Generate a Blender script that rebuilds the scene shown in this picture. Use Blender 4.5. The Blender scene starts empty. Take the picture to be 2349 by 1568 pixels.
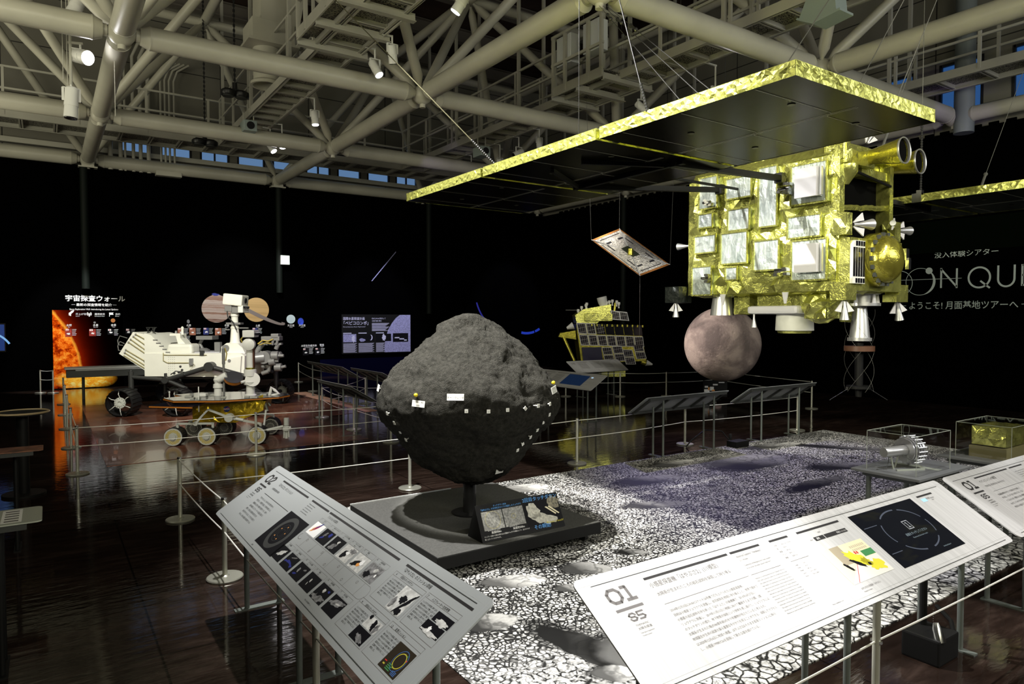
import bpy, bmesh, math, random
from mathutils import Vector, Matrix, noise
R = math.radians
SC = bpy.context.scene
COL = SC.collection
random.seed(7)

# ------------------------------------------------------------------ camera, world, exposure, large lights
cam_data = bpy.data.cameras.new('camera')
cam_data.sensor_width = 36.0
cam_data.lens = 24.0
cam_data.clip_end = 200
cam = bpy.data.objects.new('camera', cam_data)
COL.objects.link(cam)
cam.location = (0, 0, 1.7)
cam.rotation_euler = (R(90 - 1.975), 0, R(-34.35))
SC.camera = cam
SC.view_settings.view_transform = 'Standard'
SC.view_settings.look = 'None'
SC.view_settings.gamma = 1
SC.view_settings.exposure = 0.0
SC.view_settings.use_curve_mapping = False
SC.cycles.diffuse_bounces = 2
SC.cycles.transparent_max_bounces = 16

world = bpy.data.worlds.new('hall_ambient')
SC.world = world
world.use_nodes = True
world.node_tree.nodes['Background'].inputs[0].default_value = (0.80, 0.79, 0.56, 1)
world.node_tree.nodes['Background'].inputs[1].default_value = 0.005


def spot(name, loc, target, watts, angle=40, color=(1, 1, 1), blend=0.35, size=0.06):
    d = bpy.data.lights.new(name, 'SPOT')
    d.energy = watts
    d.spot_size = R(angle)
    d.spot_blend = blend
    d.color = color
    d.shadow_soft_size = size
    o = bpy.data.objects.new(name, d)
    COL.objects.link(o)
    o.location = loc
    o.rotation_euler = (Vector(target) - Vector(loc)).to_track_quat('-Z', 'Y').to_euler()
    return o


def area(name, loc, target, watts, sx, sy, color=(1, 1, 1)):
    d = bpy.data.lights.new(name, 'AREA')
    d.energy = watts
    d.shape = 'RECTANGLE'
    d.size = sx
    d.size_y = sy
    d.color = color
    o = bpy.data.objects.new(name, d)
    COL.objects.link(o)
    o.location = loc
    o.rotation_euler = (Vector(target) - Vector(loc)).to_track_quat('-Z', 'Y').to_euler()
    return o


WARM = (1.0, 0.93, 0.70)

# unseen lamps, plus spots and fills added to brighten things; visible lamps are built with their own lens further down
spot('mat_key', (1.5, 4.9, 5.5), (3.9, 3.9, 0.0), 2500, 72, (1.0, 0.98, 0.94), 0.5, 0.05)
spot('asteroid_key', (0.7, 4.3, 5.5), (2.75, 4.62, 1.2), 3500, 20, (1.0, 0.97, 0.88), 0.4, 0.05)
spot('mat_far', (9.0, 7.3, 5.5), (8.6, 4.8, 0.0), 480, 60, (1.0, 0.96, 0.84), 0.5, 0.05)
spot('panel_key', (2.6, 0.6, 5.3), (1.72, 1.58, 0.7), 1300, 29, (1, 0.99, 0.97), 0.6, 0.05)
spot('panel_right', (5.6, -0.6, 5.4), (4.7, 2.0, 0.3), 420, 58, (1, 0.97, 0.95), 0.6, 0.05)
spot('probe_left', (-2.0, 2.6, 3.4), (5.4, 3.8, 2.5), 1300, 30, (1.0, 0.97, 0.74), 0.5, 0.08)  # added low spot for the face beneath the wing, no lamp seen
spot('probe_front', (4.3, -2.2, 4.9), (5.7, 3.2, 2.5), 700, 38, (1.0, 0.96, 0.78), 0.5, 0.08)
spot('mat_violet', (9.0, 8.8, 5.5), (6.9, 4.7, 0.0), 700, 40, (0.42, 0.36, 1.0), 0.6, 0.05)
spot('rover_key', (0.6, 7.6, 5.5), (2.1, 12.8, 0.9), 2500, 34, (1.0, 0.97, 0.86), 0.5, 0.06)
spot('small_rover_key', (0.2, 5.6, 5.4), (1.9, 9.8, 0.5), 760, 30, (1.0, 0.97, 0.88), 0.5, 0.06)
spot('mars_violet', (4.6, 8.8, 5.5), (4.0, 11.5, 0), 300, 55, (0.85, 0.62, 1.0), 0.6, 0.06)
spot('sun_wash', (0.6, 16.6, 5.6), (0.55, 19.6, 0.9), 1700, 30, (1, 1, 1), 0.5, 0.06)
spot('planet_wash', (3.9, 16.0, 5.6), (4.4, 19.6, 1.5), 1200, 50, (1, 1, 1), 0.5, 0.06)
spot('mercury_wash', (8.0, 16.6, 5.6), (8.2, 19.6, 1.2), 1000, 45, (0.8, 0.8, 1.0), 0.5, 0.06)
spot('corner_wash', (13.2, 16.8, 5.6), (13.2, 19.6, 1.6), 700, 45, (0.7, 0.75, 1.0), 0.5, 0.06)
spot('lander_key', (7.4, 8.6, 5.5), (10.3, 11.8, 1.4), 200, 32, (1.0, 0.95, 0.85), 0.5, 0.06)
spot('moon_key', (5.9, 10.4, 3.6), (10.6, 8.5, 1.25), 1150, 17, (1.0, 0.90, 0.84), 0.5, 0.06)
spot('sail_key', (8.0, 7.2, 0.9), (9.2, 9.5, 3.0), 60, 30, (0.9, 0.85, 1.0), 0.5, 0.06)
spot('case_key', (4.4, 1.2, 5.3), (5.0, 2.36, 0.8), 520, 18, (1, 1, 1), 0.5, 0.05)
spot('sign_wash', (12.0, 6.0, 5.4), (14.6, 6.0, 2.3), 38, 60, (0.9, 1.0, 0.95), 0.6, 0.06)
UPC = (1.0, 0.95, 0.72)  # added area fills without fixtures, standing for light bounced off the floor
area('added_upfill', (-4.0, 6.0, 4.6), (0.5, 9.0, 9.0), 300, 4, 4, UPC)
area('added_upfill', (-4.0, 14.0, 4.6), (1.0, 15.0, 9.0), 150, 4, 4, UPC)
area('added_upfill', (1.0, -3.5, 4.4), (4.0, 8.0, 9.0), 380, 5, 3, UPC)
area('added_upfill', (9.0, -3.5, 4.4), (9.0, 8.0, 9.0), 260, 5, 3, (0.92, 0.93, 0.90))
spot('violet_end', (12.8, 4.8, 4.7), (14.2, 6.15, 5.5), 14, 50, (0.35, 0.2, 1.0), 0.6, 0.05)
spot('violet_middle', (7.2, 13.9, 4.9), (8.3, 15.1, 5.5), 10, 50, (0.6, 0.5, 1.0), 0.6, 0.05)
spot('stand_key', (9.2, 7.6, 5.4), (11.5, 9.3, 0.2), 160, 10, (1, 0.97, 0.95), 0.5, 0.04)  # small spot added to make the picture stand readable
spot('floor_right', (5.4, -1.6, 5.3), (4.4, 0.7, 0.0), 420, 30, (1.0, 0.92, 0.92), 0.6, 0.05)  # added floor-only spot to brighten the right foreground


# ------------------------------------------------------------------ materials


def new_mat(name):
    m = bpy.data.materials.new(name)
    m.use_nodes = True
    return m, m.node_tree.nodes, m.node_tree.links


def bsdf(m):
    return m.node_tree.nodes['Principled BSDF']


def pm(name, color, rough=0.5, metal=0.0, noise_amt=0.0, nscale=8.0, bump=0.0, bscale=40.0, spec=0.5, stretch=None):
    """principled material with optional noise variation of colour and bump"""
    m, n, l = new_mat(name)
    b = bsdf(m)
    b.inputs['Base Color'].default_value = (*color, 1)
    b.inputs['Roughness'].default_value = rough
    b.inputs['Metallic'].default_value = metal
    b.inputs['Specular IOR Level'].default_value = spec
    if noise_amt or bump:
        tc = n.new('ShaderNodeTexCoord')
        src = tc.outputs['Object']
        if stretch:
            mp = n.new('ShaderNodeMapping')
            mp.inputs['Scale'].default_value = stretch
            l.new(src, mp.inputs[0])
            src = mp.outputs[0]
    if noise_amt:
        t = n.new('ShaderNodeTexNoise')
        t.inputs['Scale'].default_value = nscale
        t.inputs['Detail'].default_value = 6
        l.new(src, t.inputs['Vector'])
        r = n.new('ShaderNodeValToRGB')
        r.color_ramp.elements[0].position = 0.3
        r.color_ramp.elements[1].position = 0.7
        r.color_ramp.elements[0].color = (*[c * (1 - noise_amt) for c in color], 1)
        r.color_ramp.elements[1].color = (*[min(1, c * (1 + noise_amt)) for c in color], 1)
        l.new(t.outputs['Fac'], r.inputs[0])
        l.new(r.outputs[0], b.inputs['Base Color'])
    if bump:
        t = n.new('ShaderNodeTexNoise')
        t.inputs['Scale'].default_value = bscale
        t.inputs['Detail'].default_value = 5
        l.new(src, t.inputs['Vector'])
        bp = n.new('ShaderNodeBump')
        bp.inputs['Strength'].default_value = bump
        bp.inputs['Distance'].default_value = 0.02
        l.new(t.outputs['Fac'], bp.inputs['Height'])
        l.new(bp.outputs[0], b.inputs['Normal'])
    return m


def em(name, color, strength):
    m, n, l = new_mat(name)
    b = bsdf(m)
    b.inputs['Base Color'].default_value = (*[c * 0.2 for c in color], 1)
    b.inputs['Emission Color'].default_value = (*color, 1)
    b.inputs['Emission Strength'].default_value = strength
    return m


class N:
    """tiny node expression helper"""
    def __init__(s, m):
        s.n = m.node_tree.nodes
        s.l = m.node_tree.links

    def put(s, sock, v):
        if isinstance(v, (int, float)):
            sock.default_value = v
        elif isinstance(v, tuple):
            sock.default_value = v if len(v) != 3 or sock.type == 'VECTOR' else (*v, 1)
        else:
            s.l.new(v, sock)

    def math(s, op, a, b=0.0, c=0.0, clamp=False):
        q = s.n.new('ShaderNodeMath')
        q.operation = op
        q.use_clamp = clamp
        for i, v in enumerate((a, b, c)):
            s.put(q.inputs[i], v)
        return q.outputs[0]

    def coord(s, which='Object'):
        return s.n.new('ShaderNodeTexCoord').outputs[which]

    def mapping(s, v, scale=(1, 1, 1), loc=(0, 0, 0), rot=(0, 0, 0)):
        q = s.n.new('ShaderNodeMapping')
        s.l.new(v, q.inputs[0])
        q.inputs['Scale'].default_value = scale
        q.inputs['Location'].default_value = loc
        q.inputs['Rotation'].default_value = rot
        return q.outputs[0]

    def noise(s, v, scale, detail=4, rough=0.5, dist=0.0):
        q = s.n.new('ShaderNodeTexNoise')
        s.l.new(v, q.inputs['Vector'])
        q.inputs['Scale'].default_value = scale
        q.inputs['Detail'].default_value = detail
        q.inputs['Roughness'].default_value = rough
        q.inputs['Distortion'].default_value = dist
        return q.outputs['Fac']

    def noisecol(s, v, scale, detail=4):
        q = s.n.new('ShaderNodeTexNoise')
        s.l.new(v, q.inputs['Vector'])
        q.inputs['Scale'].default_value = scale
        q.inputs['Detail'].default_value = detail
        return q.outputs['Color']

    def voro(s, v, scale, feature='F1', out='Distance', rnd=1.0):
        q = s.n.new('ShaderNodeTexVoronoi')
        q.feature = feature
        s.l.new(v, q.inputs['Vector'])
        q.inputs['Scale'].default_value = scale
        q.inputs['Randomness'].default_value = rnd
        return q.outputs[out]

    def ramp(s, f, stops):
        q = s.n.new('ShaderNodeValToRGB')
        e = q.color_ramp.elements
        while len(e) < len(stops):
            e.new(0.5)
        for k, (p, c) in enumerate(stops):
            e[k].position = p
            e[k].color = (*c, 1) if isinstance(c, tuple) else (c, c, c, 1)
        s.l.new(f, q.inputs[0])
        return q.outputs[0]

    def mix(s, f, a, b, mode='MIX'):
        q = s.n.new('ShaderNodeMix')
        q.data_type = 'RGBA'
        q.blend_type = mode
        s.put(q.inputs[0], f)
        s.put(q.inputs[6], a)
        s.put(q.inputs[7], b)
        return q.outputs[2]

    def sep(s, v):
        q = s.n.new('ShaderNodeSeparateXYZ')
        s.l.new(v, q.inputs[0])
        return q.outputs

    def comb(s, x, y, z=0.0):
        q = s.n.new('ShaderNodeCombineXYZ')
        for i, v in enumerate((x, y, z)):
            s.put(q.inputs[i], v)
        return q.outputs[0]

    def bump(s, h, strength, dist=0.02, normal=None):
        q = s.n.new('ShaderNodeBump')
        q.inputs['Strength'].default_value = strength
        q.inputs['Distance'].default_value = dist
        s.l.new(h, q.inputs['Height'])
        if normal is not None:
            s.l.new(normal, q.inputs['Normal'])
        return q.outputs[0]

    def vadd(s, a, b):
        q = s.n.new('ShaderNodeVectorMath')
        q.operation = 'ADD'
        s.put(q.inputs[0], a)
        s.put(q.inputs[1], b)
        return q.outputs[0]

    def vscale(s, a, k):
        q = s.n.new('ShaderNodeVectorMath')
        q.operation = 'SCALE'
        s.put(q.inputs[0], a)
        q.inputs['Scale'].default_value = k
        return q.outputs[0]


# ------------------------------------------------------------------ mesh builder
_TXT = {}


def glyphs(body, bold=0.0, align='LEFT', font_shear=0.0):
    key = (body, bold, align, font_shear)
    if key not in _TXT:
        c = bpy.data.curves.new('lettering', 'FONT')
        c.body = body
        c.size = 1.0
        c.align_x = align
        c.resolution_u = 2
        c.offset = bold
        c.shear = font_shear
        o = bpy.data.objects.new('lettering', c)
        COL.objects.link(o)
        dg = bpy.context.evaluated_depsgraph_get()
        me = bpy.data.meshes.new_from_object(o.evaluated_get(dg))
        _TXT[key] = ([v.co.copy() for v in me.vertices], [tuple(p.vertices) for p in me.polygons])
        bpy.data.meshes.remove(me)
        bpy.data.objects.remove(o)
        bpy.data.curves.remove(c)
    return _TXT[key]


class MB:
    def __init__(s):
        s.v = []
        s.f = []
        s.mi = []
        s.cur = 0

    def add(s, vs, fs):
        k = len(s.v)
        s.v += [Vector(v) for v in vs]
        s.f += [tuple(i + k for i in f) for f in fs]
        s.mi += [s.cur] * len(fs)
        return s

    def box(s, lo, hi, M=None):
        x0, y0, z0 = lo
        x1, y1, z1 = hi
        vs = [Vector(p) for p in ((x0, y0, z0), (x1, y0, z0), (x1, y1, z0), (x0, y1, z0), (x0, y0, z1), (x1, y0, z1), (x1, y1, z1), (x0, y1, z1))]
        if M is not None:
            vs = [M @ v for v in vs]
        return s.add(vs, [(0, 3, 2, 1), (4, 5, 6, 7), (0, 1, 5, 4), (1, 2, 6, 5), (2, 3, 7, 6), (3, 0, 4, 7)])

    def cbox(s, c, size, M=None):
        h = [q / 2 for q in size]
        return s.box([c[i] - h[i] for i in range(3)], [c[i] + h[i] for i in range(3)], M)

    def rbox(s, lo, hi, b, M=None):
        """box with chamfered edges"""
        bm = bmesh.new()
        bmesh.ops.create_cube(bm, size=1)
        for v in bm.verts:
            v.co = Vector([lo[i] + (v.co[i] + 0.5) * (hi[i] - lo[i]) for i in range(3)])
        bmesh.ops.bevel(bm, geom=bm.edges[:], offset=b, segments=2, affect='EDGES', profile=0.6)
        bm.verts.index_update()
        vs = [(M @ v.co if M is not None else v.co.copy()) for v in bm.verts]
        fs = [tuple(v.index for v in f.verts) for f in bm.faces]
        bm.free()
        return s.add(vs, fs)

    def frame(s, p, q):
        p, q = Vector(p), Vector(q)
        d = (q - p).normalized()
        up = Vector((0, 0, 1)) if abs(d.z) < 0.95 else Vector((1, 0, 0))
        a = d.cross(up).normalized()
        return p, q, d, a, a.cross(d).normalized()

    def bar(s, p, q, w, h=None):
        """rectangular bar, w sideways, h upwards"""
        h = h or w
        p, q, d, a, b = s.frame(p, q)
        vs = []
        for c in (p, q):
            vs += [c - a * w / 2 - b * h / 2, c + a * w / 2 - b * h / 2, c + a * w / 2 + b * h / 2, c - a * w / 2 + b * h / 2]
        return s.add(vs, [(0, 1, 2, 3), (7, 6, 5, 4), (0, 4, 5, 1), (1, 5, 6, 2), (2, 6, 7, 3), (3, 7, 4, 0)])

    def rings(s, cs, n=12, caps=True):
        """cs: list of (centre, radius, axis a, axis b)"""
        vs, fs = [], []
        for c, r, a, b in cs:
            vs += [c + (a * math.cos(2 * math.pi * i / n) + b * math.sin(2 * math.pi * i / n)) * r for i in range(n)]
        for k in range(len(cs) - 1):
            for i in range(n):
                j = (i + 1) % n
                fs.append((k * n + i, k * n + j, (k + 1) * n + j, (k + 1) * n + i))
        if caps:
            fs.append(tuple(range(n))[::-1])
            fs.append(tuple((len(cs) - 1) * n + i for i in range(n)))
        return s.add(vs, fs)

    def tube(s, p, q, r, r2=None, n=12, caps=True):
        p, q, d, a, b = s.frame(p, q)
        return s.rings([(p, r, a, b), (q, r if r2 is None else r2, a, b)], n, caps)

    def lathe(s, p, q, prof, n=20, caps=True):
        """prof: list of (t along p->q in metres, radius)"""
        p, q, d, a, b = s.frame(p, q)
        return s.rings([(p + d * t, r, a, b) for t, r in prof], n, caps)

    def path(s, pts, r, n=8, caps=True):
        pts = [Vector(p) for p in pts]
        cs = []
        prev = None
        for i, p in enumerate(pts):
            d = ((pts[min(i + 1, len(pts) - 1)] - pts[max(i - 1, 0)])).normalized()
            if prev is None:
                up = Vector((0, 0, 1)) if abs(d.z) < 0.9 else Vector((1, 0, 0))
                a = d.cross(up).normalized()
            else:
                a = (prev - d * prev.dot(d)).normalized()
            prev = a
            cs.append((p, r, a, a.cross(d).normalized()))
        return s.rings(cs, n, caps)

    def ball(s, c, r, n=16, m=10, sq=(1, 1, 1)):
        c = Vector(c)
        vs = [c + Vector((0, 0, -r * sq[2]))]
        for k in range(1, m):
            t = math.pi * k / m - math.pi / 2
            for i in range(n):
                f = 2 * math.pi * i / n
                vs.append(c + Vector((math.cos(t) * math.cos(f) * r * sq[0], math.cos(t) * math.sin(f) * r * sq[1], math.sin(t) * r * sq[2])))
        vs.append(c + Vector((0, 0, r * sq[2])))
        fs = []
        for i in range(n):
            fs.append((0, 1 + (i + 1) % n, 1 + i))
            fs.append((len(vs) - 1, 1 + (m - 2) * n + i, 1 + (m - 2) * n + (i + 1) % n))
        for k in range(m - 2):
            for i in range(n):
                j = (i + 1) % n
                fs.append((1 + k * n + i, 1 + k * n + j, 1 + (k + 1) * n + j, 1 + (k + 1) * n + i))
        return s.add(vs, fs)

    def prism(s, pts, ext):
        """planar polygon pts extruded by vector ext"""
        pts = [Vector(p) for p in pts]
        ext = Vector(ext)
        n = len(pts)
        nr = Vector((0, 0, 0))
        for i in range(n):
            nr += pts[i].cross(pts[(i + 1) % n])
        if nr.dot(ext) > 0:
            pts = pts[::-1]
        vs = pts + [p + ext for p in pts]
        fs = [tuple(range(n)), tuple(range(2 * n - 1, n - 1, -1))]
        for i in range(n):
            j = (i + 1) % n
            fs.append((i, i + n, j + n, j))
        return s.add(vs, fs)

    def poly(s, pts):
        return s.add(pts, [tuple(range(len(pts)))])

    def text(s, body, size, o, U, V, bold=0.0, align='LEFT', squeeze=1.0, shear=0.0):
        vs, fs = glyphs(body, bold, align, shear)
        o, U, V = Vector(o), Vector(U), Vector(V)
        return s.add([o + U * (v.x * size * squeeze) + V * (v.y * size) for v in vs], fs)

    def foil(s, o, U, V, nu, nv, amp, jit=0.32, seed=1, edge=0.25):
        """crumpled rectangular sheet: origin, edge vectors, cells, crease height along U x V"""
        rnd = random.Random(seed)
        o, U, V = Vector(o), Vector(U), Vector(V)
        nrm = U.cross(V).normalized()
        vs = []
        for j in range(nv + 1):
            for i in range(nu + 1):
                eu, ev = i in (0, nu), j in (0, nv)
                a = i + (0 if eu else rnd.uniform(-jit, jit))
                b = j + (0 if ev else rnd.uniform(-jit, jit))
                h = rnd.uniform(-0.5, 1.0) * amp * (edge if (eu or ev) else 1)
                vs.append(o + U * (a / nu) + V * (b / nv) + nrm * h)
        fs = []
        w = nu + 1
        for j in range(nv):
            for i in range(nu):
                k = j * w + i
                if rnd.random() < 0.5:
                    fs += [(k, k + 1, k + w + 1), (k, k + w + 1, k + w)]
                else:
                    fs += [(k, k + 1, k + w), (k + 1, k + w + 1, k + w)]
        return s.add(vs, fs)

    def foilbox(s, lo, hi, cell, amp, seed=1, faces='xXyYzZ'):
        lo, hi = Vector(lo), Vector(hi)
        d = hi - lo
        X, Y, Z = Vector((d.x, 0, 0)), Vector((0, d.y, 0)), Vector((0, 0, d.z))
        k = lambda q: max(1, round(q / cell))
        if 'x' in faces:
            s.foil(lo + Y, -Y, Z, k(d.y), k(d.z), amp, seed=seed)
        if 'X' in faces:
            s.foil(lo + X, Y, Z, k(d.y), k(d.z), amp, seed=seed + 1)
        if 'y' in faces:
            s.foil(lo, X, Z, k(d.x), k(d.z), amp, seed=seed + 2)
        if 'Y' in faces:
            s.foil(lo + Y + X, -X, Z, k(d.x), k(d.z), amp, seed=seed + 3)
        if 'z' in faces:
            s.foil(lo + Y, X, -Y, k(d.x), k(d.y), amp, seed=seed + 4)
        if 'Z' in faces:
            s.foil(lo + Z, X, Y, k(d.x), k(d.y), amp, seed=seed + 5)
        return s

    def xform(s, M, start=0):
        for i in range(start, len(s.v)):
            s.v[i] = M @ s.v[i]
        return s

    def build(s, name, mats, parent=None, smooth=False, kind=None):
        me = bpy.data.meshes.new(name)
        off = world_off(parent)
        me.from_pydata([v - off for v in s.v], [], s.f)
        if not isinstance(mats, (list, tuple)):
            mats = [mats]
        for m in mats:
            me.materials.append(m)
        if len(mats) > 1:
            me.polygons.foreach_set('material_index', s.mi)
        if smooth:
            me.shade_smooth()
            me.set_sharp_from_angle(angle=R(smooth if smooth is not True else 40))
        me.update()
        o = bpy.data.objects.new(name, me)
        COL.objects.link(o)
        if parent is not None:
            o.parent = parent
        if kind:
            o['kind'] = kind
        return o


OFF = {}


def world_off(p):
    while p is not None:
        if p.name in OFF:
            return OFF[p.name]
        p = p.parent
    return Vector((0, 0, 0))


def thing(name, label, cat, loc=(0, 0, 0), group=None, local=False, rotz=0.0):
    """an Empty at the base of a thing; parts are built in world coordinates unless local"""
    o = bpy.data.objects.new(name, None)
    o.empty_display_size = 0.1
    COL.objects.link(o)
    o.location = loc
    o.rotation_euler = (0, 0, rotz)
    OFF[o.name] = Vector((0, 0, 0)) if local else Vector(loc)
    return tag(o, label, cat, group)


def tag(o, label, cat, group=None):
    o['label'] = label
    o['category'] = cat
    if group:
        o['group'] = group
    return o


def structure(o):
    o['kind'] = 'structure'
    return o


def copy_tree(o, loc=None, rotz=None, parent=None, label=None):
    c = o.copy()
    COL.objects.link(c)
    if parent is not None:
        c.parent = parent
    if loc is not None:
        c.location = loc
    if rotz is not None:
        c.rotation_euler = (0, 0, rotz)
    if label:
        c['label'] = label
    for ch in o.children:
        copy_tree(ch, parent=c)
    return c


class Sheet:
    """flat printed surface: u to the right, v up, along its own axes"""
    def __init__(s, o, U, V, lift=0.0006):
        s.o, s.U, s.V = Vector(o), Vector(U).normalized(), Vector(V).normalized()
        s.n = s.U.cross(s.V).normalized()
        s.lift = lift

    def p(s, u, v, k=1.0):
        return s.o + s.U * u + s.V * v + s.n * (s.lift * k)

    def rect(s, mb, u0, v0, u1, v1, k=1.0):
        mb.poly([s.p(u0, v0, k), s.p(u1, v0, k), s.p(u1, v1, k), s.p(u0, v1, k)])

    def outline(s, mb, u0, v0, u1, v1, w, k=1.0):
        s.rect(mb, u0, v0, u1, v0 + w, k)
        s.rect(mb, u0, v1 - w, u1, v1, k)
        s.rect(mb, u0, v0 + w, u0 + w, v1 - w, k)
        s.rect(mb, u1 - w, v0 + w, u1, v1 - w, k)

    def ell(s, mb, u, v, a, b, k=1.0, rot=0.0, n=28, a0=0.0, a1=360.0):
        pts = []
        full = abs(a1 - a0) >= 360
        for i in range(n if full else n + 1):
            t = R(a0 + (a1 - a0) * i / n)
            x, y = a * math.cos(t), b * math.sin(t)
            pts.append(s.p(u + x * math.cos(rot) - y * math.sin(rot), v + x * math.sin(rot) + y * math.cos(rot), k))
        mb.poly(pts)

    def ring(s, mb, u, v, a, b, w, k=1.0, rot=0.0, n=48, a0=0.0, a1=360.0, taper=False):
        vs, fs = [], []
        for i in range(n + 1):
            t = R(a0 + (a1 - a0) * i / n)
            ww = w * (0.15 + 0.85 * math.sin(math.pi * i / n)) if taper else w
            for q in (-0.5, 0.5):
                x, y = (a + ww * q) * math.cos(t), (b + ww * q) * math.sin(t)
                vs.append(s.p(u + x * math.cos(rot) - y * math.sin(rot), v + x * math.sin(rot) + y * math.cos(rot), k))
        for i in range(n):
            fs.append((2 * i, 2 * i + 1, 2 * i + 3, 2 * i + 2))
        mb.add(vs, fs)

    def blob(s, mb, u, v, a, b, k=1.0, seed=0, rough=0.25, rot=0.0, n=22):
        rnd = random.Random(seed)
        pts = []
        for i in range(n):
            t = 2 * math.pi * i / n
            q = 1 + rnd.uniform(-rough, rough)
            x, y = a * q * math.cos(t), b * q * math.sin(t)
            pts.append(s.p(u + x * math.cos(rot) - y * math.sin(rot), v + x * math.sin(rot) + y * math.cos(rot), k))
        mb.poly(pts)

    def text(s, mb, body, u, v, size, bold=0.0, align='LEFT', squeeze=1.0, k=1.0, shear=0.0):
        mb.text(body, size, s.p(u, v, k), s.U, s.V, bold, align, squeeze, shear)

    def para(s, mb, lines, u, v, size, lead, width=None, bold=0.0, k=1.0):
        for i, t in enumerate(lines):
            sq = 1.0
            if width:
                vs, _ = glyphs(t, bold)
                w = max((q.x for q in vs), default=1) * size
                if w > width:
                    sq = width / w
            s.text(mb, t, u, v - i * lead, size, bold, 'LEFT', sq, k)

# ------------------------------------------------------------------ shared materials
m_steel = pm('cream_painted_steel', (0.50, 0.485, 0.40), 0.38, 0.0, 0.10, 1.5)
m_steel2 = pm('cream_catwalk_steel', (0.46, 0.45, 0.385), 0.5, 0.0, 0.08, 2.0)
m_white = pm('white_enamel', (0.80, 0.80, 0.76), 0.35)
m_black = pm('black_paint', (0.006, 0.006, 0.006), 0.55, spec=0.2)
m_blackm = pm('black_satin_metal', (0.012, 0.012, 0.013), 0.35)
m_dark = pm('dark_grey_metal', (0.05, 0.055, 0.052), 0.45)
m_leg = pm('grey_green_leg_paint', (0.11, 0.125, 0.115), 0.4)
m_chrome = pm('bright_metal', (0.75, 0.75, 0.74), 0.2, 1.0)
m_pole = pm('brushed_post_metal', (0.55, 0.55, 0.47), 0.38, 0.55)
m_rope = pm('white_cord', (0.72, 0.71, 0.66), 0.7)
m_wire = pm('thin_steel_wire', (0.13, 0.13, 0.12), 0.6, 0.0, spec=0.2)
m_chain = pm('dark_chain', (0.03, 0.03, 0.03), 0.5, 0.5)
m_lens_on = em('lit_lamp_lens', (1.0, 0.97, 1.0), 30.0)
m_lens_dim = em('glowing_lamp_lens', (0.95, 0.97, 1.0), 3.0)
m_glass_dark = pm('dark_lens_glass', (0.02, 0.02, 0.022), 0.1)
m_pale = pm('pale_grey_panel', (0.70, 0.72, 0.73), 0.5)
m_projector = pm('grey_green_casing', (0.30, 0.36, 0.34), 0.5)

# ---- floor: dark glossy stained concrete
m_floor, _, _ = new_mat('dark_polished_floor')
q = N(m_floor)
b = bsdf(m_floor)
co = q.coord('Object')
big = q.noise(q.mapping(co, (0.5, 1.4, 1)), 1.3, 5, 0.6)
streak = q.noise(q.mapping(co, (1.2, 5.0, 1), rot=(0, 0, R(-34))), 3.0, 6, 0.65)
f = q.math('MULTIPLY', q.math('ADD', big, streak), 0.5)
base = q.ramp(f, [(0.34, (0.007, 0.0042, 0.003)), (0.5, (0.018, 0.011, 0.0085)), (0.66, (0.046, 0.030, 0.024))])
sx, sy, sz = q.sep(co)
jx = q.math('LESS_THAN', q.math('ABSOLUTE', q.math('SUBTRACT', q.math('FRACT', q.math('MULTIPLY', q.math('ADD', sx, 0.9), 0.37)), 0.5)), 0.0022)
jy = q.math('LESS_THAN', q.math('ABSOLUTE', q.math('SUBTRACT', q.math('FRACT', q.math('MULTIPLY', q.math('ADD', sy, 0.26), 0.37)), 0.5)), 0.0022)
base = q.mix(q.math('MAXIMUM', jx, jy), base, (0.006, 0.004, 0.003))
q.put(b.inputs['Base Color'], base)
q.put(b.inputs['Roughness'], q.math('ADD', 0.03, q.math('MULTIPLY', streak, 0.09)))
rip = q.noise(q.mapping(co, (1.0, 4.2, 1), rot=(0, 0, R(-34))), 5.0, 3, 0.5)
nb = q.bump(rip, 0.10, 0.012)
q.put(b.inputs['Normal'], nb)
b.inputs['IOR'].default_value = 1.5
b.inputs['Specular IOR Level'].default_value = 0.36
structure(MB().box((-12, -8, -0.2), (16.2, 21.2, 0)).build('floor', m_floor))

# ---- walls: black exhibition wall below, grey-beige cladding above
m_bwall = pm('matt_black_wall', (0.0007, 0.0007, 0.00075), 0.9, spec=0.0)
m_clad, _, _ = new_mat('beige_cladding_panels')
q = N(m_clad)
co = q.coord('Object')
sx, sy, sz = q.sep(co)
u = q.math('ADD', sx, sy)
seam = q.math('MAXIMUM', q.math('LESS_THAN', q.math('FRACT', q.math('MULTIPLY', u, 0.42)), 0.010), q.math('LESS_THAN', q.math('FRACT', q.math('MULTIPLY', q.math('ADD', sz, 0.12), 0.85)), 0.02))
col = q.mix(seam, q.ramp(q.noise(co, 0.6, 3), [(0.3, (0.20, 0.19, 0.155)), (0.7, (0.25, 0.24, 0.20))]), (0.03, 0.028, 0.024))
q.put(bsdf(m_clad).inputs['Base Color'], col)
bsdf(m_clad).inputs['Roughness'].default_value = 0.7
structure(MB().box((-12, 19.60, 0), (14.72, 19.80, 5.40)).build('wall_back', m_bwall))
structure(MB().box((14.60, -8, 0), (14.80, 19.60, 5.30)).build('wall_right', m_bwall))


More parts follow.
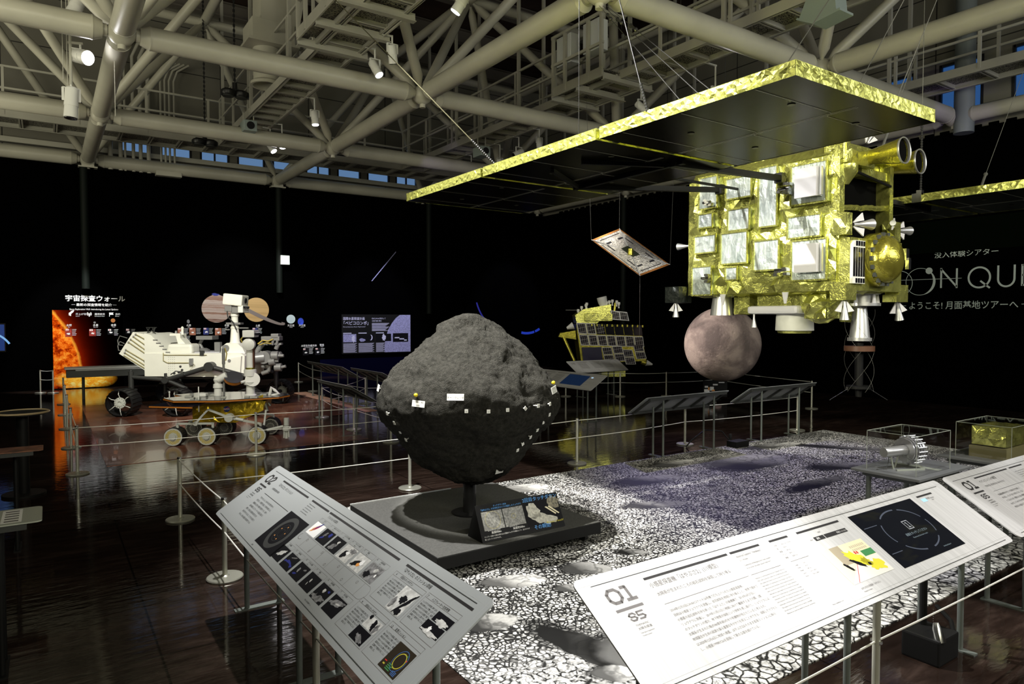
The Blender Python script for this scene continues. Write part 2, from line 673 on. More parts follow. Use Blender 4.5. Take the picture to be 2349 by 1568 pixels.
def wall_with_holes(name, along, fixed, thick, a0, a1, z0, z1, holes):
    mb = MB()
    xs = sorted({a0, a1, *[h[0] for h in holes], *[h[1] for h in holes]})
    zs = sorted({z0, z1, *[h[2] for h in holes], *[h[3] for h in holes]})
    for i in range(len(xs) - 1):
        for k in range(len(zs) - 1):
            cx, cz = (xs[i] + xs[i + 1]) / 2, (zs[k] + zs[k + 1]) / 2
            if any(h[0] < cx < h[1] and h[2] < cz < h[3] for h in holes):
                continue
            if along == 'x':
                mb.box((xs[i], fixed, zs[k]), (xs[i + 1], fixed + thick, zs[k + 1]))
            else:
                mb.box((fixed, xs[i], zs[k]), (fixed + thick, xs[i + 1], zs[k + 1]))
    return structure(mb.build(name, m_clad))


win_a = [(1.62 + 0.92 * i + (0.02 * i), 1.62 + 0.92 * i + 0.02 * i + 0.70, 5.86, 6.56) for i in range(9)]
win_b = [(4.55 + 1.25 * i, 4.55 + 1.25 * i + 0.75, 5.75, 6.72) for i in range(4)]
wall_with_holes('wall_back_upper', 'x', 19.80, 0.2, -12, 15.2, 5.40, 10.2, win_a)
wall_with_holes('wall_right_upper', 'y', 14.80, 0.2, -8, 19.80, 5.30, 10.2, win_b)
m_sky = em('dusk_daylight_behind_glass', (0.20, 0.38, 0.70), 0.46)
m_sky2 = em('deep_dusk_behind_glass', (0.04, 0.14, 0.40), 0.5)
m_winframe = pm('black_window_frame', (0.02, 0.02, 0.022), 0.5)
for i, (a, c, z0, z1) in enumerate(win_a):
    w = structure(MB().box((a, 19.86, z0), (c, 19.88, z1)).build('window_%d' % (i + 1), m_sky))
    fr = MB()
    fr.box((a - 0.02, 19.79, z0), (a + 0.03, 19.85, z1)).box((c - 0.03, 19.79, z0), (c + 0.02, 19.85, z1))
    fr.box((a, 19.79, z1 - 0.05), (c, 19.85, z1)).box((a, 19.79, z0), (c, 19.85, z0 + 0.05))
    if i % 3 == 2:
        fr.box(((a + c) / 2 - 0.02, 19.79, z0), ((a + c) / 2 + 0.02, 19.85, z1))
    fr.build('window_frame', m_winframe, w)
for i, (a, c, z0, z1) in enumerate(win_b):
    w = structure(MB().box((14.86, a, z0), (14.88, c, z1)).build('window_%d' % (i + 10), m_sky2))
    fr = MB().box((14.79, a - 0.02, z0), (14.85, a + 0.03, z1)).box((14.79, c - 0.03, z0), (14.85, c + 0.02, z1)).box((14.79, a, z1 - 0.05), (14.85, c, z1))
    fr.build('window_frame', m_winframe, w)
# cornice strips along the cladding foot
structure(MB().box((-12, 19.68, 5.78), (14.8, 19.80, 5.90)).build('trim_1', m_steel2))
structure(MB().box((14.66, -8, 5.62), (14.80, 19.7, 5.74)).build('trim_2', m_steel2))
mb = MB()
for i in range(70):
    y = -1 + i * 0.28
    if y < 19.4:
        mb.box((14.58, y, 5.20), (14.62, y + 0.16, 5.345))
structure(mb.build('trim_3', m_bwall))

# ---- roof deck and purlins, colours darkened to imitate dim roof light
m_deck = pm('rust_brown_roof_deck', (0.040, 0.022, 0.014), 0.8, 0, 0.5, 0.7)
structure(MB().box((-12, -8, 10.0), (15.2, 20.2, 10.2)).build('ceiling', m_deck))
m_purlin = pm('dim_toned_purlin', (0.15, 0.135, 0.115), 0.6)  # pale purlins, their dimness put into the colour
for i in range(11):
    y = -1.2 + 2.05 * i
    mb = MB().box((-12, y - 0.1, 9.94), (14.78, y + 0.1, 9.97)).box((-12, y - 0.012, 9.62), (14.78, y + 0.012, 9.94)).box((-12, y - 0.1, 9.59), (14.78, y + 0.1, 9.62))
    structure(mb.build('ceiling_beam', m_purlin))

# ---- columns along the walls
m_column = pm('dark_green_grey_column', (0.006, 0.009, 0.007), 0.6, spec=0.15)
cols = [(0.83, 19.5, 2.42), (5.44, 19.5, 2.42), (10.12, 19.5, 1.85), (14.46, 15.2, 0)]
for x, y, zc in cols:
    structure(MB().tube((x, y, zc), (x, y, 5.34), 0.085, n=20).build('trim_column', m_column, smooth=True))
structure(MB().tube((14.42, 5.95, 5.2), (14.42, 5.95, 9.98), 0.17, n=20).build('trim_column', pm('blue_grey_column', (0.22, 0.25, 0.25), 0.4), smooth=True))

# ------------------------------------------------------------------ space frame of the roof
KX = [-3.58, 0.92, 5.42, 9.92, 14.42]
RY = [19.52, 15.07, 10.65, 6.12, 1.65]
ZL, ZU = 5.53, 8.55
frame = thing('roof_truss', 'cream tubular steel space frame spanning the hall under the roof', 'roof truss', (5.42, 10.65, ZL))


def chord(p, q, r, name='chord_tube', cone=0.16):
    p, q = Vector(p), Vector(q)
    L = (q - p).length
    e = 0.17
    neck = r * 0.38
    mb = MB().lathe(p, q, [(e * 0.4, neck), (e, neck), (e + 0.001, neck * 1.35), (e + 0.05, neck * 1.35), (e + 0.051, r * 0.72), (e + cone, r), (e + cone + 0.001, r * 1.025), (e + cone + 0.02, r * 1.025), (e + cone + 0.021, r),
                           (L - e - cone - 0.021, r), (L - e - cone - 0.02, r * 1.025), (L - e - cone - 0.001, r * 1.025), (L - e - cone, r), (L - e - 0.051, r * 0.72), (L - e - 0.05, neck * 1.35), (L - e - 0.001, neck * 1.35), (L - e, neck), (L - e * 0.4, neck)], 20)
    return mb.build(name, m_steel, frame, smooth=35)


def node(p, r=0.17):
    mb = MB().ball(p, r, 18, 12)
    mb.tube((p[0], p[1], p[2] - r - 0.05), (p[0], p[1], p[2] - r * 0.7), 0.05)
    mb.build('node_joint', m_steel, frame, smooth=50)


def web(p, q, r):
    p, q = Vector(p), Vector(q)
    L = (q - p).length
    MB().lathe(p, q, [(0.14, 0.035), (0.20, 0.035), (0.34, r), (L - 0.34, r), (L - 0.2, 0.035), (L - 0.14, 0.035)], 14).build('web_tube', m_steel, frame, smooth=35)


def kp(i, j):
    return Vector((KX[i], RY[j], ZL))


for i in range(1, 5):                                   # chords along the hall's long axis (towards the back wall)
    for j in range(4):
        if i == 4 or (i == 1 and j == 3):
            continue
        chord(kp(i, j), kp(i, j + 1), 0.15, cone=0.12)
for j in range(4):                                      # chords across
    for i in range(4):
        if (i == 0 and j == 3):
            continue
        chord(kp(i, j), kp(i + 1, j), 0.155)
for a, c in ((0, 1), (1, 2), (2, 3)):                  # chords on the right wall
    chord((14.42, RY[a], ZL), (14.42, RY[c], ZL), 0.14)
chord((14.42, 6.12, ZL), (14.42, 1.65, ZL), 0.14)
for i in (1, 2, 3, 4):
    for j in range(4):
        node(kp(i, j))
for j in (0,):
    for i in (1, 2, 3):
        MB().box((KX[i] - 0.13, 19.42, 5.33), (KX[i] + 0.13, 19.60, 5.62)).box((KX[i] - 0.2, 19.40, 5.33), (KX[i] + 0.2, 19.60, 5.36)).build('bearing_bracket', m_steel, frame)
UX = [-1.33, 3.17, 7.67, 12.17]
UY = [17.3, 12.86, 8.4, 3.9]
for i in (1, 2, 3):
    for j in range(4):
        for sx in (-1, 1):
            for sy in (-1, 1):
                x = KX[i] + 2.25 * sx
                y = RY[j] + (2.22 if sy > 0 else -2.22)
                if y > 19.2 or (j == 3 and i == 1):
                    continue
                web(kp(i, j), (x, y, ZU), 0.085)
for x in UX[1:]:
    for k in range(3):
        MB().tube((x, UY[k], ZU), (x, UY[k + 1], ZU), 0.10, n=14).build('upper_chord', m_steel, frame, smooth=35)
for y in UY[:3]:
    for k in range(3):
        MB().tube((UX[k], y, ZU), (UX[k + 1], y, ZU), 0.10, n=14).build('upper_chord', m_steel, frame, smooth=35)

# ------------------------------------------------------------------ catwalks
m_grate, _, _ = new_mat('expanded_metal_grating')
q = N(m_grate)
co = q.coord('Object')
v = q.voro(q.mapping(co, (1, 1.6, 1)), 22, 'DISTANCE_TO_EDGE')
hole = q.math('GREATER_THAN', v, 0.13)
q.put(bsdf(m_grate).inputs['Base Color'], q.mix(hole, (0.30, 0.29, 0.24), (0.012, 0.011, 0.009)))
bsdf(m_grate).inputs['Roughness'].default_value = 0.6


def catwalk(label, axis, a0, a1, b0, b1, z, left=True, right=True, post=1.35, cross=0.46, hang=True, loc=None):
    """gangway: axis 'x' or 'y' from a0 to a1, width b0..b1, underside at z"""
    P = (lambda a, bb, zz: (a, bb, zz)) if axis == 'x' else (lambda a, bb, zz: (bb, a, zz))
    t = thing('catwalk', label, 'catwalk', P((a0 + a1) / 2, (b0 + b1) / 2, z))

    def bx(a, bb, lo, hi):
        p, r = P(a[0], bb[0], lo), P(a[1], bb[1], hi)
        return [min(p[i], r[i]) for i in range(3)], [max(p[i], r[i]) for i in range(3)]
    for bb in (b0, b1):
        s = 1 if bb == b0 else -1
        mb = MB().box(*bx((a0, a1), (bb - 0.012, bb + 0.012), z, z + 0.15)).box(*bx((a0, a1), (bb, bb + s * 0.055), z, z + 0.012)).box(*bx((a0, a1), (bb, bb + s * 0.055), z + 0.138, z + 0.15))
        mb.build('side_beam', m_steel2, t)
    MB().box(*bx((a0, a1), (b0 + 0.02, b1 - 0.02), z + 0.10, z + 0.115)).build('grating_floor', m_grate, t)
    n = int((a1 - a0) / cross)
    for k in range(n + 1):
        a = a0 + 0.05 + k * (a1 - a0 - 0.1) / max(n, 1)
        mb = MB().box(*bx((a - 0.008, a + 0.008), (b0, b1), z + 0.01, z + 0.10)).box(*bx((a - 0.04, a + 0.04), (b0 + 0.03, b1 - 0.03), z + 0.01, z + 0.022))
        mb.build('cross_beam', m_steel2, t)
    np_ = max(1, round((a1 - a0) / post))
    for bb, on in ((b0, left), (b1, right)):
        if not on:
            continue
        for k in range(np_ + 1):
            a = a0 + 0.06 + k * (a1 - a0 - 0.12) / np_
            MB().box(*bx((a - 0.025, a + 0.025), (bb - 0.02, bb + 0.02), z + 0.05, z + 1.05)).build('rail_post', m_steel2, t)
        for zz in (0.60, 1.05):
            MB().box(*bx((a0, a1), (bb - 0.018, bb + 0.018), z + zz - 0.02, z + zz + 0.02)).build('handrail', m_steel2, t)
    if hang:
        nh = max(1, round((a1 - a0) / 3.0))
        for k in range(nh + 1):
            a = a0 + 0.4 + k * (a1 - a0 - 0.8) / nh
            for bb in (b0, b1):
                MB().box(*bx((a - 0.03, a + 0.03), (bb - 0.03, bb + 0.03), z + 0.02, 9.9)).build('hanger_post', m_steel2, t)
    return t


Z = 5.9
cw1 = catwalk('cream catwalk with slatted underside running towards the back wall behind the duct nozzle', 'y', 1.0, 17.80, 3.58, 4.22, Z)
cw2 = catwalk('long cream catwalk with open railings passing above the gold solar panel', 'y', 1.0, 17.80, 8.42, 9.08, Z)
cw3 = catwalk('cream catwalk hugging the back wall in front of the blue windows', 'x', -6.0, 14.0, 17.85, 18.80, Z, cross=0.62, hang=False, right=False)
cw4 = catwalk('grey catwalk along the right wall beside the dusk-blue windows', 'y', 1.0, 17.8, 13.20, 13.95, Z, cross=0.7)


def platform(t, x0, x1, y0, y1):
    z = Z - 0.02
    for x in (x0, x1):
        MB().box((x - 0.012, y0, z), (x + 0.012, y1, z + 0.17)).build('side_beam', m_steel2, t)
    for y in (y0, (y0 + y1) / 2, y1):
        MB().box((x0, y - 0.012, z - 0.05), (x1 + 0.10, y + 0.012, z + 0.06)).box((x0, y - 0.05, z - 0.06), (x1 + 0.10, y + 0.05, z - 0.05)).build('cross_beam', m_steel2, t)
    MB().box(((x0 + x1) / 2 - 0.24, y0, z + 0.01), ((x0 + x1) / 2 - 0.20, y1, z + 0.09)).build('stringer', m_steel2, t)
    MB().box((x0, y0, z + 0.11), (x1, y1, z + 0.125)).build('grating_floor', m_grate, t)
    for y in (y0 + 0.05, y0 + 0.4, y1 - 0.4, y1 - 0.05):
        MB().box((x0 - 0.025, y - 0.03, z + 0.03), (x0 + 0.025, y + 0.03, z + 1.12)).build('rail_post', m_steel2, t)
    for zz in (0.58, 1.10):
        MB().box((x0 - 0.02, y0, z + zz - 0.025), (x0 + 0.02, y1, z + zz + 0.025)).build('handrail', m_steel2, t)
    for y in (y0, y1):
        MB().box((x0, y - 0.02, z + 1.08), (x0 + 0.5, y + 0.02, z + 1.12)).build('handrail', m_steel2, t)


platform(cw1, 3.22, 4.24, 8.75, 10.45)
platform(cw2, 8.02, 9.10, 8.95, 10.40)
for i, (y, w) in enumerate(((9.12, 'nearer to the solar panel'), (9.88, 'farther from the solar panel'))):
    t = thing('control_cabinet', 'pale grey boxy cabinet on the catwalk platform railing, %s' % w, 'cabinet', (8.16, y + 0.2, 6.42))
    MB().rbox((8.06, y, 6.42), (8.28, y + 0.42, 6.95), 0.01).build('casing', m_pale, t)
    MB().box((8.052, y + 0.02, 6.44), (8.06, y + 0.40, 6.93)).build('door', pm('cabinet_door', (0.62, 0.64, 0.65), 0.45), t)

# ------------------------------------------------------------------ air ducts
t = thing('air_duct', 'boxy cream air duct with a round nozzle hanging before the left catwalk', 'duct', (3.55, 13.2, 6.2))
mb = MB().prism([(3.35, 13.0, 7.15), (4.05, 13.0, 7.15), (4.25, 13.0, 8.2), (3.95, 13.0, 8.9), (3.6, 13.0, 8.9), (3.75, 13.0, 8.2), (3.35, 13.0, 7.75)], (0, 0.6, 0))
mb.build('elbow_casing', m_steel, t)
MB().rbox((3.18, 12.95, 6.75), (3.95, 13.65, 7.15), 0.01).box((3.10, 12.88, 6.72), (4.02, 13.72, 6.77)).build('plenum_box', m_steel, t)
MB().lathe((3.52, 13.3, 6.74), (3.52, 13.3, 6.05), [(0, 0.24), (0.6, 0.24), (0.64, 0.29), (0.69, 0.29), (0.69, 0.25), (0.4, 0.22)], 28, caps=False).build('round_nozzle', m_steel, t, smooth=35)
MB().tube((3.52, 13.3, 8.9), (3.52, 13.3, 9.98), 0.02).tube((3.75, 13.3, 8.88), (3.75, 13.3, 9.4), 0.2, n=20).build('riser', m_steel, t, smooth=35)
t = thing('duct_nozzle', 'round cream duct nozzle hanging behind the cables over the second catwalk', 'duct', (7.55, 6.4, 6.2))
MB().lathe((7.55, 6.3, 9.9), (7.55, 6.3, 6.16), [(0, 0.24), (3.6, 0.24), (3.66, 0.28), (3.74, 0.28), (3.74, 0.24), (3.4, 0.22)], 28, caps=False).build('pipe', m_steel, t, smooth=35)

# ------------------------------------------------------------------ conduits and junction box on the back wall
for i, x in enumerate((1.40, 1.62, 1.72, 1.90, 2.06, 2.24)):
    r = (0.055, 0.05, 0.028, 0.04, 0.045, 0.05)[i]
    tag(MB().path([(x, 19.52, 5.36), (x, 19.52, 8.2), (x + 0.12, 19.45, 8.5), (x + 0.5, 19.4, 8.75)], r, 10).build('conduit_pipe', m_steel2, smooth=True),
        'cream conduit rising from the black wall, %s from the left of the cluster' % ('first', 'second', 'third and thinnest', 'fourth', 'fifth', 'sixth')[i], 'conduit', 'conduits climbing the back wall')
for i, x in enumerate((2.52, 2.62, 2.72, 2.83)):
    tag(MB().path([(x, 19.50, 5.50), (x, 19.50, 7.75), (x + 0.08, 19.45, 8.0), (x + 0.35, 19.4, 8.2)], 0.026, 8).build('conduit_pipe', m_steel2, smooth=True),
        'thin cream conduit above the junction box, %s of four from the left' % ('first', 'second', 'third', 'fourth')[i], 'conduit', 'conduits climbing the back wall')
t = thing('junction_box', 'flat cream junction box at the foot of four thin conduits', 'junction box', (2.68, 19.5, 5.32))
MB().rbox((2.38, 19.40, 5.32), (2.98, 19.60, 5.52), 0.012).build('casing', m_steel2, t)
MB().box((2.40, 19.395, 5.34), (2.96, 19.40, 5.50)).build('lid', m_steel, t)

# ------------------------------------------------------------------ lamps
def spotlight(loc, aim, label, lens, body=m_white, length=0.26, r=0.07, drop=0.22, top=None, watts=0, angle=40, color=(1, 1, 1), target=None, group='track spotlights under the roof'):
    loc = Vector(loc)
    d = (Vector(aim)).normalized()
    t = thing('spotlight', label, 'spotlight', loc, group)
    e = loc + d * length * 0.55
    s = loc - d * length * 0.45
    MB().lathe(s, e, [(0, r * 0.75), (0.02, r * 0.95), (length * 0.5, r * 0.95), (length * 0.5 + 0.002, r), (length * 0.62, r), (length * 0.622, r * 0.93), (length, r)], 18).build('lamp_body', body, t, smooth=35)
    MB().tube(e, e + d * 0.012, r * 0.88, n=18).build('lens', lens, t)
    top = loc.z + drop if top is None else top
    mb = MB().bar(loc + Vector((r + 0.008, 0, 0)), loc + Vector((r + 0.008, 0, drop * 0.6)), 0.012, 0.03).bar(loc + Vector((-r - 0.008, 0, 0)), loc + Vector((-r - 0.008, 0, drop * 0.6)), 0.012, 0.03)
    mb.bar(loc + Vector((-r - 0.014, 0, drop * 0.6)), loc + Vector((r + 0.014, 0, drop * 0.6)), 0.03, 0.012)
    mb.tube(loc + Vector((0, 0, drop * 0.6)), (loc.x, loc.y, top), 0.014)
    mb.build('bracket', body, t)
    if watts:
        spot('spot_beam', e + d * 0.03, target, watts, angle, color)
    return t


ct = 5.9
SPOTS = [
    ((4.34, 10.15, 5.62), (0.35, -0.5, -1), 'white spotlight hanging just below the left catwalk platform, lens glowing', m_lens_dim),
    ((4.36, 9.55, 5.66), (0.3, 0.35, -1), 'white spotlight seen from behind beside the left catwalk platform', m_glass_dark),
    ((4.34, 13.05, 5.55), (0.05, -0.1, -1), 'white spotlight pointing straight down midway along the left catwalk', m_lens_dim),
    ((4.33, 15.20, 5.55), (0.05, -0.15, -1), 'white spotlight at the far end of the left catwalk, right of a pair', m_lens_on),
    ((4.20, 15.65, 5.52), (0.5, -0.5, -1), 'white spotlight at the far end of the left catwalk, left of a pair, tilted', m_lens_on),
    ((4.34, 7.45, 5.62), (-0.5, 0.5, -1), 'white spotlight cut by the top edge of the view near the left catwalk', m_lens_dim),
    ((9.16, 9.18, 5.60), (0.5, -0.6, -0.8), 'bright white spotlight below the second catwalk platform', m_lens_on),
    ((9.18, 12.35, 5.60), (0.0, -0.1, -1), 'white spotlight hanging straight down from the second catwalk', m_glass_dark),
    ((9.18, 13.15, 5.55), (-0.9, 0.2, -0.5), 'white spotlight turned sideways under the second catwalk', m_glass_dark),
    ((9.18, 13.95, 5.45), (0.3, 0.2, -1), 'small lit white spotlight in front of a grey diagonal strut', m_lens_dim),
    ((9.18, 15.3, 5.50), (-0.4, 0.4, -1), 'white spotlight at the far end of the second catwalk', m_glass_dark),
]
for loc, aim, label, lens in SPOTS:
    lamp = spotlight(loc, aim, label, lens, top=Z + 0.02)
    MB().bar((loc[0], loc[1], Z + 0.005), (loc[0] - 0.16, loc[1], Z + 0.005), 0.03, 0.02).build('mounting_arm', m_white, lamp)
# bright lamps on the suspended pole and over the probe
LPX, LPY = 0.27, 11.4
spotlight((LPX + 0.21, LPY, 5.36), (0.75, -1.0, -0.35), 'dazzling lamp clamped to the suspended pole above the orange wall picture', m_lens_on, r=0.10, length=0.26, drop=0.16, top=5.55)
spotlight((LPX + 0.09, LPY, 4.72), (-0.05, 0, -1), 'unlit white spotlight hanging at the bottom of the suspended pole', m_glass_dark, r=0.09, length=0.42, drop=0.3, top=5.15)
spotlight((LPX + 0.19, LPY, 6.08), (-0.5, 0.1, -1), 'white spotlight at the top of the suspended pole', m_glass_dark, r=0.09, length=0.42, drop=0.3, top=6.9)
lpo = thing('lamp_pole', 'thin vertical pole with cords carrying three lamps at the left of the roof', 'pole', (LPX, LPY, 5.8))
MB().tube((LPX + 0.09, LPY, 4.95), (LPX + 0.10, LPY, 9.95), 0.02).bar((LPX + 0.06, LPY, 5.52), (LPX + 0.24, LPY, 5.54), 0.03).bar((LPX + 0.06, LPY, 6.88), (LPX + 0.22, LPY, 6.90), 0.03).build('pole', m_steel2, lpo)
for i, dx in enumerate((0.0, 0.05, 0.62)):
    MB().tube((LPX + dx, LPY, 5.0 - 0.2 * i), (LPX + dx, LPY, 9.95), 0.006, n=6).build('cord', m_steel2, lpo)
lamp = spotlight((9.30, 7.6, 5.42), (-0.15, -0.7, -0.7), 'dazzling spotlight below the second catwalk just above the gold panel edge', m_lens_on, r=0.085, length=0.2, top=Z + 0.02)
MB().bar((9.32, 7.6, Z + 0.005), (9.04, 7.6, Z + 0.005), 0.03, 0.02).build('mounting_arm', m_white, lamp)

def floodlight(loc, label, w=0.26, big=False):
    t = thing('projector', label, 'projector', loc)
    x, y, z = loc
    MB().rbox((x - w / 2, y - w * 0.7, z - w * 0.42), (x + w / 2, y + w * 0.7, z + w * 0.42), 0.012).build('casing', m_projector, t)
    MB().tube((x, y - w * 0.7, z), (x, y - w * 0.7 - 0.02, z), w * 0.3, n=18).build('lens', m_glass_dark, t)
    MB().bar((x - w * 0.4, y, z + w * 0.4), (x - w * 0.4, y, Z + 0.05), 0.02).bar((x + w * 0.4, y, z + w * 0.4), (x + w * 0.4, y, Z + 0.05), 0.02).build('mount', m_steel2, t)


floodlight((3.56, 14.9, 5.66), 'grey-green boxy projector under the far part of the left catwalk')
floodlight((8.44, 13.6, 5.55), 'grey-green boxy projector with a rope passing it under the second catwalk')
t = thing('floodlight', 'large grey-green wedge floodlight under the catwalk at the top right', 'floodlight', (8.45, 5.14, 5.55))
FM = Matrix.Translation((8.45, 5.14, 5.72)) @ Matrix.Scale(0.74, 4) @ Matrix.Translation((-8.93, -5.0, -5.7))
MB().prism([(8.75, 4.75, 5.95), (8.75, 5.25, 5.95), (8.75, 5.4, 5.62), (8.75, 5.1, 5.45), (8.75, 4.7, 5.50)], (0.36, 0, 0)).xform(FM).build('casing', m_projector, t)
MB().prism([(8.72, 4.62, 5.49), (8.72, 5.12, 5.43), (8.72, 5.44, 5.61), (8.72, 5.42, 5.64), (8.72, 5.1, 5.47), (8.72, 4.62, 5.53)], (0.42, 0, 0)).xform(FM).build('rim', m_projector, t)
MB().bar((8.45, 5.14, 5.86), (8.45, 5.14, 6.05), 0.05).build('mount', m_steel2, t)

for loc, lab in (((3.30, 14.9, 6.30), 'black twin round fixture on a chain beside the duct nozzle'), ((3.10, 17.0, 5.72), 'black twin round fixture on a chain in front of the blue windows')):
    x, y, z = loc
    t = thing('twin_fixture', lab, 'ceiling fixture', loc)
    for s in (-1, 1):
        MB().lathe((x + 0.13 * s, y, z + 0.06), (x + 0.13 * s, y, z - 0.06), [(0, 0.12), (0.03, 0.15), (0.09, 0.15), (0.12, 0.13)], 18).build('drum', m_blackm, t, smooth=35)
        MB().tube((x + 0.13 * s, y, z - 0.06), (x + 0.13 * s, y, z - 0.075), 0.11, n=18).build('lens', m_dark, t)
    MB().box((x - 0.2, y - 0.03, z + 0.05), (x + 0.2, y + 0.03, z + 0.09)).tube((x, y, z + 0.09), (x, y, z + 0.22), 0.05).build('yoke', m_blackm, t)
    mb = MB()
    zz = z + 0.2
    k = 0
    while zz < 9.9:
        mb.box((x - (0.022 if k % 2 else 0.006), y - (0.006 if k % 2 else 0.022), zz), (x + (0.022 if k % 2 else 0.006), y + (0.006 if k % 2 else 0.022), zz + 0.055))
        zz += 0.05
        k += 1
    mb.build('chain', m_chain, t)

# exit sign lamp on the column
t = thing('exit_lamp', 'small glowing pale green sign box on the back wall column', 'exit sign', (5.55, 19.4, 3.2))
MB().rbox((5.44, 19.36, 3.20), (5.69, 19.44, 3.46), 0.008).build('casing', m_white, t)
MB().box((5.452, 19.352, 3.212), (5.678, 19.36, 3.448)).build('lit_face', em('pale_green_light', (0.75, 1.0, 0.88), 2.2), t)
MB().box((5.5, 19.44, 3.3), (5.6, 19.5, 3.36)).build('bracket', m_dark, t)

# ------------------------------------------------------------------ printed floor mats
RT = (0.8256, -0.5643)                                   # direction in which the print's own sunlight falls away
m_moonmat, _, _ = new_mat('printed_lunar_ground')
q = N(m_moonmat)
b = bsdf(m_moonmat)
co = q.coord('Object')
sx, sy, sz = q.sep(co)
warp = q.vadd(co, q.vscale(q.noisecol(co, 9, 3), 0.06))
near = q.math('SUBTRACT', 1.0, q.math('MULTIPLY', q.math('SUBTRACT', sy, 2.0), 1.1), clamp=True)
va = q.voro(warp, 15, 'DISTANCE_TO_EDGE')
vb = q.voro(warp, 34, 'DISTANCE_TO_EDGE')
na = q.noise(co, 26, 6, 0.72)
nb_ = q.noise(co, 2.2, 3)
thr = q.math('MULTIPLY', q.noise(co, 7, 4), 0.125)
stone_a = q.math('MULTIPLY', q.math('SUBTRACT', va, q.math('SUBTRACT', thr, 0.02)), 14, clamp=True)
stone_b = q.math('MULTIPLY', q.math('SUBTRACT', vb, q.math('MULTIPLY', thr, 1.5)), 10, clamp=True)
stone = q.math('ADD', q.math('MULTIPLY', stone_a, near), q.math('MULTIPLY', stone_b, q.math('SUBTRACT', 1.0, near)))
grain = q.math('MULTIPLY', q.math('SUBTRACT', na, 0.35), 4.6, clamp=True)
val = q.math('MULTIPLY', q.math('MULTIPLY', stone, grain), q.math('ADD', 0.30, q.math('MULTIPLY', nb_, 1.15)))
val = q.math('ADD', q.math('MULTIPLY', val, 1.0, clamp=True), 0.012)
fine = q.noise(q.mapping(co, (1, 2.2, 1), rot=(0, 0, R(34))), 30, 5, 0.65)
vein = q.math('MULTIPLY', q.math('SUBTRACT', q.voro(q.vadd(co, q.vscale(q.noisecol(co, 5, 4), 0.35)), 5.5, 'DISTANCE_TO_EDGE'), 0.012), 16, clamp=True)
# boulders and craters of the print, and the probe's painted shadow: centre, half length, half width, angle, darkness on the shaded side, brightness
BOULD_SHADE = [(2.45, 3.59, 0.22, 0.10, -22, 0.35, 0.85), (3.00, 3.50, 0.17, 0.11, -30, 0.15, 0.50), (3.48, 3.55, 0.13, 0.07, -30, 0.02, 0.42),
         (2.68, 3.31, 0.11, 0.06, -20, 0.25, 0.75), (2.27, 2.66, 0.34, 0.13, -80, 0.02, 0.10), (2.52, 2.40, 0.34, 0.22, -45, 0.45, 0.85), (2.22, 2.38, 0.12, 0.08, -40, 0.3, 0.8), (2.02, 3.17, 0.17, 0.11, -25, 0.10, 0.70),
         (5.23, 5.06, 0.42, 0.16, -8, 0.15, 0.62), (6.85, 5.05, 0.62, 0.36, 5, 0.12, 0.55), (6.55, 3.98, 0.55, 0.10, 4, 0.02, 0.22),  # wide patch and long dark line paint the probe's cast shadow
         (8.65, 4.85, 0.75, 0.12, -55, 0.03, 0.25), (3.95, 5.52, 0.28, 0.15, -10, 0.45, 0.80), (2.76, 3.67, 0.06, 0.025, -35, 0.02, 0.20),
         (6.05, 5.5, 0.35, 0.12, 0, 0.2, 0.7), (7.55, 4.3, 0.45, 0.16, -15, 0.08, 0.45), (4.55, 4.35, 0.3, 0.12, -20, 0.12, 0.55), (8.0, 5.5, 0.5, 0.12, -8, 0.15, 0.6), (2.05, 2.2, 0.22, 0.16, -20, 0.05, 0.6)]
wob = q.vadd(co, q.vscale(q.noisecol(co, 4, 4), 0.16))
wx, wy, _z = q.sep(wob)
for cx, cy, a, w, ang, lo, hi in BOULD_SHADE:
    ca, sa = math.cos(R(ang)), math.sin(R(ang))
    dx, dy = q.math('SUBTRACT', wx, cx + 0.08), q.math('SUBTRACT', wy, cy + 0.08)
    lx = q.math('ADD', q.math('MULTIPLY', dx, ca / a), q.math('MULTIPLY', dy, sa / a))
    ly = q.math('ADD', q.math('MULTIPLY', dx, -sa / w), q.math('MULTIPLY', dy, ca / w))
    r2 = q.math('ADD', q.math('MULTIPLY', lx, lx), q.math('MULTIPLY', ly, ly))
    inside = q.math('MULTIPLY', q.math('SUBTRACT', 1.0, r2), 5.0, clamp=True)
    g = q.math('ADD', q.math('MULTIPLY', q.math('ADD', lx, q.math('MULTIPLY', ly, 0.35)), 1.15), 0.42, clamp=True)
    shade = q.math('ADD', lo * 0.25, q.math('MULTIPLY', q.math('MULTIPLY', g, hi * 0.62), q.math('ADD', 0.35, q.math('MULTIPLY', q.math('MULTIPLY', fine, vein), 1.2))))
    rim = q.math('MULTIPLY', q.math('SUBTRACT', 1.0, q.math('MULTIPLY', q.math('ABSOLUTE', q.math('SUBTRACT', r2, 1.1)), 1.9), clamp=True), q.math('MULTIPLY', q.math('SUBTRACT', 0.15, lx), 1.2, clamp=True))
    val = q.mix(inside, val, shade)
    val = q.math('MULTIPLY', val, q.math('SUBTRACT', 1.0, q.math('MULTIPLY', rim, 0.9)))
q.put(b.inputs['Base Color'], q.mix(1.0, val, (1.0, 0.99, 0.95), 'MULTIPLY'))
b.inputs['Roughness'].default_value = 0.55
b.inputs['Specular IOR Level'].default_value = 0.25
o = MB().box((1.6, 1.90, 0.0), (9.75, 5.86, 0.006)).build('lunar_floor_mat', m_moonmat)
tag(o, 'large grey printed moon-surface mat spread under the gold probe', 'floor mat')

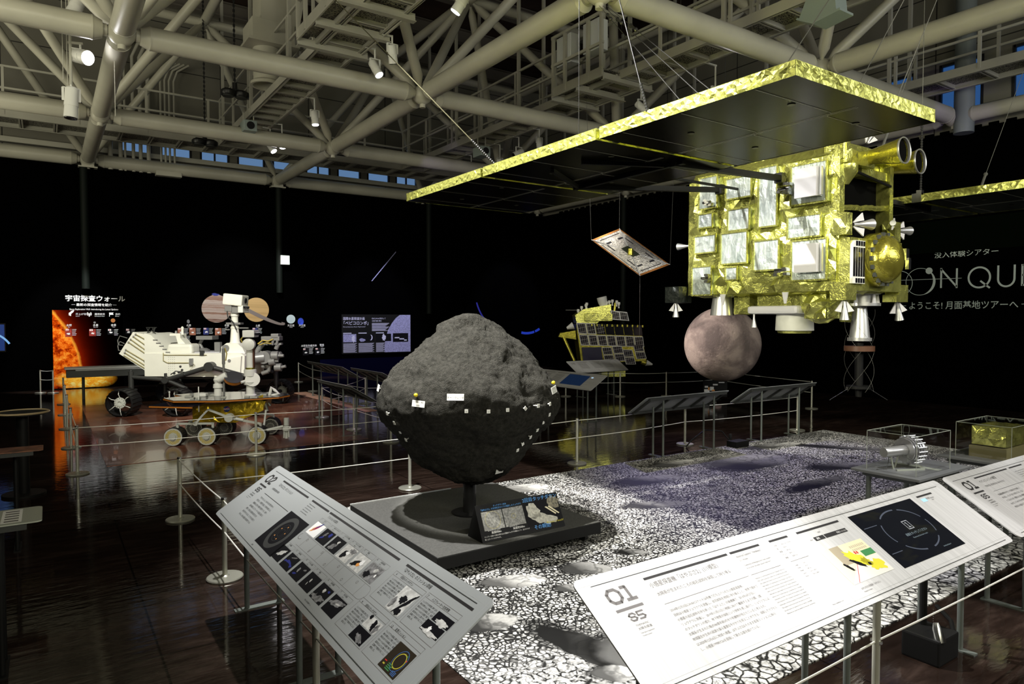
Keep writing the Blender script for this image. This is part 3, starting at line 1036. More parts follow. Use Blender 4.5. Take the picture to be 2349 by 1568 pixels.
m_mars, _, _ = new_mat('printed_martian_ground')
q = N(m_mars)
co = q.coord('Object')
w = q.vadd(co, q.vscale(q.noisecol(co, 1.2, 4), 0.5))
c1 = q.ramp(q.noise(w, 1.1, 6, 0.6), [(0.28, (0.022, 0.010, 0.007)), (0.45, (0.085, 0.030, 0.018)), (0.58, (0.16, 0.062, 0.036)), (0.8, (0.30, 0.15, 0.09))])
c1 = q.mix(q.math('MULTIPLY', q.math('SUBTRACT', q.noise(w, 3.4, 5, 0.7), 0.60), 9, clamp=True), c1, (0.045, 0.024, 0.016))
c1 = q.mix(q.math('MULTIPLY', q.math('SUBTRACT', q.noise(q.mapping(w, (1, 2.5, 1), loc=(7, 3, 0)), 2.6, 5, 0.7), 0.66), 14, clamp=True), c1, (0.48, 0.26, 0.15))
q.put(bsdf(m_mars).inputs['Base Color'], c1)
q.put(bsdf(m_mars).inputs['Normal'], q.bump(q.noise(q.mapping(co, (1, 4, 1), rot=(0, 0, R(-34))), 4, 3), 0.08, 0.012))
bsdf(m_mars).inputs['Roughness'].default_value = 0.22
bsdf(m_mars).inputs['Coat Weight'].default_value = 0.3
m_marsborder = pm('pale_salmon_sky_strip', (0.62, 0.36, 0.26), 0.4)
mb = MB().prism([(0.55, 9.05, 0), (3.75, 9.10, 0), (3.75, 11.62, 0), (5.04, 11.72, 0), (4.95, 15.7, 0), (0.55, 15.7, 0)], (0, 0, 0.005))
o = mb.build('martian_floor_mat', m_mars)
tag(o, 'reddish-brown printed mars-surface mat under the two rovers', 'floor mat')
mb = MB().prism([(4.62, 15.69, 0.005), (4.95, 15.69, 0.005), (5.04, 11.73, 0.005), (4.78, 11.71, 0.005)][::-1], (0, 0, 0.001))
mb.build('pale_border', m_marsborder, o)

# ------------------------------------------------------------------ barrier posts and cords
m_base = pm('brushed_disc_metal', (0.42, 0.42, 0.36), 0.35, 0.6)


def stanchion_parts(t):
    MB().lathe((0, 0, 0), (0, 0, 0.03), [(0, 0.112), (0.009, 0.115), (0.015, 0.110), (0.018, 0.03), (0.026, 0.02)], 28).build('base_disc', m_base, t, smooth=30)
    MB().tube((0, 0, 0.015), (0, 0, 0.525), 0.016, n=16).build('pole', m_pole, t, smooth=35)
    MB().tube((0, 0, 0.520), (0, 0, 0.533), 0.0185, n=16).box((-0.006, -0.026, 0.502), (0.006, 0.026, 0.516)).box((-0.006, -0.024, 0.300), (0.006, 0.024, 0.312)).build('cord_clip', m_chrome, t)


POSTS = {
    'F': (0.26, 8.79, 'slim barrier post at the near left corner of the mars mat'),
    'F1': (0.25, 10.63, 'slim barrier post second from the near corner along the mars mat left side'),
    'F2': (0.25, 12.5, 'slim barrier post third from the near corner along the mars mat left side'),
    'F3': (0.26, 14.36, 'slim barrier post fourth from the near corner along the mars mat left side'),
    'F4': (0.27, 16.13, 'slim barrier post farthest along the mars mat left side, against the sun picture'),
    'W1': (0.12, 18.73, 'far slim barrier post at the foot of the sun picture, the right one of two'),
    'W2': (-0.12, 18.9, 'far slim barrier post at the foot of the sun picture, the left one of two'),
    'D': (2.14, 8.78, 'slim barrier post in front of the small rover front wheel'),
    'D2': (3.89, 8.64, 'slim barrier post on the floor just left of the asteroid model equator'),
    'M1': (3.87, 9.95, 'slim barrier post between the legs of the tilted panel beside the mars mat'),
    'M2': (3.90, 11.49, 'slim barrier post at the far end of the tilted panel beside the mars mat'),
    'M3': (5.26, 12.89, 'slim barrier post close to the asteroid model left edge, beyond the tilted panel'),
    'M4': (5.13, 15.75, 'slim barrier post behind the big rover right wheel, right of two'),
    'M5': (5.56, 18.24, 'slim barrier post behind the big rover right wheel, left of two'),
    'B': (0.91, 6.30, 'slim barrier post left of the zero-two panel, the farther one'),
    'A': (0.94, 4.71, 'slim barrier post at the far left corner of the zero-two panel'),
    'A2': (0.95, 2.91, 'slim barrier post under the front edge of the zero-two panel'),
    'C': (2.98, 6.17, 'slim barrier post showing below the left underside of the asteroid model'),
    'E': (5.11, 6.13, 'slim barrier post standing alone right of the asteroid model'),
    'G1': (7.10, 6.25, 'slim barrier post behind the legs of the back-turned panel'),
    'G': (9.39, 6.07, 'slim barrier post at the far back edge of the moon mat'),
    'H': (2.94, 1.51, 'slim barrier post under the front edge of the large zero-one panel'),
    'S1': (9.35, 11.6, 'slim barrier post in front of the tilted gold lander'),
    'S2': (11.2, 10.4, 'slim barrier post left below the hanging moon globe'),
    'S3': (10.3, 10.9, 'short slim barrier post between the lander and the moon globe'),
    'S4': (12.6, 10.2, 'slim barrier post below the moon globe bottom'),
    'S5': (11.9, 7.4, 'slim barrier post right of the moon globe in the dark'),
    'S6': (9.8, 13.2, 'faint slim barrier post behind the lander right side'),
}
proto = thing('barrier_post', POSTS['F'][2], 'barrier post', (POSTS['F'][0], POSTS['F'][1], 0), 'slim barrier posts with cords', local=True)
stanchion_parts(proto)
for k, (x, y, lab) in POSTS.items():
    if k != 'F':
        copy_tree(proto, (x, y, 0), label=lab)
ROPES = [('F', 'D', 'from the mat corner post to the small rover'), ('D', 'D2', 'from the small rover to the post by the asteroid'), ('D2', 'M1', 'beside the tilted panel legs'), ('M1', 'M2', 'behind the tilted panel'),
         ('F', 'F1', 'first span along the mars mat left side'), ('F1', 'F2', 'second span along the mars mat left side'), ('F2', 'F3', 'third span along the mars mat left side'), ('F3', 'F4', 'fourth span along the mars mat left side'),
         ('W1', 'W2', 'between the two far posts under the sun picture'), ('M2', 'M3', 'leading to the post by the asteroid edge'), ('M3', 'M4', 'running back past the dark panels'), ('M4', 'M5', 'behind the big rover'),
         ('B', 'A', 'sloping toward the zero-two panel corner'), ('A', 'A2', 'running under the zero-two panel front edge'), ('B', 'C', 'crossing above the zero-two panel'), ('C', 'E', 'passing behind the asteroid model'), ('E', 'G1', 'from the lone post to the back-turned panel'),
         ('G1', 'G', 'behind the two back-turned panels'), ('S1', 'S3', 'in front of the lander'), ('S3', 'S2', 'left of the moon globe'), ('S2', 'S4', 'under the moon globe'), ('S4', 'S5', 'in the dark right of the moon globe'), ('M3', 'S1', 'between the asteroid and the lander')]


def cord(p, q, label, sag=0.012):
    pts = []
    for i in range(9):
        t = i / 8
        v = Vector(p).lerp(Vector(q), t)
        v.z -= sag * 4 * t * (1 - t)
        pts.append(v)
    tag(MB().path(pts, 0.0045, 6).build('barrier_rope', m_rope, smooth=True), label, 'barrier cord', 'white barrier cords')


for a, c, lab in ROPES:
    p, r = POSTS[a], POSTS[c]
    for z, nm in ((0.509, 'upper'), (0.306, 'lower')):
        d = (Vector((r[0], r[1], z)) - Vector((p[0], p[1], z))).normalized() * 0.016
        cord(Vector((p[0], p[1], z)) + d, Vector((r[0], r[1], z)) - d, '%s white barrier cord %s' % (nm, lab), 0.05 if a in 'M1M2' else 0.012)
cord((0.95, 2.895, 0.306), (0.97, 0.6, 0.306), 'lower white barrier cord leaving the bottom of the view under the zero-two panel')
for x0, x1, nm in ((2.956, 5.6, 'right'), (1.2, 2.924, 'left')):
    cord((x0, 1.51, 0.306), (x1, 1.51, 0.306), 'lower white barrier cord in front of the zero-one panel legs, %s of its post' % nm)

# ------------------------------------------------------------------ tilted information panels
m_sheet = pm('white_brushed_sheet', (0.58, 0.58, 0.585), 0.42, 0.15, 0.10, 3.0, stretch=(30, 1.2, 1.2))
m_sheet2 = pm('shade_greyed_sheet', (0.29, 0.305, 0.31), 0.5, 0.0)  # white panel sheet greyed in colour to imitate weaker light
m_under = pm('dark_panel_underside', (0.035, 0.037, 0.036), 0.5)
m_ink = pm('black_ink', (0.012, 0.011, 0.012), 0.6)
m_ink2 = pm('grey_ink', (0.14, 0.13, 0.13), 0.6)
m_groove = pm('grey_crease_line', (0.33, 0.34, 0.34), 0.5)
m_white_ink = pm('white_print', (0.8, 0.8, 0.8), 0.6)
m_pblack = pm('black_photo_print', (0.004, 0.004, 0.006), 0.6, spec=0.15)
m_pgrey = pm('grey_rock_photo_print', (0.16, 0.16, 0.165), 0.45, 0, 0.75, 60)
m_plgrey = pm('pale_rock_photo_print', (0.50, 0.50, 0.49), 0.45, 0, 0.3, 50)
m_pblue = pm('blue_photo_print', (0.02, 0.03, 0.22), 0.4)
m_porange = pm('orange_photo_print', (0.75, 0.32, 0.08), 0.4)
m_pyellow = pm('yellow_photo_print', (0.72, 0.66, 0.04), 0.4)
m_pgreen = pm('green_photo_print', (0.05, 0.24, 0.08), 0.4)
m_pcream = pm('cream_photo_print', (0.80, 0.73, 0.50), 0.4)
m_pred = pm('red_photo_print', (0.65, 0.03, 0.03), 0.4)


def round_rect(u0, v0, u1, v1, r, n=5):
    pts = []
    for cx, cy, a in ((u1 - r, v0 + r, -90), (u1 - r, v1 - r, 0), (u0 + r, v1 - r, 90), (u0 + r, v0 + r, 180)):
        for i in range(n + 1):
            t = R(a + 90 * i / n)
            pts.append((cx + r * math.cos(t), cy + r * math.sin(t)))
    return pts


def info_panel(label, o, U, L, V, D, legs, sheet, name='info_panel', leg_r=0.0145, ribs=True, foot=True, group='tilted information panels', leg_mat=None):
    """o: front left corner of the printed face; U along its length; V up its slope"""
    S = Sheet(o, U, V)
    mid = S.p(L / 2, D / 2)
    t = thing(name, label, 'information panel', (mid.x, mid.y, 0), group)
    MB().prism([S.p(u, v, 0) for u, v in round_rect(0, 0, L, D, 0.028)], -S.n * 0.006).build('printed_plate', sheet, t)
    mb = MB()
    for v in (0.03, D - 0.03):
        p, r = S.p(0.06, v, 0) - S.n * 0.021, S.p(L - 0.06, v, 0) - S.n * 0.021
        mb.bar(p, r, 0.04, 0.028)
    if ribs:
        n = max(2, round(L / 0.42))
        for k in range(n + 1):
            u = 0.08 + (L - 0.16) * k / n
            mb.bar(S.p(u, 0.04, 0) - S.n * 0.02, S.p(u, D - 0.04, 0) - S.n * 0.02, 0.03, 0.024)
    mb.build('support_frame', m_under, t)
    for u in legs:
        for v in (0.17 * D / 0.434, 0.39 * D / 0.434):
            p = S.p(u, v, 0) - S.n * 0.02
            MB().tube((p.x, p.y, 0.006), p, leg_r, n=14).build('leg', leg_mat or m_leg, t, smooth=35)
        if foot:
            a, c = S.p(u, 0.10, 0), S.p(u, D + 0.0, 0)
            MB().box((min(a.x, c.x) - 0.022 * abs(S.U.x), min(a.y, c.y) - 0.022 * abs(S.U.y), 0), (max(a.x, c.x) + 0.022 * abs(S.U.x), max(a.y, c.y) + 0.022 * abs(S.U.y), 0.008)).build('foot_plate', leg_mat or m_leg, t)
    return t, S


V2, D2 = Vector((0.365, 0, 0.235)), 0.434
p2, S2 = info_panel('shade-greyed zero-two panel with many small mission photographs, its slope facing left', (0.79, 4.2, 0.575), (0, -1, 0), 2.42, V2, D2, (0.07, 1.07, 2.07), m_sheet2)
V1, D1 = Vector((0, 0.38, 0.235)), 0.4468
p1, S1 = info_panel('long bright white zero-one panel with a built-in screen, lying under the gold probe', (1.45, 1.39, 0.575), (1, 0, 0), 2.585, V1, D1, (0.30, 1.33, 2.39), m_sheet)
p1b, S1b = info_panel('bright white zero-one panel cut by the right edge of the view', (4.11, 1.39, 0.575), (1, 0, 0), 2.2, V1, D1, (0.56, 1.7), m_sheet)


def numeral(mb, S, ch, u, v, w, h, t):
    """angular stencil-like figures 0 1 2 S 5"""
    c = min(w, h) * 0.22

    def stroke(pts):
        for i in range(len(pts) - 1):
            a, b2 = Vector(pts[i]), Vector(pts[i + 1])
            d = (b2 - a).normalized()
            n2 = Vector((-d.y, d.x)) * t / 2
            e = d * t * 0.28
            mb.poly([S.p(*(a - e - n2)), S.p(*(b2 + e - n2)), S.p(*(b2 + e + n2)), S.p(*(a - e + n2))])
    x0, x1, y0, y1 = u + t / 2, u + w - t / 2, v + t / 2, v + h - t / 2
    ym = (y0 + y1) / 2
    if ch == '0':
        stroke([(x0 + c, y0), (x1 - c, y0), (x1, y0 + c), (x1, y1 - c), (x1 - c, y1), (x0 + c, y1), (x0, y1 - c), (x0, y0 + c), (x0 + c, y0)])
    elif ch == '1':
        stroke([(x0, y1), ((x0 + x1) / 2, y1), ((x0 + x1) / 2, y0)])
        stroke([(x0, y0), (x1, y0)])
    elif ch == '2':
        stroke([(x0, y1 - c), (x0 + c, y1), (x1 - c, y1), (x1, y1 - c), (x1, ym + c), (x0, y0 + c * 0.5), (x0, y0), (x1, y0)])
    elif ch == 'S':
        stroke([(x1, y1 - c), (x1 - c, y1), (x0 + c, y1), (x0, y1 - c), (x0, ym + c), (x0 + c, ym), (x1 - c, ym), (x1, ym - c), (x1, y0 + c), (x1 - c, y0), (x0 + c, y0), (x0, y0 + c)])
    elif ch == '5':
        stroke([(x1, y1), (x0, y1), (x0, ym), (x1 - c, ym), (x1, ym - c), (x1, y0 + c), (x1 - c, y0), (x0, y0)])


def big_number(S, par, d1, d2, u=0.09, v=0.318, scale=1.0, lines=True, ink=None):
    mb = MB()
    numeral(mb, S, d1, u, v, 0.066, 0.063, 0.012)
    numeral(mb, S, d2, u + 0.071, v, 0.052, 0.063, 0.012)
    S.rect(mb, u, v - 0.028, u + 0.122, v - 0.0175)
    numeral(mb, S, 'S', u + 0.030, v - 0.073, 0.035, 0.033, 0.0065)
    numeral(mb, S, '5', u + 0.068, v - 0.073, 0.035, 0.033, 0.0065)
    S.text(mb, 'THEMATIC', u + 0.034, v - 0.091, 0.0095, squeeze=1.3)
    S.text(mb, '太陽系探査', u + 0.034, v - 0.105, 0.0105, squeeze=1.2)
    S.text(mb, 'Solar System Exploration', u + 0.034, v - 0.118, 0.006)
    S.text(mb, 'Planetary probes', u + 0.034, v - 0.128, 0.006)
    mb.build('printed_number', ink or m_ink, par)


def creases(S, par, us, D, vs=(0.022,)):
    mb = MB()
    L = 2.42
    for u in us:
        S.rect(mb, u - 0.0009, 0.0, u + 0.0009, D, 0.5)
    for v in (0.035, D - 0.03):
        S.rect(mb, 0.0, v - 0.0007, L, v + 0.0007, 0.5)
    mb.build('crease_lines', m_groove, par)


JP = ['2014年12月3日にH-IIAロケット26号機で打ち上げられた小惑星探査機。', '目的は小惑星リュウグウを探査し、岩石試料を地球に持ち帰ること。世界で初めて', '小惑星の岩石試料を持ち帰った「はやぶさ」の後継機で、2018年6月27日に', 'リュウグウに到着し、2019年11月13日に地球に向けて離脱するまでの間、2度',
      'のタッチダウンの成功、地下物質の採取という快挙を成し遂げた。リュウグウには', '太陽系が生まれた頃(約46億年前)の水や有機物が残されていると考えられ、', '地球誕生や生命の起源を探る重要な手がかりを得ることができる。採取したカプセル', 'は2020年12月6日に地球へ帰還。はやぶさ2はそのまま拡張ミッションに移行', 'し、小惑星1998KY26を目指して新たな旅を続けている。']
EN = ['Hayabusa2 is an asteroid explorer launched in December 2014 on an', 'H-IIA rocket. Its goal was to explore the asteroid Ryugu and to bring', 'rock samples back to Earth. It is the successor of the first probe to', 'return samples of an asteroid, and arrived at Ryugu in June 2018. It', 'made two successful touchdowns, collected material from below the', 'surface, and left for home in November 2019. Ryugu is believed to', 'keep water and organic matter from the time when the solar system', 'was born some 4.6 billion years ago, an important clue to the origin', 'of the Earth and of life. The capsule with the samples landed on',
      'Earth in December 2020. The explorer then moved on to an extended', 'mission and continues its journey to the asteroid 1998 KY26.', 'The model in front of you shows the probe at its real size.', 'Its solar panels are spread as they are during cruise flight.', 'Please do not touch the exhibits or step over the barriers.']

# ---- print on the long zero-one panel
big_number(S1, p1, '0', '1', ink=m_ink2)
mb = MB()
for u0, u1 in ((0.286, 0.742), (0.759, 0.944), (1.011, 1.138), (1.204, 1.528), (2.257, 2.416)):
    S1.rect(mb, u0, 0.374, u1, 0.384)
S1.rect(mb, 1.272, 0.318, 1.345, 0.338)
S1.rect(mb, 1.350, 0.318, 1.52, 0.338)
mb.build('heading_bars', m_ink, p1)
mb = MB()
for u0, u1 in ((0.293, 0.751), (0.768, 0.954), (1.023, 1.147)):
    S1.rect(mb, u0, 0.2675, u1, 0.2692)
S1.text(mb, '小惑星探査機「はやぶさ2」(1/1模型)', 0.29, 0.340, 0.0245, squeeze=0.90)
S1.text(mb, '太陽系が生まれたころの岩石試料を採取して持ち帰る', 0.293, 0.304, 0.0165)
S1.para(mb, JP, 0.295, 0.236, 0.0125, 0.0195, 0.455)
S1.text(mb, 'Asteroid Explorer "Hayabusa2"', 0.775, 0.352, 0.0145, squeeze=0.85)
S1.text(mb, '(1/1 Model)', 0.775, 0.334, 0.011)
S1.para(mb, ['Collecting and bringing back rock samples', 'from when the solar system was born'], 0.776, 0.310, 0.0098, 0.014, 0.17)
S1.para(mb, EN, 0.77, 0.247, 0.0075, 0.0125, 0.185)
for r, (a, c) in enumerate((('全長', '1.0 x 1.6 x 1.25 m'), ('幅', '6.0 m'), ('重量', '609 kg'), ('打上げ', '2014.12.3'), ('帰還', '2020.12.6'))):
    S1.text(mb, a, 1.015, 0.350 - 0.016 * r, 0.009)
    S1.text(mb, c, 1.06, 0.350 - 0.016 * r, 0.009)
for r, (a, c) in enumerate((('Length', '1.0 m'), ('Width', '6.0 m'), ('Weight', '609 kg'), ('Launch', 'Dec. 3, 2014'), ('Return', 'Dec. 6, 2020'))):
    S1.text(mb, a, 1.025, 0.245 - 0.014 * r, 0.008)
    S1.text(mb, c, 1.075, 0.245 - 0.014 * r, 0.008)
S1.text(mb, '2020', 1.33, 0.352, 0.010)
S1.text(mb, '2014', 1.24, 0.326, 0.009)
S1.text(mb, 'はやぶさ2と探査機「はやぶさ」', 1.245, 0.064, 0.0105)
S1.text(mb, 'Hayabusa2 on display', 1.245, 0.051, 0.007)
S1.text(mb, 'Photo: exhibition room', 1.02, 0.052, 0.008)
S1.text(mb, '言語切替', 2.30, 0.352, 0.013)
S1.text(mb, 'Language', 2.355, 0.352, 0.011)
S1.text(mb, 'Select', 2.355, 0.340, 0.010)
mb.build('printed_text', m_ink2, p1)
mb = MB()
S1.text(mb, '運用', 1.285, 0.3235, 0.012, k=2)
S1.text(mb, '拡張ミッション', 1.44, 0.3235, 0.011, k=2)
mb.build('timeline_text', m_white_ink, p1)
mb = MB()
for u in (1.002, 1.150, 1.580, 1.599, 2.235, 2.25):
    S1.rect(mb, u - 0.0008, 0.0, u + 0.0008, D1, 0.4)
for v in (0.035, D1 - 0.032):
    S1.rect(mb, 0.0, v - 0.0006, 2.585, v + 0.0006, 0.4)
mb.build('crease_lines', m_groove, p1)
# printed photograph of a yellow probe in a bright hall
mb = MB()
S1.rect(mb, 1.228, 0.092, 1.545, 0.268)
mb.cur = 1
S1.rect(mb, 1.29, 0.175, 1.36, 0.268, 1.3)
mb.cur = 2
S1.blob(mb, 1.40, 0.190, 0.060, 0.030, 1.6, 3, 0.3, -0.6)
S1.blob(mb, 1.475, 0.135, 0.052, 0.026, 1.6, 5, 0.35, -0.1)
S1.blob(mb, 1.435, 0.165, 0.030, 0.018, 1.6, 9, 0.3, -0.5)
mb.cur = 3
S1.rect(mb, 1.46, 0.185, 1.545, 0.215, 1.3)
mb.cur = 4
S1.blob(mb, 1.375, 0.170, 0.045, 0.010, 1.9, 7, 0.2, -0.65)
S1.blob(mb, 1.30, 0.165, 0.028, 0.009, 1.9, 8, 0.2, -0.9)
S1.blob(mb, 1.44, 0.150, 0.010, 0.009, 1.9, 8, 0.3)
mb.cur = 5
mb.poly([S1.p(1.270, 0.092, 1.5), S1.p(1.274, 0.092, 1.5), S1.p(1.368, 0.168, 1.5), S1.p(1.364, 0.168, 1.5)])
S1.rect(mb, 1.415, 0.208, 1.425, 0.222, 1.9)
S1.rect(mb, 1.430, 0.208, 1.440, 0.220, 1.9)
mb.cur = 6
for i in range(8):
    S1.rect(mb, 1.42 + 0.014 * i, 0.238, 1.43 + 0.014 * i, 0.25, 1.5)
    S1.rect(mb, 1.42 + 0.014 * i, 0.222, 1.43 + 0.014 * i, 0.232, 1.5)
mb.cur = 7
mb.poly([S1.p(1.228, 0.092, 1.2), S1.p(1.545, 0.092, 1.2), S1.p(1.545, 0.182, 1.2), S1.p(1.39, 0.182, 1.2)])
mb.build('printed_photo', [m_pcream, pm('taupe_photo_print', (0.36, 0.31, 0.22), 0.5), m_pyellow, m_pgreen, m_pblack, m_pred, pm('tan_photo_print', (0.55, 0.49, 0.35), 0.5), pm('pale_photo_print', (0.72, 0.71, 0.66), 0.5)], p1)
# screen with a dark picture
m_screen, _, _ = new_mat('dark_lit_screen')
q = N(m_screen)
co = q.coord('Object')
gold = q.math('MULTIPLY', q.math('SUBTRACT', q.noise(q.mapping(co, (1, 3, 3)), 3.2, 3, 0.6), 0.55), 4, clamp=True)
q.put(bsdf(m_screen).inputs['Emission Color'], q.mix(gold, (0.0012, 0.0025, 0.0060), (0.020, 0.020, 0.006)))
bsdf(m_screen).inputs['Emission Strength'].default_value = 1.0
bsdf(m_screen).inputs['Base Color'].default_value = (0.004, 0.004, 0.005, 1)
bsdf(m_screen).inputs['Roughness'].default_value = 0.10
bsdf(m_screen).inputs['Specular IOR Level'].default_value = 0.12
m_scr_line = em('lit_blue_grey_screen_lines', (0.10, 0.12, 0.17), 0.5)
m_scr_text = em('lit_pale_screen_text', (0.35, 0.45, 0.5), 0.5)
m_scr_mark = em('lit_white_screen_mark', (0.5, 0.52, 0.55), 0.6)
mb = MB()
S1.rect(mb, 1.611, 0.077, 2.195, 0.384, 1.0)
scr = mb.build('screen', m_screen, p1)
mb = MB()
for a0, a1 in ((20, 70), (80, 130), (150, 200), (215, 260), (280, 320), (335, 370)):
    S1.ring(mb, 1.93, 0.235, 0.19, 0.118, 0.007, 2.0, a0=a0, a1=a1)
S1.rect(mb, 1.63, 0.300, 1.74, 0.3035, 2.0)
S1.rect(mb, 1.63, 0.150, 1.72, 0.1535, 2.0)
mb.build('screen_ring', m_scr_line, scr)
mb = MB()
S1.outline(mb, 1.925, 0.232, 1.975, 0.282, 0.004, 2.2)
S1.rect(mb, 1.948, 0.245, 1.953, 0.272, 2.2)
S1.rect(mb, 1.940, 0.241, 1.961, 0.2455, 2.2)
S1.rect(mb, 1.941, 0.267, 1.948, 0.272, 2.2)
mb.build('screen_logo', m_scr_mark, scr)
mb = MB()
S1.text(mb, '画面をタッチしてください', 1.955, 0.205, 0.0165, k=2.2, align='CENTER')
S1.text(mb, 'Please touch the screen to start', 1.955, 0.186, 0.0105, k=2.2, align='CENTER')
S1.text(mb, 'Small Body Explorer', 2.02, 0.10, 0.009, k=2.2)
mb.build('screen_text', m_scr_text, scr)
mb = MB()
S1.rect(mb, 2.268, 0.342, 2.315, 0.362, 1.5)
mb.build('lit_button', em('lit_blue_button', (0.45, 0.75, 1.0), 1.0), p1)

# ---- print on the second zero-one panel
big_number(S1b, p1b, '0', '1', u=0.105, v=0.324)
mb = MB()
for u0, u1 in ((0.29, 0.737), (0.77, 0.96), (1.01, 1.14), (1.2, 1.6)):
    S1b.rect(mb, u0, 0.384, u1, 0.393)
S1b.rect(mb, 0.305, 0.278, 0.76, 0.280)
S1b.text(mb, 'イオンエンジンの模型', 0.29, 0.350, 0.022)
S1b.text(mb, '宇宙を長く飛び続けるための小さな力', 0.293, 0.316, 0.015)
S1b.para(mb, ['探査機は燃料のキセノンを電気の力で加速して', '噴き出し、少しずつ速さを増していく。力は', 'とても小さいが、燃費がよく長い時間使える。', '4台のエンジンのうち3台を同時に運転し、', '地球から小惑星まで往復した。'], 0.305, 0.246, 0.014, 0.024, 0.44)
S1b.para(mb, EN[:9], 0.78, 0.352, 0.009, 0.014, 0.19)
mb.build('printed_text', m_ink, p1b)
mb = MB()
for u in (0.045, 0.055, 0.765, 1.0):
    S1b.rect(mb, u - 0.0008, 0.0, u + 0.0008, D1, 0.4)
S1b.rect(mb, 0, 0.0345, 2.2, 0.0355, 0.4)
mb.build('crease_lines', m_groove, p1b)

# ---- print on the shade-greyed zero-two panel
big_number(S2, p2, '0', '2', u=0.068, v=0.306)
mb = MB()
for u0, u1 in ((0.284, 0.726), (0.79, 1.035), (1.052, 1.825), (1.887, 2.369)):
    S2.rect(mb, u0, 0.367, u1, 0.377)
S2.rect(mb, 0.253, 0.2545, 0.70, 0.2575)
mb.build('heading_bars', m_ink, p2)
mb = MB()
S2.text(mb, '「はやぶさ2」のミッション', 0.277, 0.334, 0.023, squeeze=0.9)
S2.text(mb, '小惑星探査機の軌跡', 0.262, 0.298, 0.015)
S2.para(mb, ['「はやぶさ2」は、2014年12月に種子島から', '飛び立ち、小惑星を目指して3年半の旅をした。', '到着後は上空から地形や温度をくわしく調べ、', '2度の着陸と人工クレーターの生成に挑んだ。', '採取した岩石は太陽系の成り立ちを', '知る手がかりになる。カプセルを届けた', 'あとも、次の小惑星へ飛び続けている。'], 0.257, 0.222, 0.0135, 0.0225, 0.44)
S2.para(mb, ['The asteroid lies between', 'Earth and Mars and the', 'probe flew around the sun', 'before it arrived there', 'after three and a half years'], 0.80, 0.348, 0.0085, 0.0135, 0.22)
S2.text(mb, 'ミッションの流れ', 1.075, 0.346, 0.017, squeeze=0.9)
S2.text(mb, '「はやぶさ2」のミッション詳細', 1.893, 0.347, 0.019, squeeze=0.8)
for i in range(6):
    S2.text(mb, '%d' % (i + 1), 1.05 + 0.131 * i, 0.322, 0.011)
    S2.text(mb, ('打上げ', '地球スイングバイ', 'リュウグウ到着', 'ローバー分離', '着陸', '2回目着陸')[i], 1.085 + 0.131 * i, 0.322, 0.0085)
    S2.text(mb, ('2014.12', '2015.12', '2018.6', '2018.9', '2019.2', '2019.7')[i], 1.085 + 0.131 * i, 0.313, 0.006)
for i in range(6):
    S2.text(mb, '%d' % (12 - i), 1.0 + 0.14 * i, 0.145, 0.011)
    S2.text(mb, ('次の目標', '地球帰還', 'カプセル分離', '離脱', '衝突装置', '地下物質')[i], 1.035 + 0.14 * i, 0.145, 0.0085)
    S2.text(mb, ('2031.7', '2020.12', '2020.12', '2019.11', '2019.4', '2019.7')[i], 1.035 + 0.14 * i, 0.136, 0.006)
for (u, v, no, ti, wd) in ((1.885, 0.320, '6', '1回目のタッチダウン', 0.12), (2.132, 0.322, '7', '人工クレーター生成実験', 0.12), (1.862, 0.168, '9', '2回目のタッチダウン', 0.12), (2.108, 0.174, '12', '拡張ミッション', 0.12)):
    S2.text(mb, no, u, v - 0.001, 0.014)
    S2.text(mb, ti, u + 0.035, v, 0.0125, squeeze=0.85)
    S2.para(mb, ['リュウグウの表面に降り立ち、', '弾丸を撃ち込んで舞い上がった', '岩石のかけらを採取した。高度', '500メートルから自動で降下し、', '目印をたよりに数十センチの', '正確さで着地することに', '成功した。'], u + 0.002, v - 0.022, 0.0085, 0.0115, 0.105)
S2.text(mb, '太陽系', 0.735, 0.030, 0.008)
S2.text(mb, '写真・図 探査機チーム', 1.55, 0.036, 0.007)
mb.build('printed_text', m_ink, p2)
mb = MB()
for u0, v0, u1, v1 in ((1.868, 0.204, 2.112, 0.334), (2.125, 0.204, 2.352, 0.338), (1.845, 0.056, 2.082, 0.187), (2.095, 0.056, 2.335, 0.192)):
    S2.outline(mb, u0, v0, u1, v1, 0.0014, 0.6)
    S2.rect(mb, u0, v1 - 0.020, u1, v1 - 0.0188, 0.6)
for i in range(6):
    S2.outline(mb, 1.042 + 0.131 * i, 0.309, 1.16 + 0.131 * i, 0.332, 0.0009, 0.6)
    S2.outline(mb, 0.99 + 0.14 * i, 0.134, 1.115 + 0.14 * i, 0.155, 0.0009, 0.6)
S2.rect(mb, 1.08, 0.228, 1.82, 0.2293, 0.6)
S2.rect(mb, 1.08, 0.166, 1.82, 0.1673, 0.6)
for i in range(7):
    S2.rect(mb, 1.12 + 0.11 * i, 0.167, 1.1213 + 0.11 * i, 0.228, 0.6)
S2.ring(mb, 1.82, 0.198, 0.031, 0.031, 0.0013, 0.6, a0=-90, a1=90)
for i in range(7):
    S2.ring(mb, 1.13 + 0.1 * i, 0.197 + 0.015 * (-1) ** i, 0.006, 0.006, 0.0022, 0.6, n=10)
S2.ring(mb, 1.05, 0.208, 0.022, 0.016, 0.0035, 0.6, a0=120, a1=330)
mb.build('diagram_lines', m_ink2, p2)
mb = MB()
for u in (0.02, 1.848, 2.40):
    S2.rect(mb, u - 0.0007, 0.0, u + 0.0007, D2, 0.4)
for v in (0.030, D2 - 0.028):
    S2.rect(mb, 0.0, v - 0.0006, 2.42, v + 0.0006, 0.4)
mb.build('crease_lines', m_groove, p2)
mb = MB()
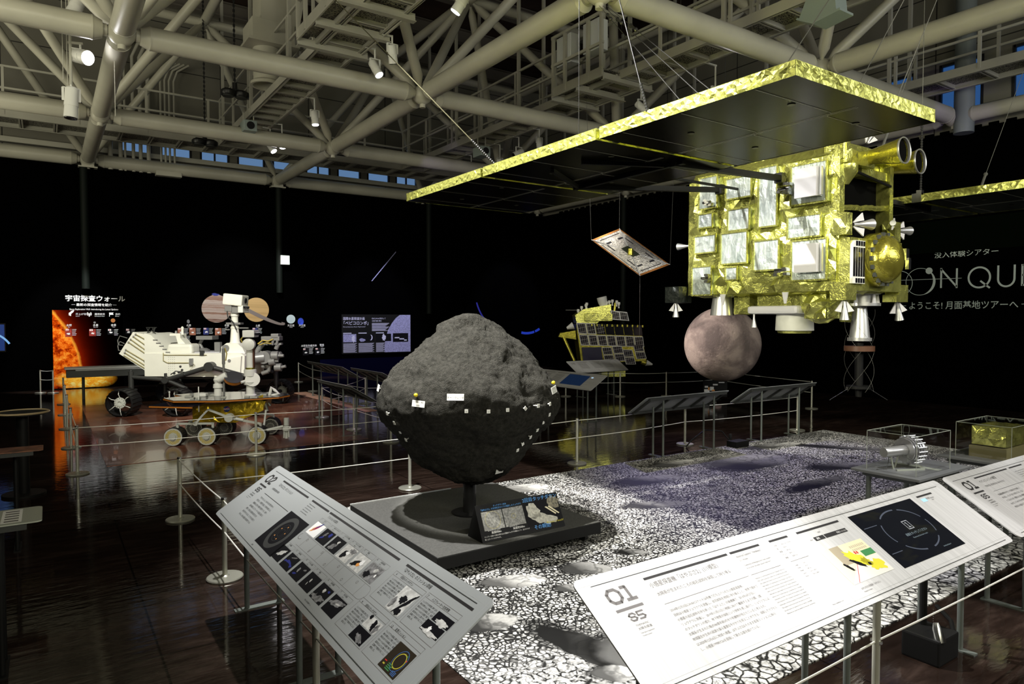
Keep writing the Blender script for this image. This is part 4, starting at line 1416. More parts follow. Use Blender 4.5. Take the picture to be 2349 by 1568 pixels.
S2.rect(mb, 0.72, 0.052, 0.968, 0.270) if False else mb.poly([S2.p(0.722, 0.052), S2.p(0.962, 0.052), S2.p(1.008, 0.052), S2.p(1.008, 0.270), S2.p(0.770, 0.270), S2.p(0.722, 0.270)])
mb.cur = 1
S2.ring(mb, 0.865, 0.160, 0.085, 0.085, 0.026, 1.6)
for r in (0.022, 0.036, 0.052):
    S2.ring(mb, 0.865, 0.160, r, r, 0.0016, 1.6)
mb.cur = 2
for a in (0.2, 1.4, 2.7, 3.9, 5.2):
    S2.ell(mb, 0.865 + 0.04 * math.cos(a), 0.160 + 0.04 * math.sin(a), 0.004, 0.004, 2.2, n=8)
mb.build('printed_orbit_photo', [m_pblack, pm('faint_grey_print', (0.035, 0.037, 0.037), 0.5), m_porange], p2)


def photo(par, S, u0, v0, u1, v1, ground, blobs):
    mb = MB()
    S.rect(mb, u0, v0, u1, v1)
    ms = [ground]
    for m, u, v, a, c, rot, seed in blobs:
        if m not in ms:
            ms.append(m)
        mb.cur = ms.index(m)
        S.blob(mb, u0 + u * (u1 - u0), v0 + v * (v1 - v0), a * (u1 - u0), c * (v1 - v0), 1.6 + 0.2 * seed, seed, 0.22, rot)
        mb.cur = 0
    return mb.build('printed_photo', ms, par)


PH = [(m_white_ink, [(m_porange, .35, .5, .25, .12, .9, 1), (m_pred, .5, .6, .2, .04, .9, 2), (m_pblue, .5, .75, .3, .06, .9, 3)]),
      (m_pblack, [(m_pblue, .72, .75, .12, .16, .3, 1), (m_pgrey, .36, .62, .08, .2, -.5, 2), (m_pblue, .3, .35, .14, .07, .5, 3)]),
      (m_pblack, [(m_pgrey, .40, .32, .26, .2, .5, 1), (m_plgrey, .55, .72, .10, .09, .4, 2)]),
      (m_plgrey, [(m_pgrey, .75, .8, .24, .16, 0, 1), (m_pblack, .38, .38, .16, .28, -.3, 2), (m_white_ink, .55, .55, .13, .11, 0, 3)]),
      (m_plgrey, [(m_pblack, .35, .4, .30, .16, .5, 1), (m_porange, .58, .42, .14, .12, .3, 2), (m_white_ink, .68, .62, .12, .2, .4, 3)]),
      (m_pgrey, [(m_pblack, .3, .3, .2, .2, 0, 1), (m_plgrey, .62, .72, .14, .12, .3, 2), (m_white_ink, .82, .48, .05, .10, .2, 3)])]
for i, (g, bl) in enumerate(PH):
    photo(p2, S2, 1.042 + 0.131 * i, 0.235, 1.155 + 0.131 * i, 0.307, g, bl)
PH = [(m_pblack, [(m_plgrey, .55, .55, .3, .17, .5, 1)]), (m_pblack, [(m_pblue, .5, .35, .42, .2, -.1, 1), (m_pblack, .52, .22, .40, .17, -.1, 2), (m_pgrey, .55, .85, .2, .05, .3, 3)]),
      (m_pblack, [(m_pgrey, .35, .55, .07, .16, .3, 1), (m_pblue, .3, .25, .14, .06, .2, 2), (m_pgrey, .75, .75, .1, .06, .3, 3)]), (m_pblack, [(m_plgrey, .45, .6, .05, .12, .3, 1), (m_plgrey, .4, .35, .02, .1, .3, 2)]),
      (m_pblack, [(m_pgrey, .5, .22, .46, .2, .05, 1), (m_pblack, .4, .4, .12, .12, 0, 2), (m_pblue, .8, .8, .08, .07, 0, 3), (m_plgrey, .5, .7, .10, .12, .4, 4)]), (m_pblack, [(m_pgrey, .5, .68, .46, .18, .2, 1), (m_plgrey, .6, .66, .16, .04, .1, 2)])]
for i, (g, bl) in enumerate(PH):
    photo(p2, S2, 0.990 + 0.140 * i, 0.058, 1.108 + 0.140 * i, 0.132, g, bl)
photo(p2, S2, 1.992, 0.209, 2.098, 0.311, m_plgrey, [(m_pblack, .5, .55, .2, .16, 0, 1), (m_pblack, .78, .5, .08, .5, -.5, 2), (m_pblack, .75, .14, .18, .13, 0, 3), (m_pgrey, .15, .3, .14, .2, 0, 4)])
photo(p2, S2, 2.243, 0.272, 2.348, 0.308, m_pblack, [(m_plgrey, .55, .2, .34, .34, 0, 1)])
photo(p2, S2, 2.230, 0.228, 2.343, 0.268, m_pblack, [(m_plgrey, .5, .12, .46, .2, 0, 1), (m_white_ink, .4, .4, .08, .25, .3, 2)])
photo(p2, S2, 1.975, 0.116, 2.075, 0.161, m_plgrey, [(m_pblack, .6, .5, .12, .5, .4, 1), (m_pgrey, .85, .4, .12, .4, 0, 2), (m_pblack, .12, .9, .1, .2, 0, 3)])
photo(p2, S2, 1.965, 0.062, 2.068, 0.112, m_pblack, [(m_pgrey, .6, .3, .3, .22, -.3, 1)])
mb = MB()
S2.rect(mb, 2.212, 0.065, 2.328, 0.161)
mb.cur = 1
S2.ring(mb, 2.285, 0.115, 0.026, 0.026, 0.0035, 1.6)
S2.rect(mb, 2.225, 0.078, 2.237, 0.083, 1.6)
mb.cur = 2
S2.ring(mb, 2.285, 0.115, 0.032, 0.036, 0.0022, 1.6)
for k in range(4):
    S2.rect(mb, 2.292, 0.070 + 0.004 * k, 2.318, 0.072 + 0.004 * k, 1.6)
mb.cur = 3
for k in range(4):
    S2.rect(mb, 2.25, 0.072 + 0.006 * k, 2.28, 0.075 + 0.006 * k, 1.6)
S2.ell(mb, 2.30, 0.140, 0.003, 0.003, 2.2, n=8)
mb.cur = 4
S2.ell(mb, 2.312, 0.128, 0.003, 0.003, 2.2, n=8)
S2.rect(mb, 2.222, 0.09, 2.236, 0.093, 1.6)
mb.build('printed_orbit_photo', [pm('dark_brown_print', (0.022, 0.016, 0.010), 0.4), pm('olive_yellow_print', (0.45, 0.40, 0.05), 0.4), pm('mid_blue_print', (0.05, 0.13, 0.35), 0.4), m_pgreen, m_pred], p2)

# ---- panels farther back (plain prints)
def far_panel(label, o, U, L, V, D, legs, lit, text=True, screen=None, lm=None):
    t, S = info_panel(label, o, U, L, V, D, legs, lit, leg_r=0.013, leg_mat=lm)
    if text:
        mb = MB()
        big = [(0.08, 0.32)]
        numeral(mb, S, '0', 0.08, 0.31 * D / 0.43, 0.05, 0.05, 0.009)
        numeral(mb, S, text if isinstance(text, str) else '3', 0.14, 0.31 * D / 0.43, 0.05, 0.05, 0.009)
        for u in (0.25, 0.62, 0.95):
            S.rect(mb, u, D - 0.065, min(u + 0.3, L - 0.05), D - 0.055)
            for k in range(8):
                S.rect(mb, u, D - 0.10 - 0.026 * k, min(u + 0.24, L - 0.06), D - 0.108 - 0.026 * k)
        mb.build('printed_text', m_ink2, t)
    if screen:
        mb = MB()
        S.rect(mb, *screen, 1.8)
        mb.build('screen', em('lit_deep_blue_screen', (0.008, 0.028, 0.085), 0.4), t)
        mb = MB()
        S.rect(mb, screen[2] + 0.05, screen[3] - 0.05, screen[2] + 0.10, screen[3] - 0.025, 1.8)
        mb.build('lit_button', em('lit_pale_blue_button', (0.5, 0.75, 1.0), 0.9), t)
    return t


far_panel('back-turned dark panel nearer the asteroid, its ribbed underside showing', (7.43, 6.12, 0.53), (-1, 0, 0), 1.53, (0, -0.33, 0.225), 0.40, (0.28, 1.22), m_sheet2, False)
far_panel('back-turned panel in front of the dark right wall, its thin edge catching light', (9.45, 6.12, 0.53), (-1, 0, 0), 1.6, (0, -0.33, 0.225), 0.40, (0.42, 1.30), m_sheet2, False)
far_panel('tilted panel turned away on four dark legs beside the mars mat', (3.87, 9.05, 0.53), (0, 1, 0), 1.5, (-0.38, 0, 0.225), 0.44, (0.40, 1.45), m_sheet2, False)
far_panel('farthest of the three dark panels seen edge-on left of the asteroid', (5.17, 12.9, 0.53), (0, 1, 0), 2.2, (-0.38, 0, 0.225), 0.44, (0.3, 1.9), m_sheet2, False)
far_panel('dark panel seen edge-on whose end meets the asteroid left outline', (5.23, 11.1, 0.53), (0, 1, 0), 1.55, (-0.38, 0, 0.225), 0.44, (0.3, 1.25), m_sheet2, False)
far_panel('small white panel with a deep blue screen right of the asteroid', (7.16, 10.1, 0.55), (0, -1, 0), 1.85, (0.36, 0, 0.225), 0.425, (0.3, 1.6), m_sheet, '4', (0.95, 0.08, 1.5, 0.36))
far_panel('pale panel just below the tilted gold lander', (9.25, 11.1, 0.55), (1, 0, 0), 1.5, (0, 0.38, 0.225), 0.44, (0.3, 1.2), m_sheet, '5')
last_panel = far_panel('pale grey panel entering at the left edge of the view, nearest of the left row', (-1.05, 3.86, 0.755), (1, 0, 0), 1.02, (0, 0.36, -0.012), 0.36, (0.2, 0.85), pm('greenish_grey_sheet', (0.36, 0.38, 0.33), 0.5), False, None, m_black)
mb = MB()
SX = Sheet((-1.05, 3.86, 0.755), (1, 0, 0), (0, 0.36, -0.012))
SX.rect(mb, 0.86, 0.03, 0.94, 0.33, 1)
mb.cur = 1
for k in range(5):
    SX.rect(mb, 0.872, 0.055 + 0.055 * k, 0.928, 0.08 + 0.055 * k, 2)
mb.build('printed_block', [m_white_ink, m_ink2], last_panel)
o = far_panel('reddish printed panel entering at the left edge of the view, behind the pale grey one', (-1.05, 5.98, 0.75), (1, 0, 0), 1.02, (0, 0.36, -0.02), 0.37, (0.2, 0.85), pm('rust_print_sheet', (0.20, 0.075, 0.035), 0.5, 0, 0.8, 14), False, None, m_black)
t = thing('round_display_stand', 'round black display stand with a pale rim at the left edge, beyond the reddish panel', 'display stand', (-0.2, 8.05, 0))
MB().tube((-0.2, 8.05, 0), (-0.2, 8.05, 0.78), 0.05, n=20).lathe((-0.2, 8.05, 0), (-0.2, 8.05, 0.02), [(0, 0.18), (0.02, 0.18)], 24).build('pedestal', m_black, t, smooth=35)
MB().tube((-0.2, 8.05, 0.78), (-0.2, 8.05, 0.80), 0.205, n=36).build('top_plate', m_black, t)
vs = [(Vector((-0.2 + 0.215 * math.cos(2 * math.pi * i / 36), 8.05 + 0.215 * math.sin(2 * math.pi * i / 36), 0.80))) for i in range(37)]
MB().path(vs, 0.010, 8).build('rim', pm('tan_rim', (0.40, 0.30, 0.17), 0.35), t, smooth=True)

# ------------------------------------------------------------------ gold probe hanging over the lunar mat
def foil_mat(name, c, rough, dark=0.55, sc=14.0, metal=0.85):
    m, _, _ = new_mat(name)
    q = N(m)
    b = bsdf(m)
    co = q.coord('Object')
    n1 = q.noise(co, sc, 5, 0.6, 1.2)
    q.put(b.inputs['Base Color'], q.ramp(n1, [(0.25, tuple(x * dark for x in c)), (0.6, c)]))
    b.inputs['Metallic'].default_value = metal
    b.inputs['Roughness'].default_value = rough
    w = q.voro(q.vadd(co, q.vscale(q.noisecol(co, 8, 3), 0.12)), 22, 'DISTANCE_TO_EDGE')
    q.put(b.inputs['Normal'], q.bump(q.math('ADD', q.math('MINIMUM', w, 0.12), q.math('MULTIPLY', q.noise(co, 40, 3), 0.25)), 0.35, 0.012))
    return m


m_gold = foil_mat('crinkled_gold_foil', (0.78, 0.79, 0.22), 0.24)
m_gold2 = foil_mat('smooth_gold_foil', (0.68, 0.62, 0.10), 0.22, sc=6)
m_goldedge = foil_mat('fine_wrinkled_gold_tape', (0.80, 0.82, 0.22), 0.36, sc=60)
m_silver, _, _ = new_mat('silver_radiator_film')
q = N(m_silver)
b = bsdf(m_silver)
co = q.coord('Object')
st = q.noise(q.mapping(co, (1, 5, 1.2)), 5, 6, 0.65, 0.8)
q.put(b.inputs['Base Color'], q.ramp(st, [(0.3, (0.42, 0.50, 0.48)), (0.65, (0.80, 0.86, 0.83))]))
b.inputs['Metallic'].default_value = 0.7
q.put(b.inputs['Roughness'], q.math('ADD', 0.22, q.math('MULTIPLY', st, 0.22)))
q.put(b.inputs['Normal'], q.bump(q.noise(q.mapping(co, (1, 2, 1)), 9, 4, 0.6, 1.0), 0.35, 0.02))
m_plate = pm('matt_white_grey_plate', (0.66, 0.65, 0.68), 0.55)
m_alu = pm('satin_aluminium', (0.62, 0.62, 0.62), 0.32, 0.75)
m_blackfoil = pm('black_crinkled_film', (0.012, 0.016, 0.014), 0.35, 0, 0.0, 8, 0.5, 30)
m_cell = pm('dark_solar_cells', (0.006, 0.006, 0.010), 0.15)
m_hole = pm('matt_black_interior', (0.002, 0.002, 0.002), 0.9, spec=0.05)
m_carbon = pm('black_carbon_tube', (0.005, 0.005, 0.005), 0.55, spec=0.2)
m_panelback, _, _ = new_mat('black_olive_panel_face')
q = N(m_panelback)
b = bsdf(m_panelback)
b.inputs['Base Color'].default_value = (0.0045, 0.0043, 0.0018, 1)
b.inputs['Roughness'].default_value = 0.25
b.inputs['Specular IOR Level'].default_value = 0.06
q.put(b.inputs['Normal'], q.bump(q.noise(q.mapping(q.coord('Object'), (3, 60, 1)), 6, 3), 0.04, 0.004))
m_seam = pm('grey_panel_seam', (0.55, 0.54, 0.44), 0.6)

X0, X1, Y0, Y1, ZB, ZT = 5.37, 6.22, 3.14, 4.70, 1.93, 3.05
pr = thing('space_probe', 'large gold-foil wrapped asteroid probe with silver windows hanging over the lunar mat', 'space probe', ((X0 + X1) / 2, (Y0 + Y1) / 2, ZB))
mb = MB()
mb.foilbox((X0, Y0, ZB), (X1, Y1, ZT), 0.078, 0.028, 11, 'xXYzZ')
mb.foil((X0, Y0, ZB), (X1 - X0, 0, 0), (0, 0, 0.45), 8, 4, 0.02, seed=31)
mb.foil((X0 - 0.01, Y0 + 0.05, ZT), (0, Y1 - Y0 - 0.1, 0), (0.05, 0, 0.08), 18, 1, 0.02, seed=41)
body = mb.build('body', m_gold, pr)
# upper half of the near face is an open black recess framed by gold posts
MB().box((X0 + 0.04, Y0 + 0.10, ZB + 0.44), (X1 - 0.04, Y0 + 0.13, ZT - 0.03)).build('open_recess', m_hole, pr)
mb = MB().foilbox((X0, Y0 - 0.02, ZB + 0.42), (X0 + 0.07, Y0 + 0.12, ZT + 0.16), 0.07, 0.012, 51)
mb.build('corner_post', m_gold, pr)
MB().foilbox((X0 + 0.0, Y0 - 0.045, ZT - 0.05), (X0 + 0.10, Y0 + 0.10, ZT + 0.17), 0.05, 0.016, 58).build('corner_cap', m_gold, pr)
MB().foilbox((X1 - 0.06, Y0 - 0.02, ZB + 0.40), (X1, Y0 + 0.10, ZT - 0.02), 0.07, 0.008, 61).build('corner_post', m_gold, pr)
mb = MB()
rnd = random.Random(5)
pts = []
for i in range(16):
    pts.append((X0 + 0.10 + i * 0.047, Y0 + 0.03, ZB + 0.685 + rnd.uniform(-0.006, 0.006) + i * 0.004))
mb.path(pts, 0.026, 6)
mb.build('wrapped_cable', m_gold, pr)
MB().path([(X0 + 0.09, Y0 - 0.01, ZT - 0.10), (X0 + 0.45, Y0 - 0.03, ZT - 0.155), (X1 - 0.05, Y0 - 0.02, ZT - 0.19)], 0.012, 8).build('cable_harness', m_carbon, pr)

# silver windows on the broad face: (y from far end, z low, y, z high)
RECTS = [(0.165, 2.772, 0.372, 3.063), (0.485, 2.823, 0.754, 3.003), (0.843, 2.524, 1.021, 3.042), (1.168, 2.676, 1.48, 2.998), (0.155, 2.59, 0.317, 2.713), (0.511, 2.525, 0.736, 2.712), (1.141, 2.394, 1.435, 2.566), (0.110, 2.345, 0.361, 2.503), (0.434, 2.219, 0.717, 2.497),
         (0.80, 2.137, 1.045, 2.392), (1.181, 2.03, 1.491, 2.357), (0.086, 1.935, 0.312, 2.202), (0.489, 2.067, 0.608, 2.175)]
xf = X0 - 0.034
for i, (a, z0, c, z1) in enumerate(RECTS):
    mb = MB()
    y0, y1 = Y1 - a, Y1 - c
    mb.foil((xf - 0.004, y0, z0), (0, y1 - y0, 0), (0, 0, z1 - z0), 5, 5, 0.004, 0.2, 70 + i, 0.0)
    mb.box((xf - 0.003, y1, z0), (X0 + 0.01, y0, z1))
    w = mb.build('radiator_window', m_silver, pr)
    fr = MB()
    e = 0.014
    fr.box((xf - 0.012, y1 - e, z0 - e), (xf, y0 + e, z0)).box((xf - 0.012, y1 - e, z1), (xf, y0 + e, z1 + e)).box((xf - 0.012, y1 - e, z0), (xf, y1, z1)).box((xf - 0.012, y0, z0), (xf, y0 + e, z1))
    fr.build('window_hem', m_gold, w)
for a, z0, c, z1 in ((1.24, 2.714, 1.438, 2.956), (1.247, 2.086, 1.45, 2.324)):
    p = MB().box((xf - 0.075, Y1 - c, z0), (xf - 0.055, Y1 - a, z1)).build('white_plate', m_plate, pr)
    MB().box((xf - 0.055, Y1 - c - 0.035, z0 + 0.005), (xf - 0.03, Y1 - c - 0.018, z1 - 0.005)).box((xf - 0.055, Y1 - c - 0.01, z0), (xf, Y1 - c, z1)).build('plate_edge', m_alu, p)


def hinge(y, z, s=1.0):
    mb = MB()
    rnd = random.Random(int(y * 100))
    for k in range(7):
        cy, cz = y + rnd.uniform(-0.05, 0.05) * s, z + rnd.uniform(-0.04, 0.04) * s
        mb.cbox((xf - 0.03 - rnd.random() * 0.03, cy, cz), (0.05, 0.035 * s, 0.022 * s))
    mb.tube((xf - 0.06, y - 0.05 * s, z), (xf - 0.06, y + 0.05 * s, z), 0.014 * s, n=12)
    mb.build('hinge_mechanism', m_chrome, pr)


hinge(Y1 - 1.13, 2.815, 1.1)
hinge(Y1 - 1.11, 2.12, 1.1)
hinge(Y1 - 0.30, 2.815, 0.9)
hinge(Y1 - 0.29, 2.09, 0.9)

# reentry capsule block on the near face
MB().foilbox((X0 + 0.02, Y0 - 0.10, ZB - 0.0), (X1 - 0.0, Y0 + 0.03, ZB + 0.43), 0.10, 0.014, 81, 'xXyzZ').build('capsule_mount', m_gold, pr)
cx, cz = X0 + 0.43, ZB + 0.262
mb = MB().lathe((cx, Y0 - 0.06, cz), (cx, Y0 - 0.36, cz), [(0, 0.225), (0.10, 0.225), (0.11, 0.21)], 36)
mb.build('capsule_collar', m_gold2, pr, smooth=30)
for k in range(18):
    a = 2 * math.pi * k / 18
    MB().cbox((cx + 0.207 * math.cos(a), Y0 - 0.175, cz + 0.207 * math.sin(a)), (0.035, 0.02, 0.035), None).build('collar_clamp', m_dark, pr)
mb = MB().lathe((cx, Y0 - 0.165, cz), (cx, Y0 - 0.40, cz), [(0, 0.20), (0.03, 0.197), (0.06, 0.183), (0.09, 0.155), (0.115, 0.11), (0.13, 0.06), (0.136, 0.015)], 40)
mb.build('capsule_dome', m_gold2, pr, smooth=60)
sx0 = X0 + 0.025
mb = MB().prism([(sx0, Y0 - 0.125, ZB + 0.055), (sx0 + 0.185, Y0 - 0.125, ZB + 0.055), (sx0 + 0.185, Y0 - 0.125, ZB + 0.405), (sx0 + 0.035, Y0 - 0.125, ZB + 0.405), (sx0, Y0 - 0.125, ZB + 0.37)], (0, 0.03, 0))
sp = mb.build('cell_panel', m_white, pr)
mb = MB()
for k in range(5):
    for z0, z1 in ((0.06, 0.098), (0.112, 0.348), (0.36, 0.40)):
        if k == 0 and z0 != 0.112:
            continue
        mb.box((sx0 + 0.006 + k * 0.0365, Y0 - 0.128, ZB + z0), (sx0 + 0.033 + k * 0.0365, Y0 - 0.124, ZB + z1))
mb.build('solar_cells', m_cell, sp)

# star tracker horns
for i, (bx, by, bz, L) in enumerate(((5.765, 3.12, 3.055, 0.44), (6.31, 3.25, 3.06, 0.46))):
    hb = MB().foilbox((bx - 0.37, by - 0.04, bz - 0.085), (bx + 0.06, by + 0.08, bz + 0.07), 0.06, 0.012, 91 + i).build('tracker_box', m_gold, pr)
    d = Vector((0.03, -1.0, 0.02)).normalized()
    o = Vector((bx, by, bz))
    MB().lathe(o, o + d, [(0, 0.060), (0.04, 0.06), (0.26, 0.098), (0.30, 0.106)], 28, caps=False).build('tracker_horn', m_gold2, pr, smooth=40)
    MB().lathe(o, o + d, [(0.295, 0.106), (0.308, 0.110), (0.313, 0.107), (0.308, 0.099), (0.290, 0.099)], 28, caps=False).build('horn_rim', m_alu, pr, smooth=40)
    MB().tube(o + d * 0.27, o + d * 0.28, 0.096, n=28).build('horn_mouth', m_hole, pr)
MB().foilbox((X0 + 0.36, Y0 + 0.0, 2.905), (X0 + 0.78, Y0 + 0.08, 2.975), 0.06, 0.012, 97).build('tracker_bracket', m_gold, pr)
MB().lathe((X0 + 0.14, Y0 + 0.02, ZT - 0.08), (X0 + 0.14, Y0 + 0.02, ZT - 0.30), [(0, 0.10), (0.06, 0.10), (0.16, 0.03)], 18).build('gold_funnel', m_gold, pr, smooth=40)
MB().lathe((5.50, 3.75, ZT - 0.02), (5.50, 3.75, ZT + 0.3), [(0, 0.045), (0.07, 0.045)], 18).build('antenna_base', m_alu, pr, smooth=40)
MB().lathe((5.50, 3.75, ZT + 0.05), (5.50, 3.75, ZT + 0.3), [(0, 0.055), (0.03, 0.055), (0.05, 0.02)], 18).build('antenna_cap', pm('amber_cap', (0.75, 0.42, 0.02), 0.4), pr, smooth=40)
MB().foilbox((5.46, 3.92, ZT - 0.02), (5.60, 4.08, ZT + 0.13), 0.06, 0.012, 99).build('roof_box', m_gold, pr)
MB().foilbox((5.42, 3.2, ZT - 0.01), (6.1, 4.6, ZT + 0.05), 0.12, 0.025, 104, 'xXyYZ').build('roof_blanket', m_gold, pr)


def thruster(o, d, size, bell=m_alu, fin=True, name='thruster'):
    """small nozzle with two white heat shields"""
    o, d = Vector(o), Vector(d).normalized()
    t = MB().lathe(o, o + d, [(0, 0.012 * size), (0.05 * size, 0.012 * size), (0.06 * size, 0.014 * size), (0.155 * size, 0.036 * size)], 20, caps=False).lathe(o, o + d, [(0.150 * size, 0.034 * size), (0.06 * size, 0.010 * size)], 20).build(name, bell, pr, smooth=40)
    if fin:
        side = d.cross(Vector((-0.6, -0.8, 0))).normalized()
        if side.length < 0.5:
            side = Vector((1, 0, 0))
        for s in (-1, 1):
            a = o + side * s * 0.012 * size
            mb = MB().prism([a, a + d * 0.085 * size + side * s * 0.062 * size, a + d * 0.095 * size + side * s * 0.014 * size], d.cross(side) * 0.012)
            mb.build('heat_shield', m_plate, t)


def leg_block(lo, hi, seed):
    MB().foilbox(lo, hi, 0.06, 0.010, seed).build('corner_block', m_gold, pr)


leg_block((X0 - 0.02, Y0 - 0.10, ZB - 0.08), (X0 + 0.13, Y0 + 0.04, ZB + 0.07), 111)
thruster((X0 + 0.03, Y0 - 0.06, ZB - 0.08), (0, 0, -1), 1.05)
leg_block((X1 - 0.03, Y0 - 0.10, ZB - 0.02), (X1 + 0.13, Y0 + 0.02, ZB + 0.065), 115)
leg_block((X1 - 0.07, Y0 - 0.10, ZB - 0.085), (X1 + 0.13, Y0 + 0.02, ZB - 0.02), 116)
thruster((X1 + 0.03, Y0 - 0.06, ZB - 0.085), (0.25, 0, -1), 1.05)
thruster((X0 + 0.08, Y0 - 0.09, ZB + 0.535), (1, -0.25, 0.05), 1.3)
MB().foilbox((X0 - 0.02, Y0 - 0.09, ZB + 0.45), (X0 + 0.07, Y0 + 0.02, ZB + 0.63), 0.06, 0.010, 121).build('thruster_block', m_gold, pr)
MB().foilbox((X1 - 0.10, Y0 - 0.09, ZB + 0.44), (X1 + 0.0, Y0 + 0.02, ZB + 0.61), 0.06, 0.010, 123).build('thruster_block', m_gold, pr)
thruster((X1 + 0.02, Y0 - 0.05, ZB + 0.55), (1, -0.15, 0.02), 1.1)
thruster((X1 - 0.08, Y0 - 0.08, ZB + 0.58), (-0.9, -0.3, 0.1), 0.7)
mb = MB().cbox((X1 + 0.02, Y0 - 0.12, ZB + 0.33), (0.05, 0.05, 0.10)).cbox((X1 + 0.04, Y0 - 0.14, ZB + 0.25), (0.04, 0.03, 0.10))
mb.build('latch_mechanism', m_chrome, pr)
# far left corner: black film box with thruster, side nozzle
MB().foilbox((5.25, Y1 + 0.02, 1.86), (5.44, Y1 + 0.20, 2.02), 0.06, 0.012, 131).build('black_film_box', m_blackfoil, pr)
thruster((5.30, Y1 + 0.10, 1.86), (0, 0, -1), 0.95)
MB().box((5.42, Y1 + 0.01, 2.33), (5.55, Y1 + 0.04, 2.55)).build('nozzle_plate', m_blackm, pr)
thruster((5.46, Y1 + 0.04, 2.44), (-0.25, 1, 0), 1.0, fin=False)
thruster((X0 + 0.55, Y0 + 0.06, ZT + 0.17), (0.5, -0.2, 0.8), 0.9)

# underside instruments
MB().lathe((5.52, 4.40, ZB + 0.01), (5.52, 4.40, ZB - 0.3), [(0, 0.085), (0.21, 0.115)], 28).build('camera_hood', m_alu, pr, smooth=40)
MB().foilbox((5.52, 4.08, ZB - 0.19), (5.74, 4.26, ZB + 0.0), 0.06, 0.012, 141).build('underside_box', m_gold, pr)
MB().foilbox((5.50, 3.42, ZB - 0.12), (6.0, 3.98, ZB + 0.0), 0.09, 0.018, 143).build('underside_blanket', m_gold, pr)
MB().rbox((5.42, 3.52, ZB - 0.19), (5.95, 4.04, ZB - 0.115), 0.03).build('white_ring_antenna', m_plate, pr)
MB().lathe((5.66, 3.70, ZB - 0.18), (5.66, 3.70, ZB - 0.40), [(0, 0.155), (0.03, 0.16), (0.15, 0.165), (0.16, 0.165)], 36).build('white_drum', pm('cream_white_drum', (0.70, 0.70, 0.64), 0.5, 0, 0.1, 8), pr, smooth=40)
MB().lathe((5.66, 3.70, ZB - 0.345), (5.66, 3.70, ZB - 0.40), [(0, 0.15), (0.02, 0.14)], 36).build('drum_gold_rim', m_gold, pr)
MB().foilbox((5.50, 3.30, ZB - 0.23), (5.70, 3.50, ZB + 0.0), 0.07, 0.03, 151).build('puffed_foil_bag', m_gold, pr)
rb = MB()
for i in range(7):
    for j in range(5):
        pass
rb.ball((5.60, 3.40, ZB - 0.12), 0.155, 14, 9, (1.0, 1.0, 0.95))
rr = random.Random(8)
rb.v = [v + Vector((rr.uniform(-.018, .018), rr.uniform(-.018, .018), rr.uniform(-.012, .012))) for v in rb.v]
rb.build('puffed_foil_bag', m_gold, pr)
for y in (4.27, 3.60):
    MB().prism([(X0 - 0.012, y - 0.03, ZB + 0.0), (X0 - 0.012, y + 0.03, ZB + 0.0), (X0 - 0.012, y + 0.008, ZB - 0.10), (X0 - 0.012, y - 0.008, ZB - 0.10)], (0.012, 0, 0)).build('white_bracket', m_plate, pr)
thruster((5.45, 3.98, ZB - 0.19), (0, 0, -1), 0.8, fin=False)
# sampler horn
sc_ = Vector((6.0, 3.28, 0))
MB().lathe((sc_.x, sc_.y, ZB), (sc_.x, sc_.y, ZB - 0.12), [(0, 0.16), (0.015, 0.165), (0.02, 0.13), (0.09, 0.13), (0.095, 0.165), (0.12, 0.165)], 32).build('sampler_flange', m_alu, pr, smooth=30)
for k in range(6):
    a = k * math.pi / 3 + 0.3
    p = sc_ + Vector((0.15 * math.cos(a), 0.15 * math.sin(a), ZB - 0.03))
    MB().prism([p + Vector((-0.01, 0, 0.01)), p + Vector((0.01, 0, 0.01)), p + Vector((0.035, 0, -0.085)), p + Vector((-0.035, 0, -0.085))], (0, 0.01, 0)).build('flange_tab', m_plate, pr)
MB().lathe((sc_.x, sc_.y, ZB - 0.12), (sc_.x, sc_.y, ZB - 0.6), [(0, 0.055), (0.28, 0.085), (0.282, 0.10), (0.31, 0.10)], 28).build('sampler_cone', m_alu, pr, smooth=40)
MB().tube((sc_.x, sc_.y, ZB - 0.42), (sc_.x, sc_.y, 1.07), 0.035, n=18).build('sampler_tube', m_carbon, pr, smooth=40)
MB().tube((sc_.x, sc_.y, ZB - 0.475), (sc_.x, sc_.y, ZB - 0.52), 0.125, n=28).build('sampler_ring', pm('brown_ring', (0.10, 0.045, 0.025), 0.4), pr, smooth=40)
for k in range(5):
    pts = [sc_ + Vector((0.12 * math.cos(k * 1.257 + t * 2.2), 0.12 * math.sin(k * 1.257 + t * 2.2), ZB - 0.15 - 0.33 * t)) for t in [i / 12 for i in range(13)]]
    MB().path(pts, 0.0010, 5).build('spiral_wire', m_wire, pr)
    pts = [sc_ + Vector((0.12 * math.cos(k * 1.257 - t * 2.2), 0.12 * math.sin(k * 1.257 - t * 2.2), ZB - 0.52 - 0.36 * t)) for t in [i / 12 for i in range(13)]]
    MB().path(pts, 0.0010, 5).build('spiral_wire', m_wire, pr)
MB().lathe((sc_.x, sc_.y, 1.10), (sc_.x, sc_.y, 0.97), [(0, 0.10), (0.025, 0.10), (0.026, 0.03), (0.10, 0.025)], 24).build('sampler_tip', m_carbon, pr, smooth=30)
for s in (-1, 1):
    p = sc_ + Vector((0.10 * s * 0.83, -0.10 * s * 0.56, 1.07))
    MB().path([p, p + Vector((0.16 * s * 0.83, -0.16 * s * 0.56, -0.10))], 0.0025, 6).build('tip_feeler', m_chain, pr)
    MB().box((p.x - 0.01, p.y - 0.01, p.z - 0.01), (p.x + 0.01, p.y + 0.01, p.z + 0.02)).build('tip_bolt', m_chrome, pr)
MB().foilbox((6.02, 3.36, ZB - 0.26), (6.17, 3.48, ZB + 0.0), 0.06, 0.012, 161).build('underside_box', m_gold, pr)

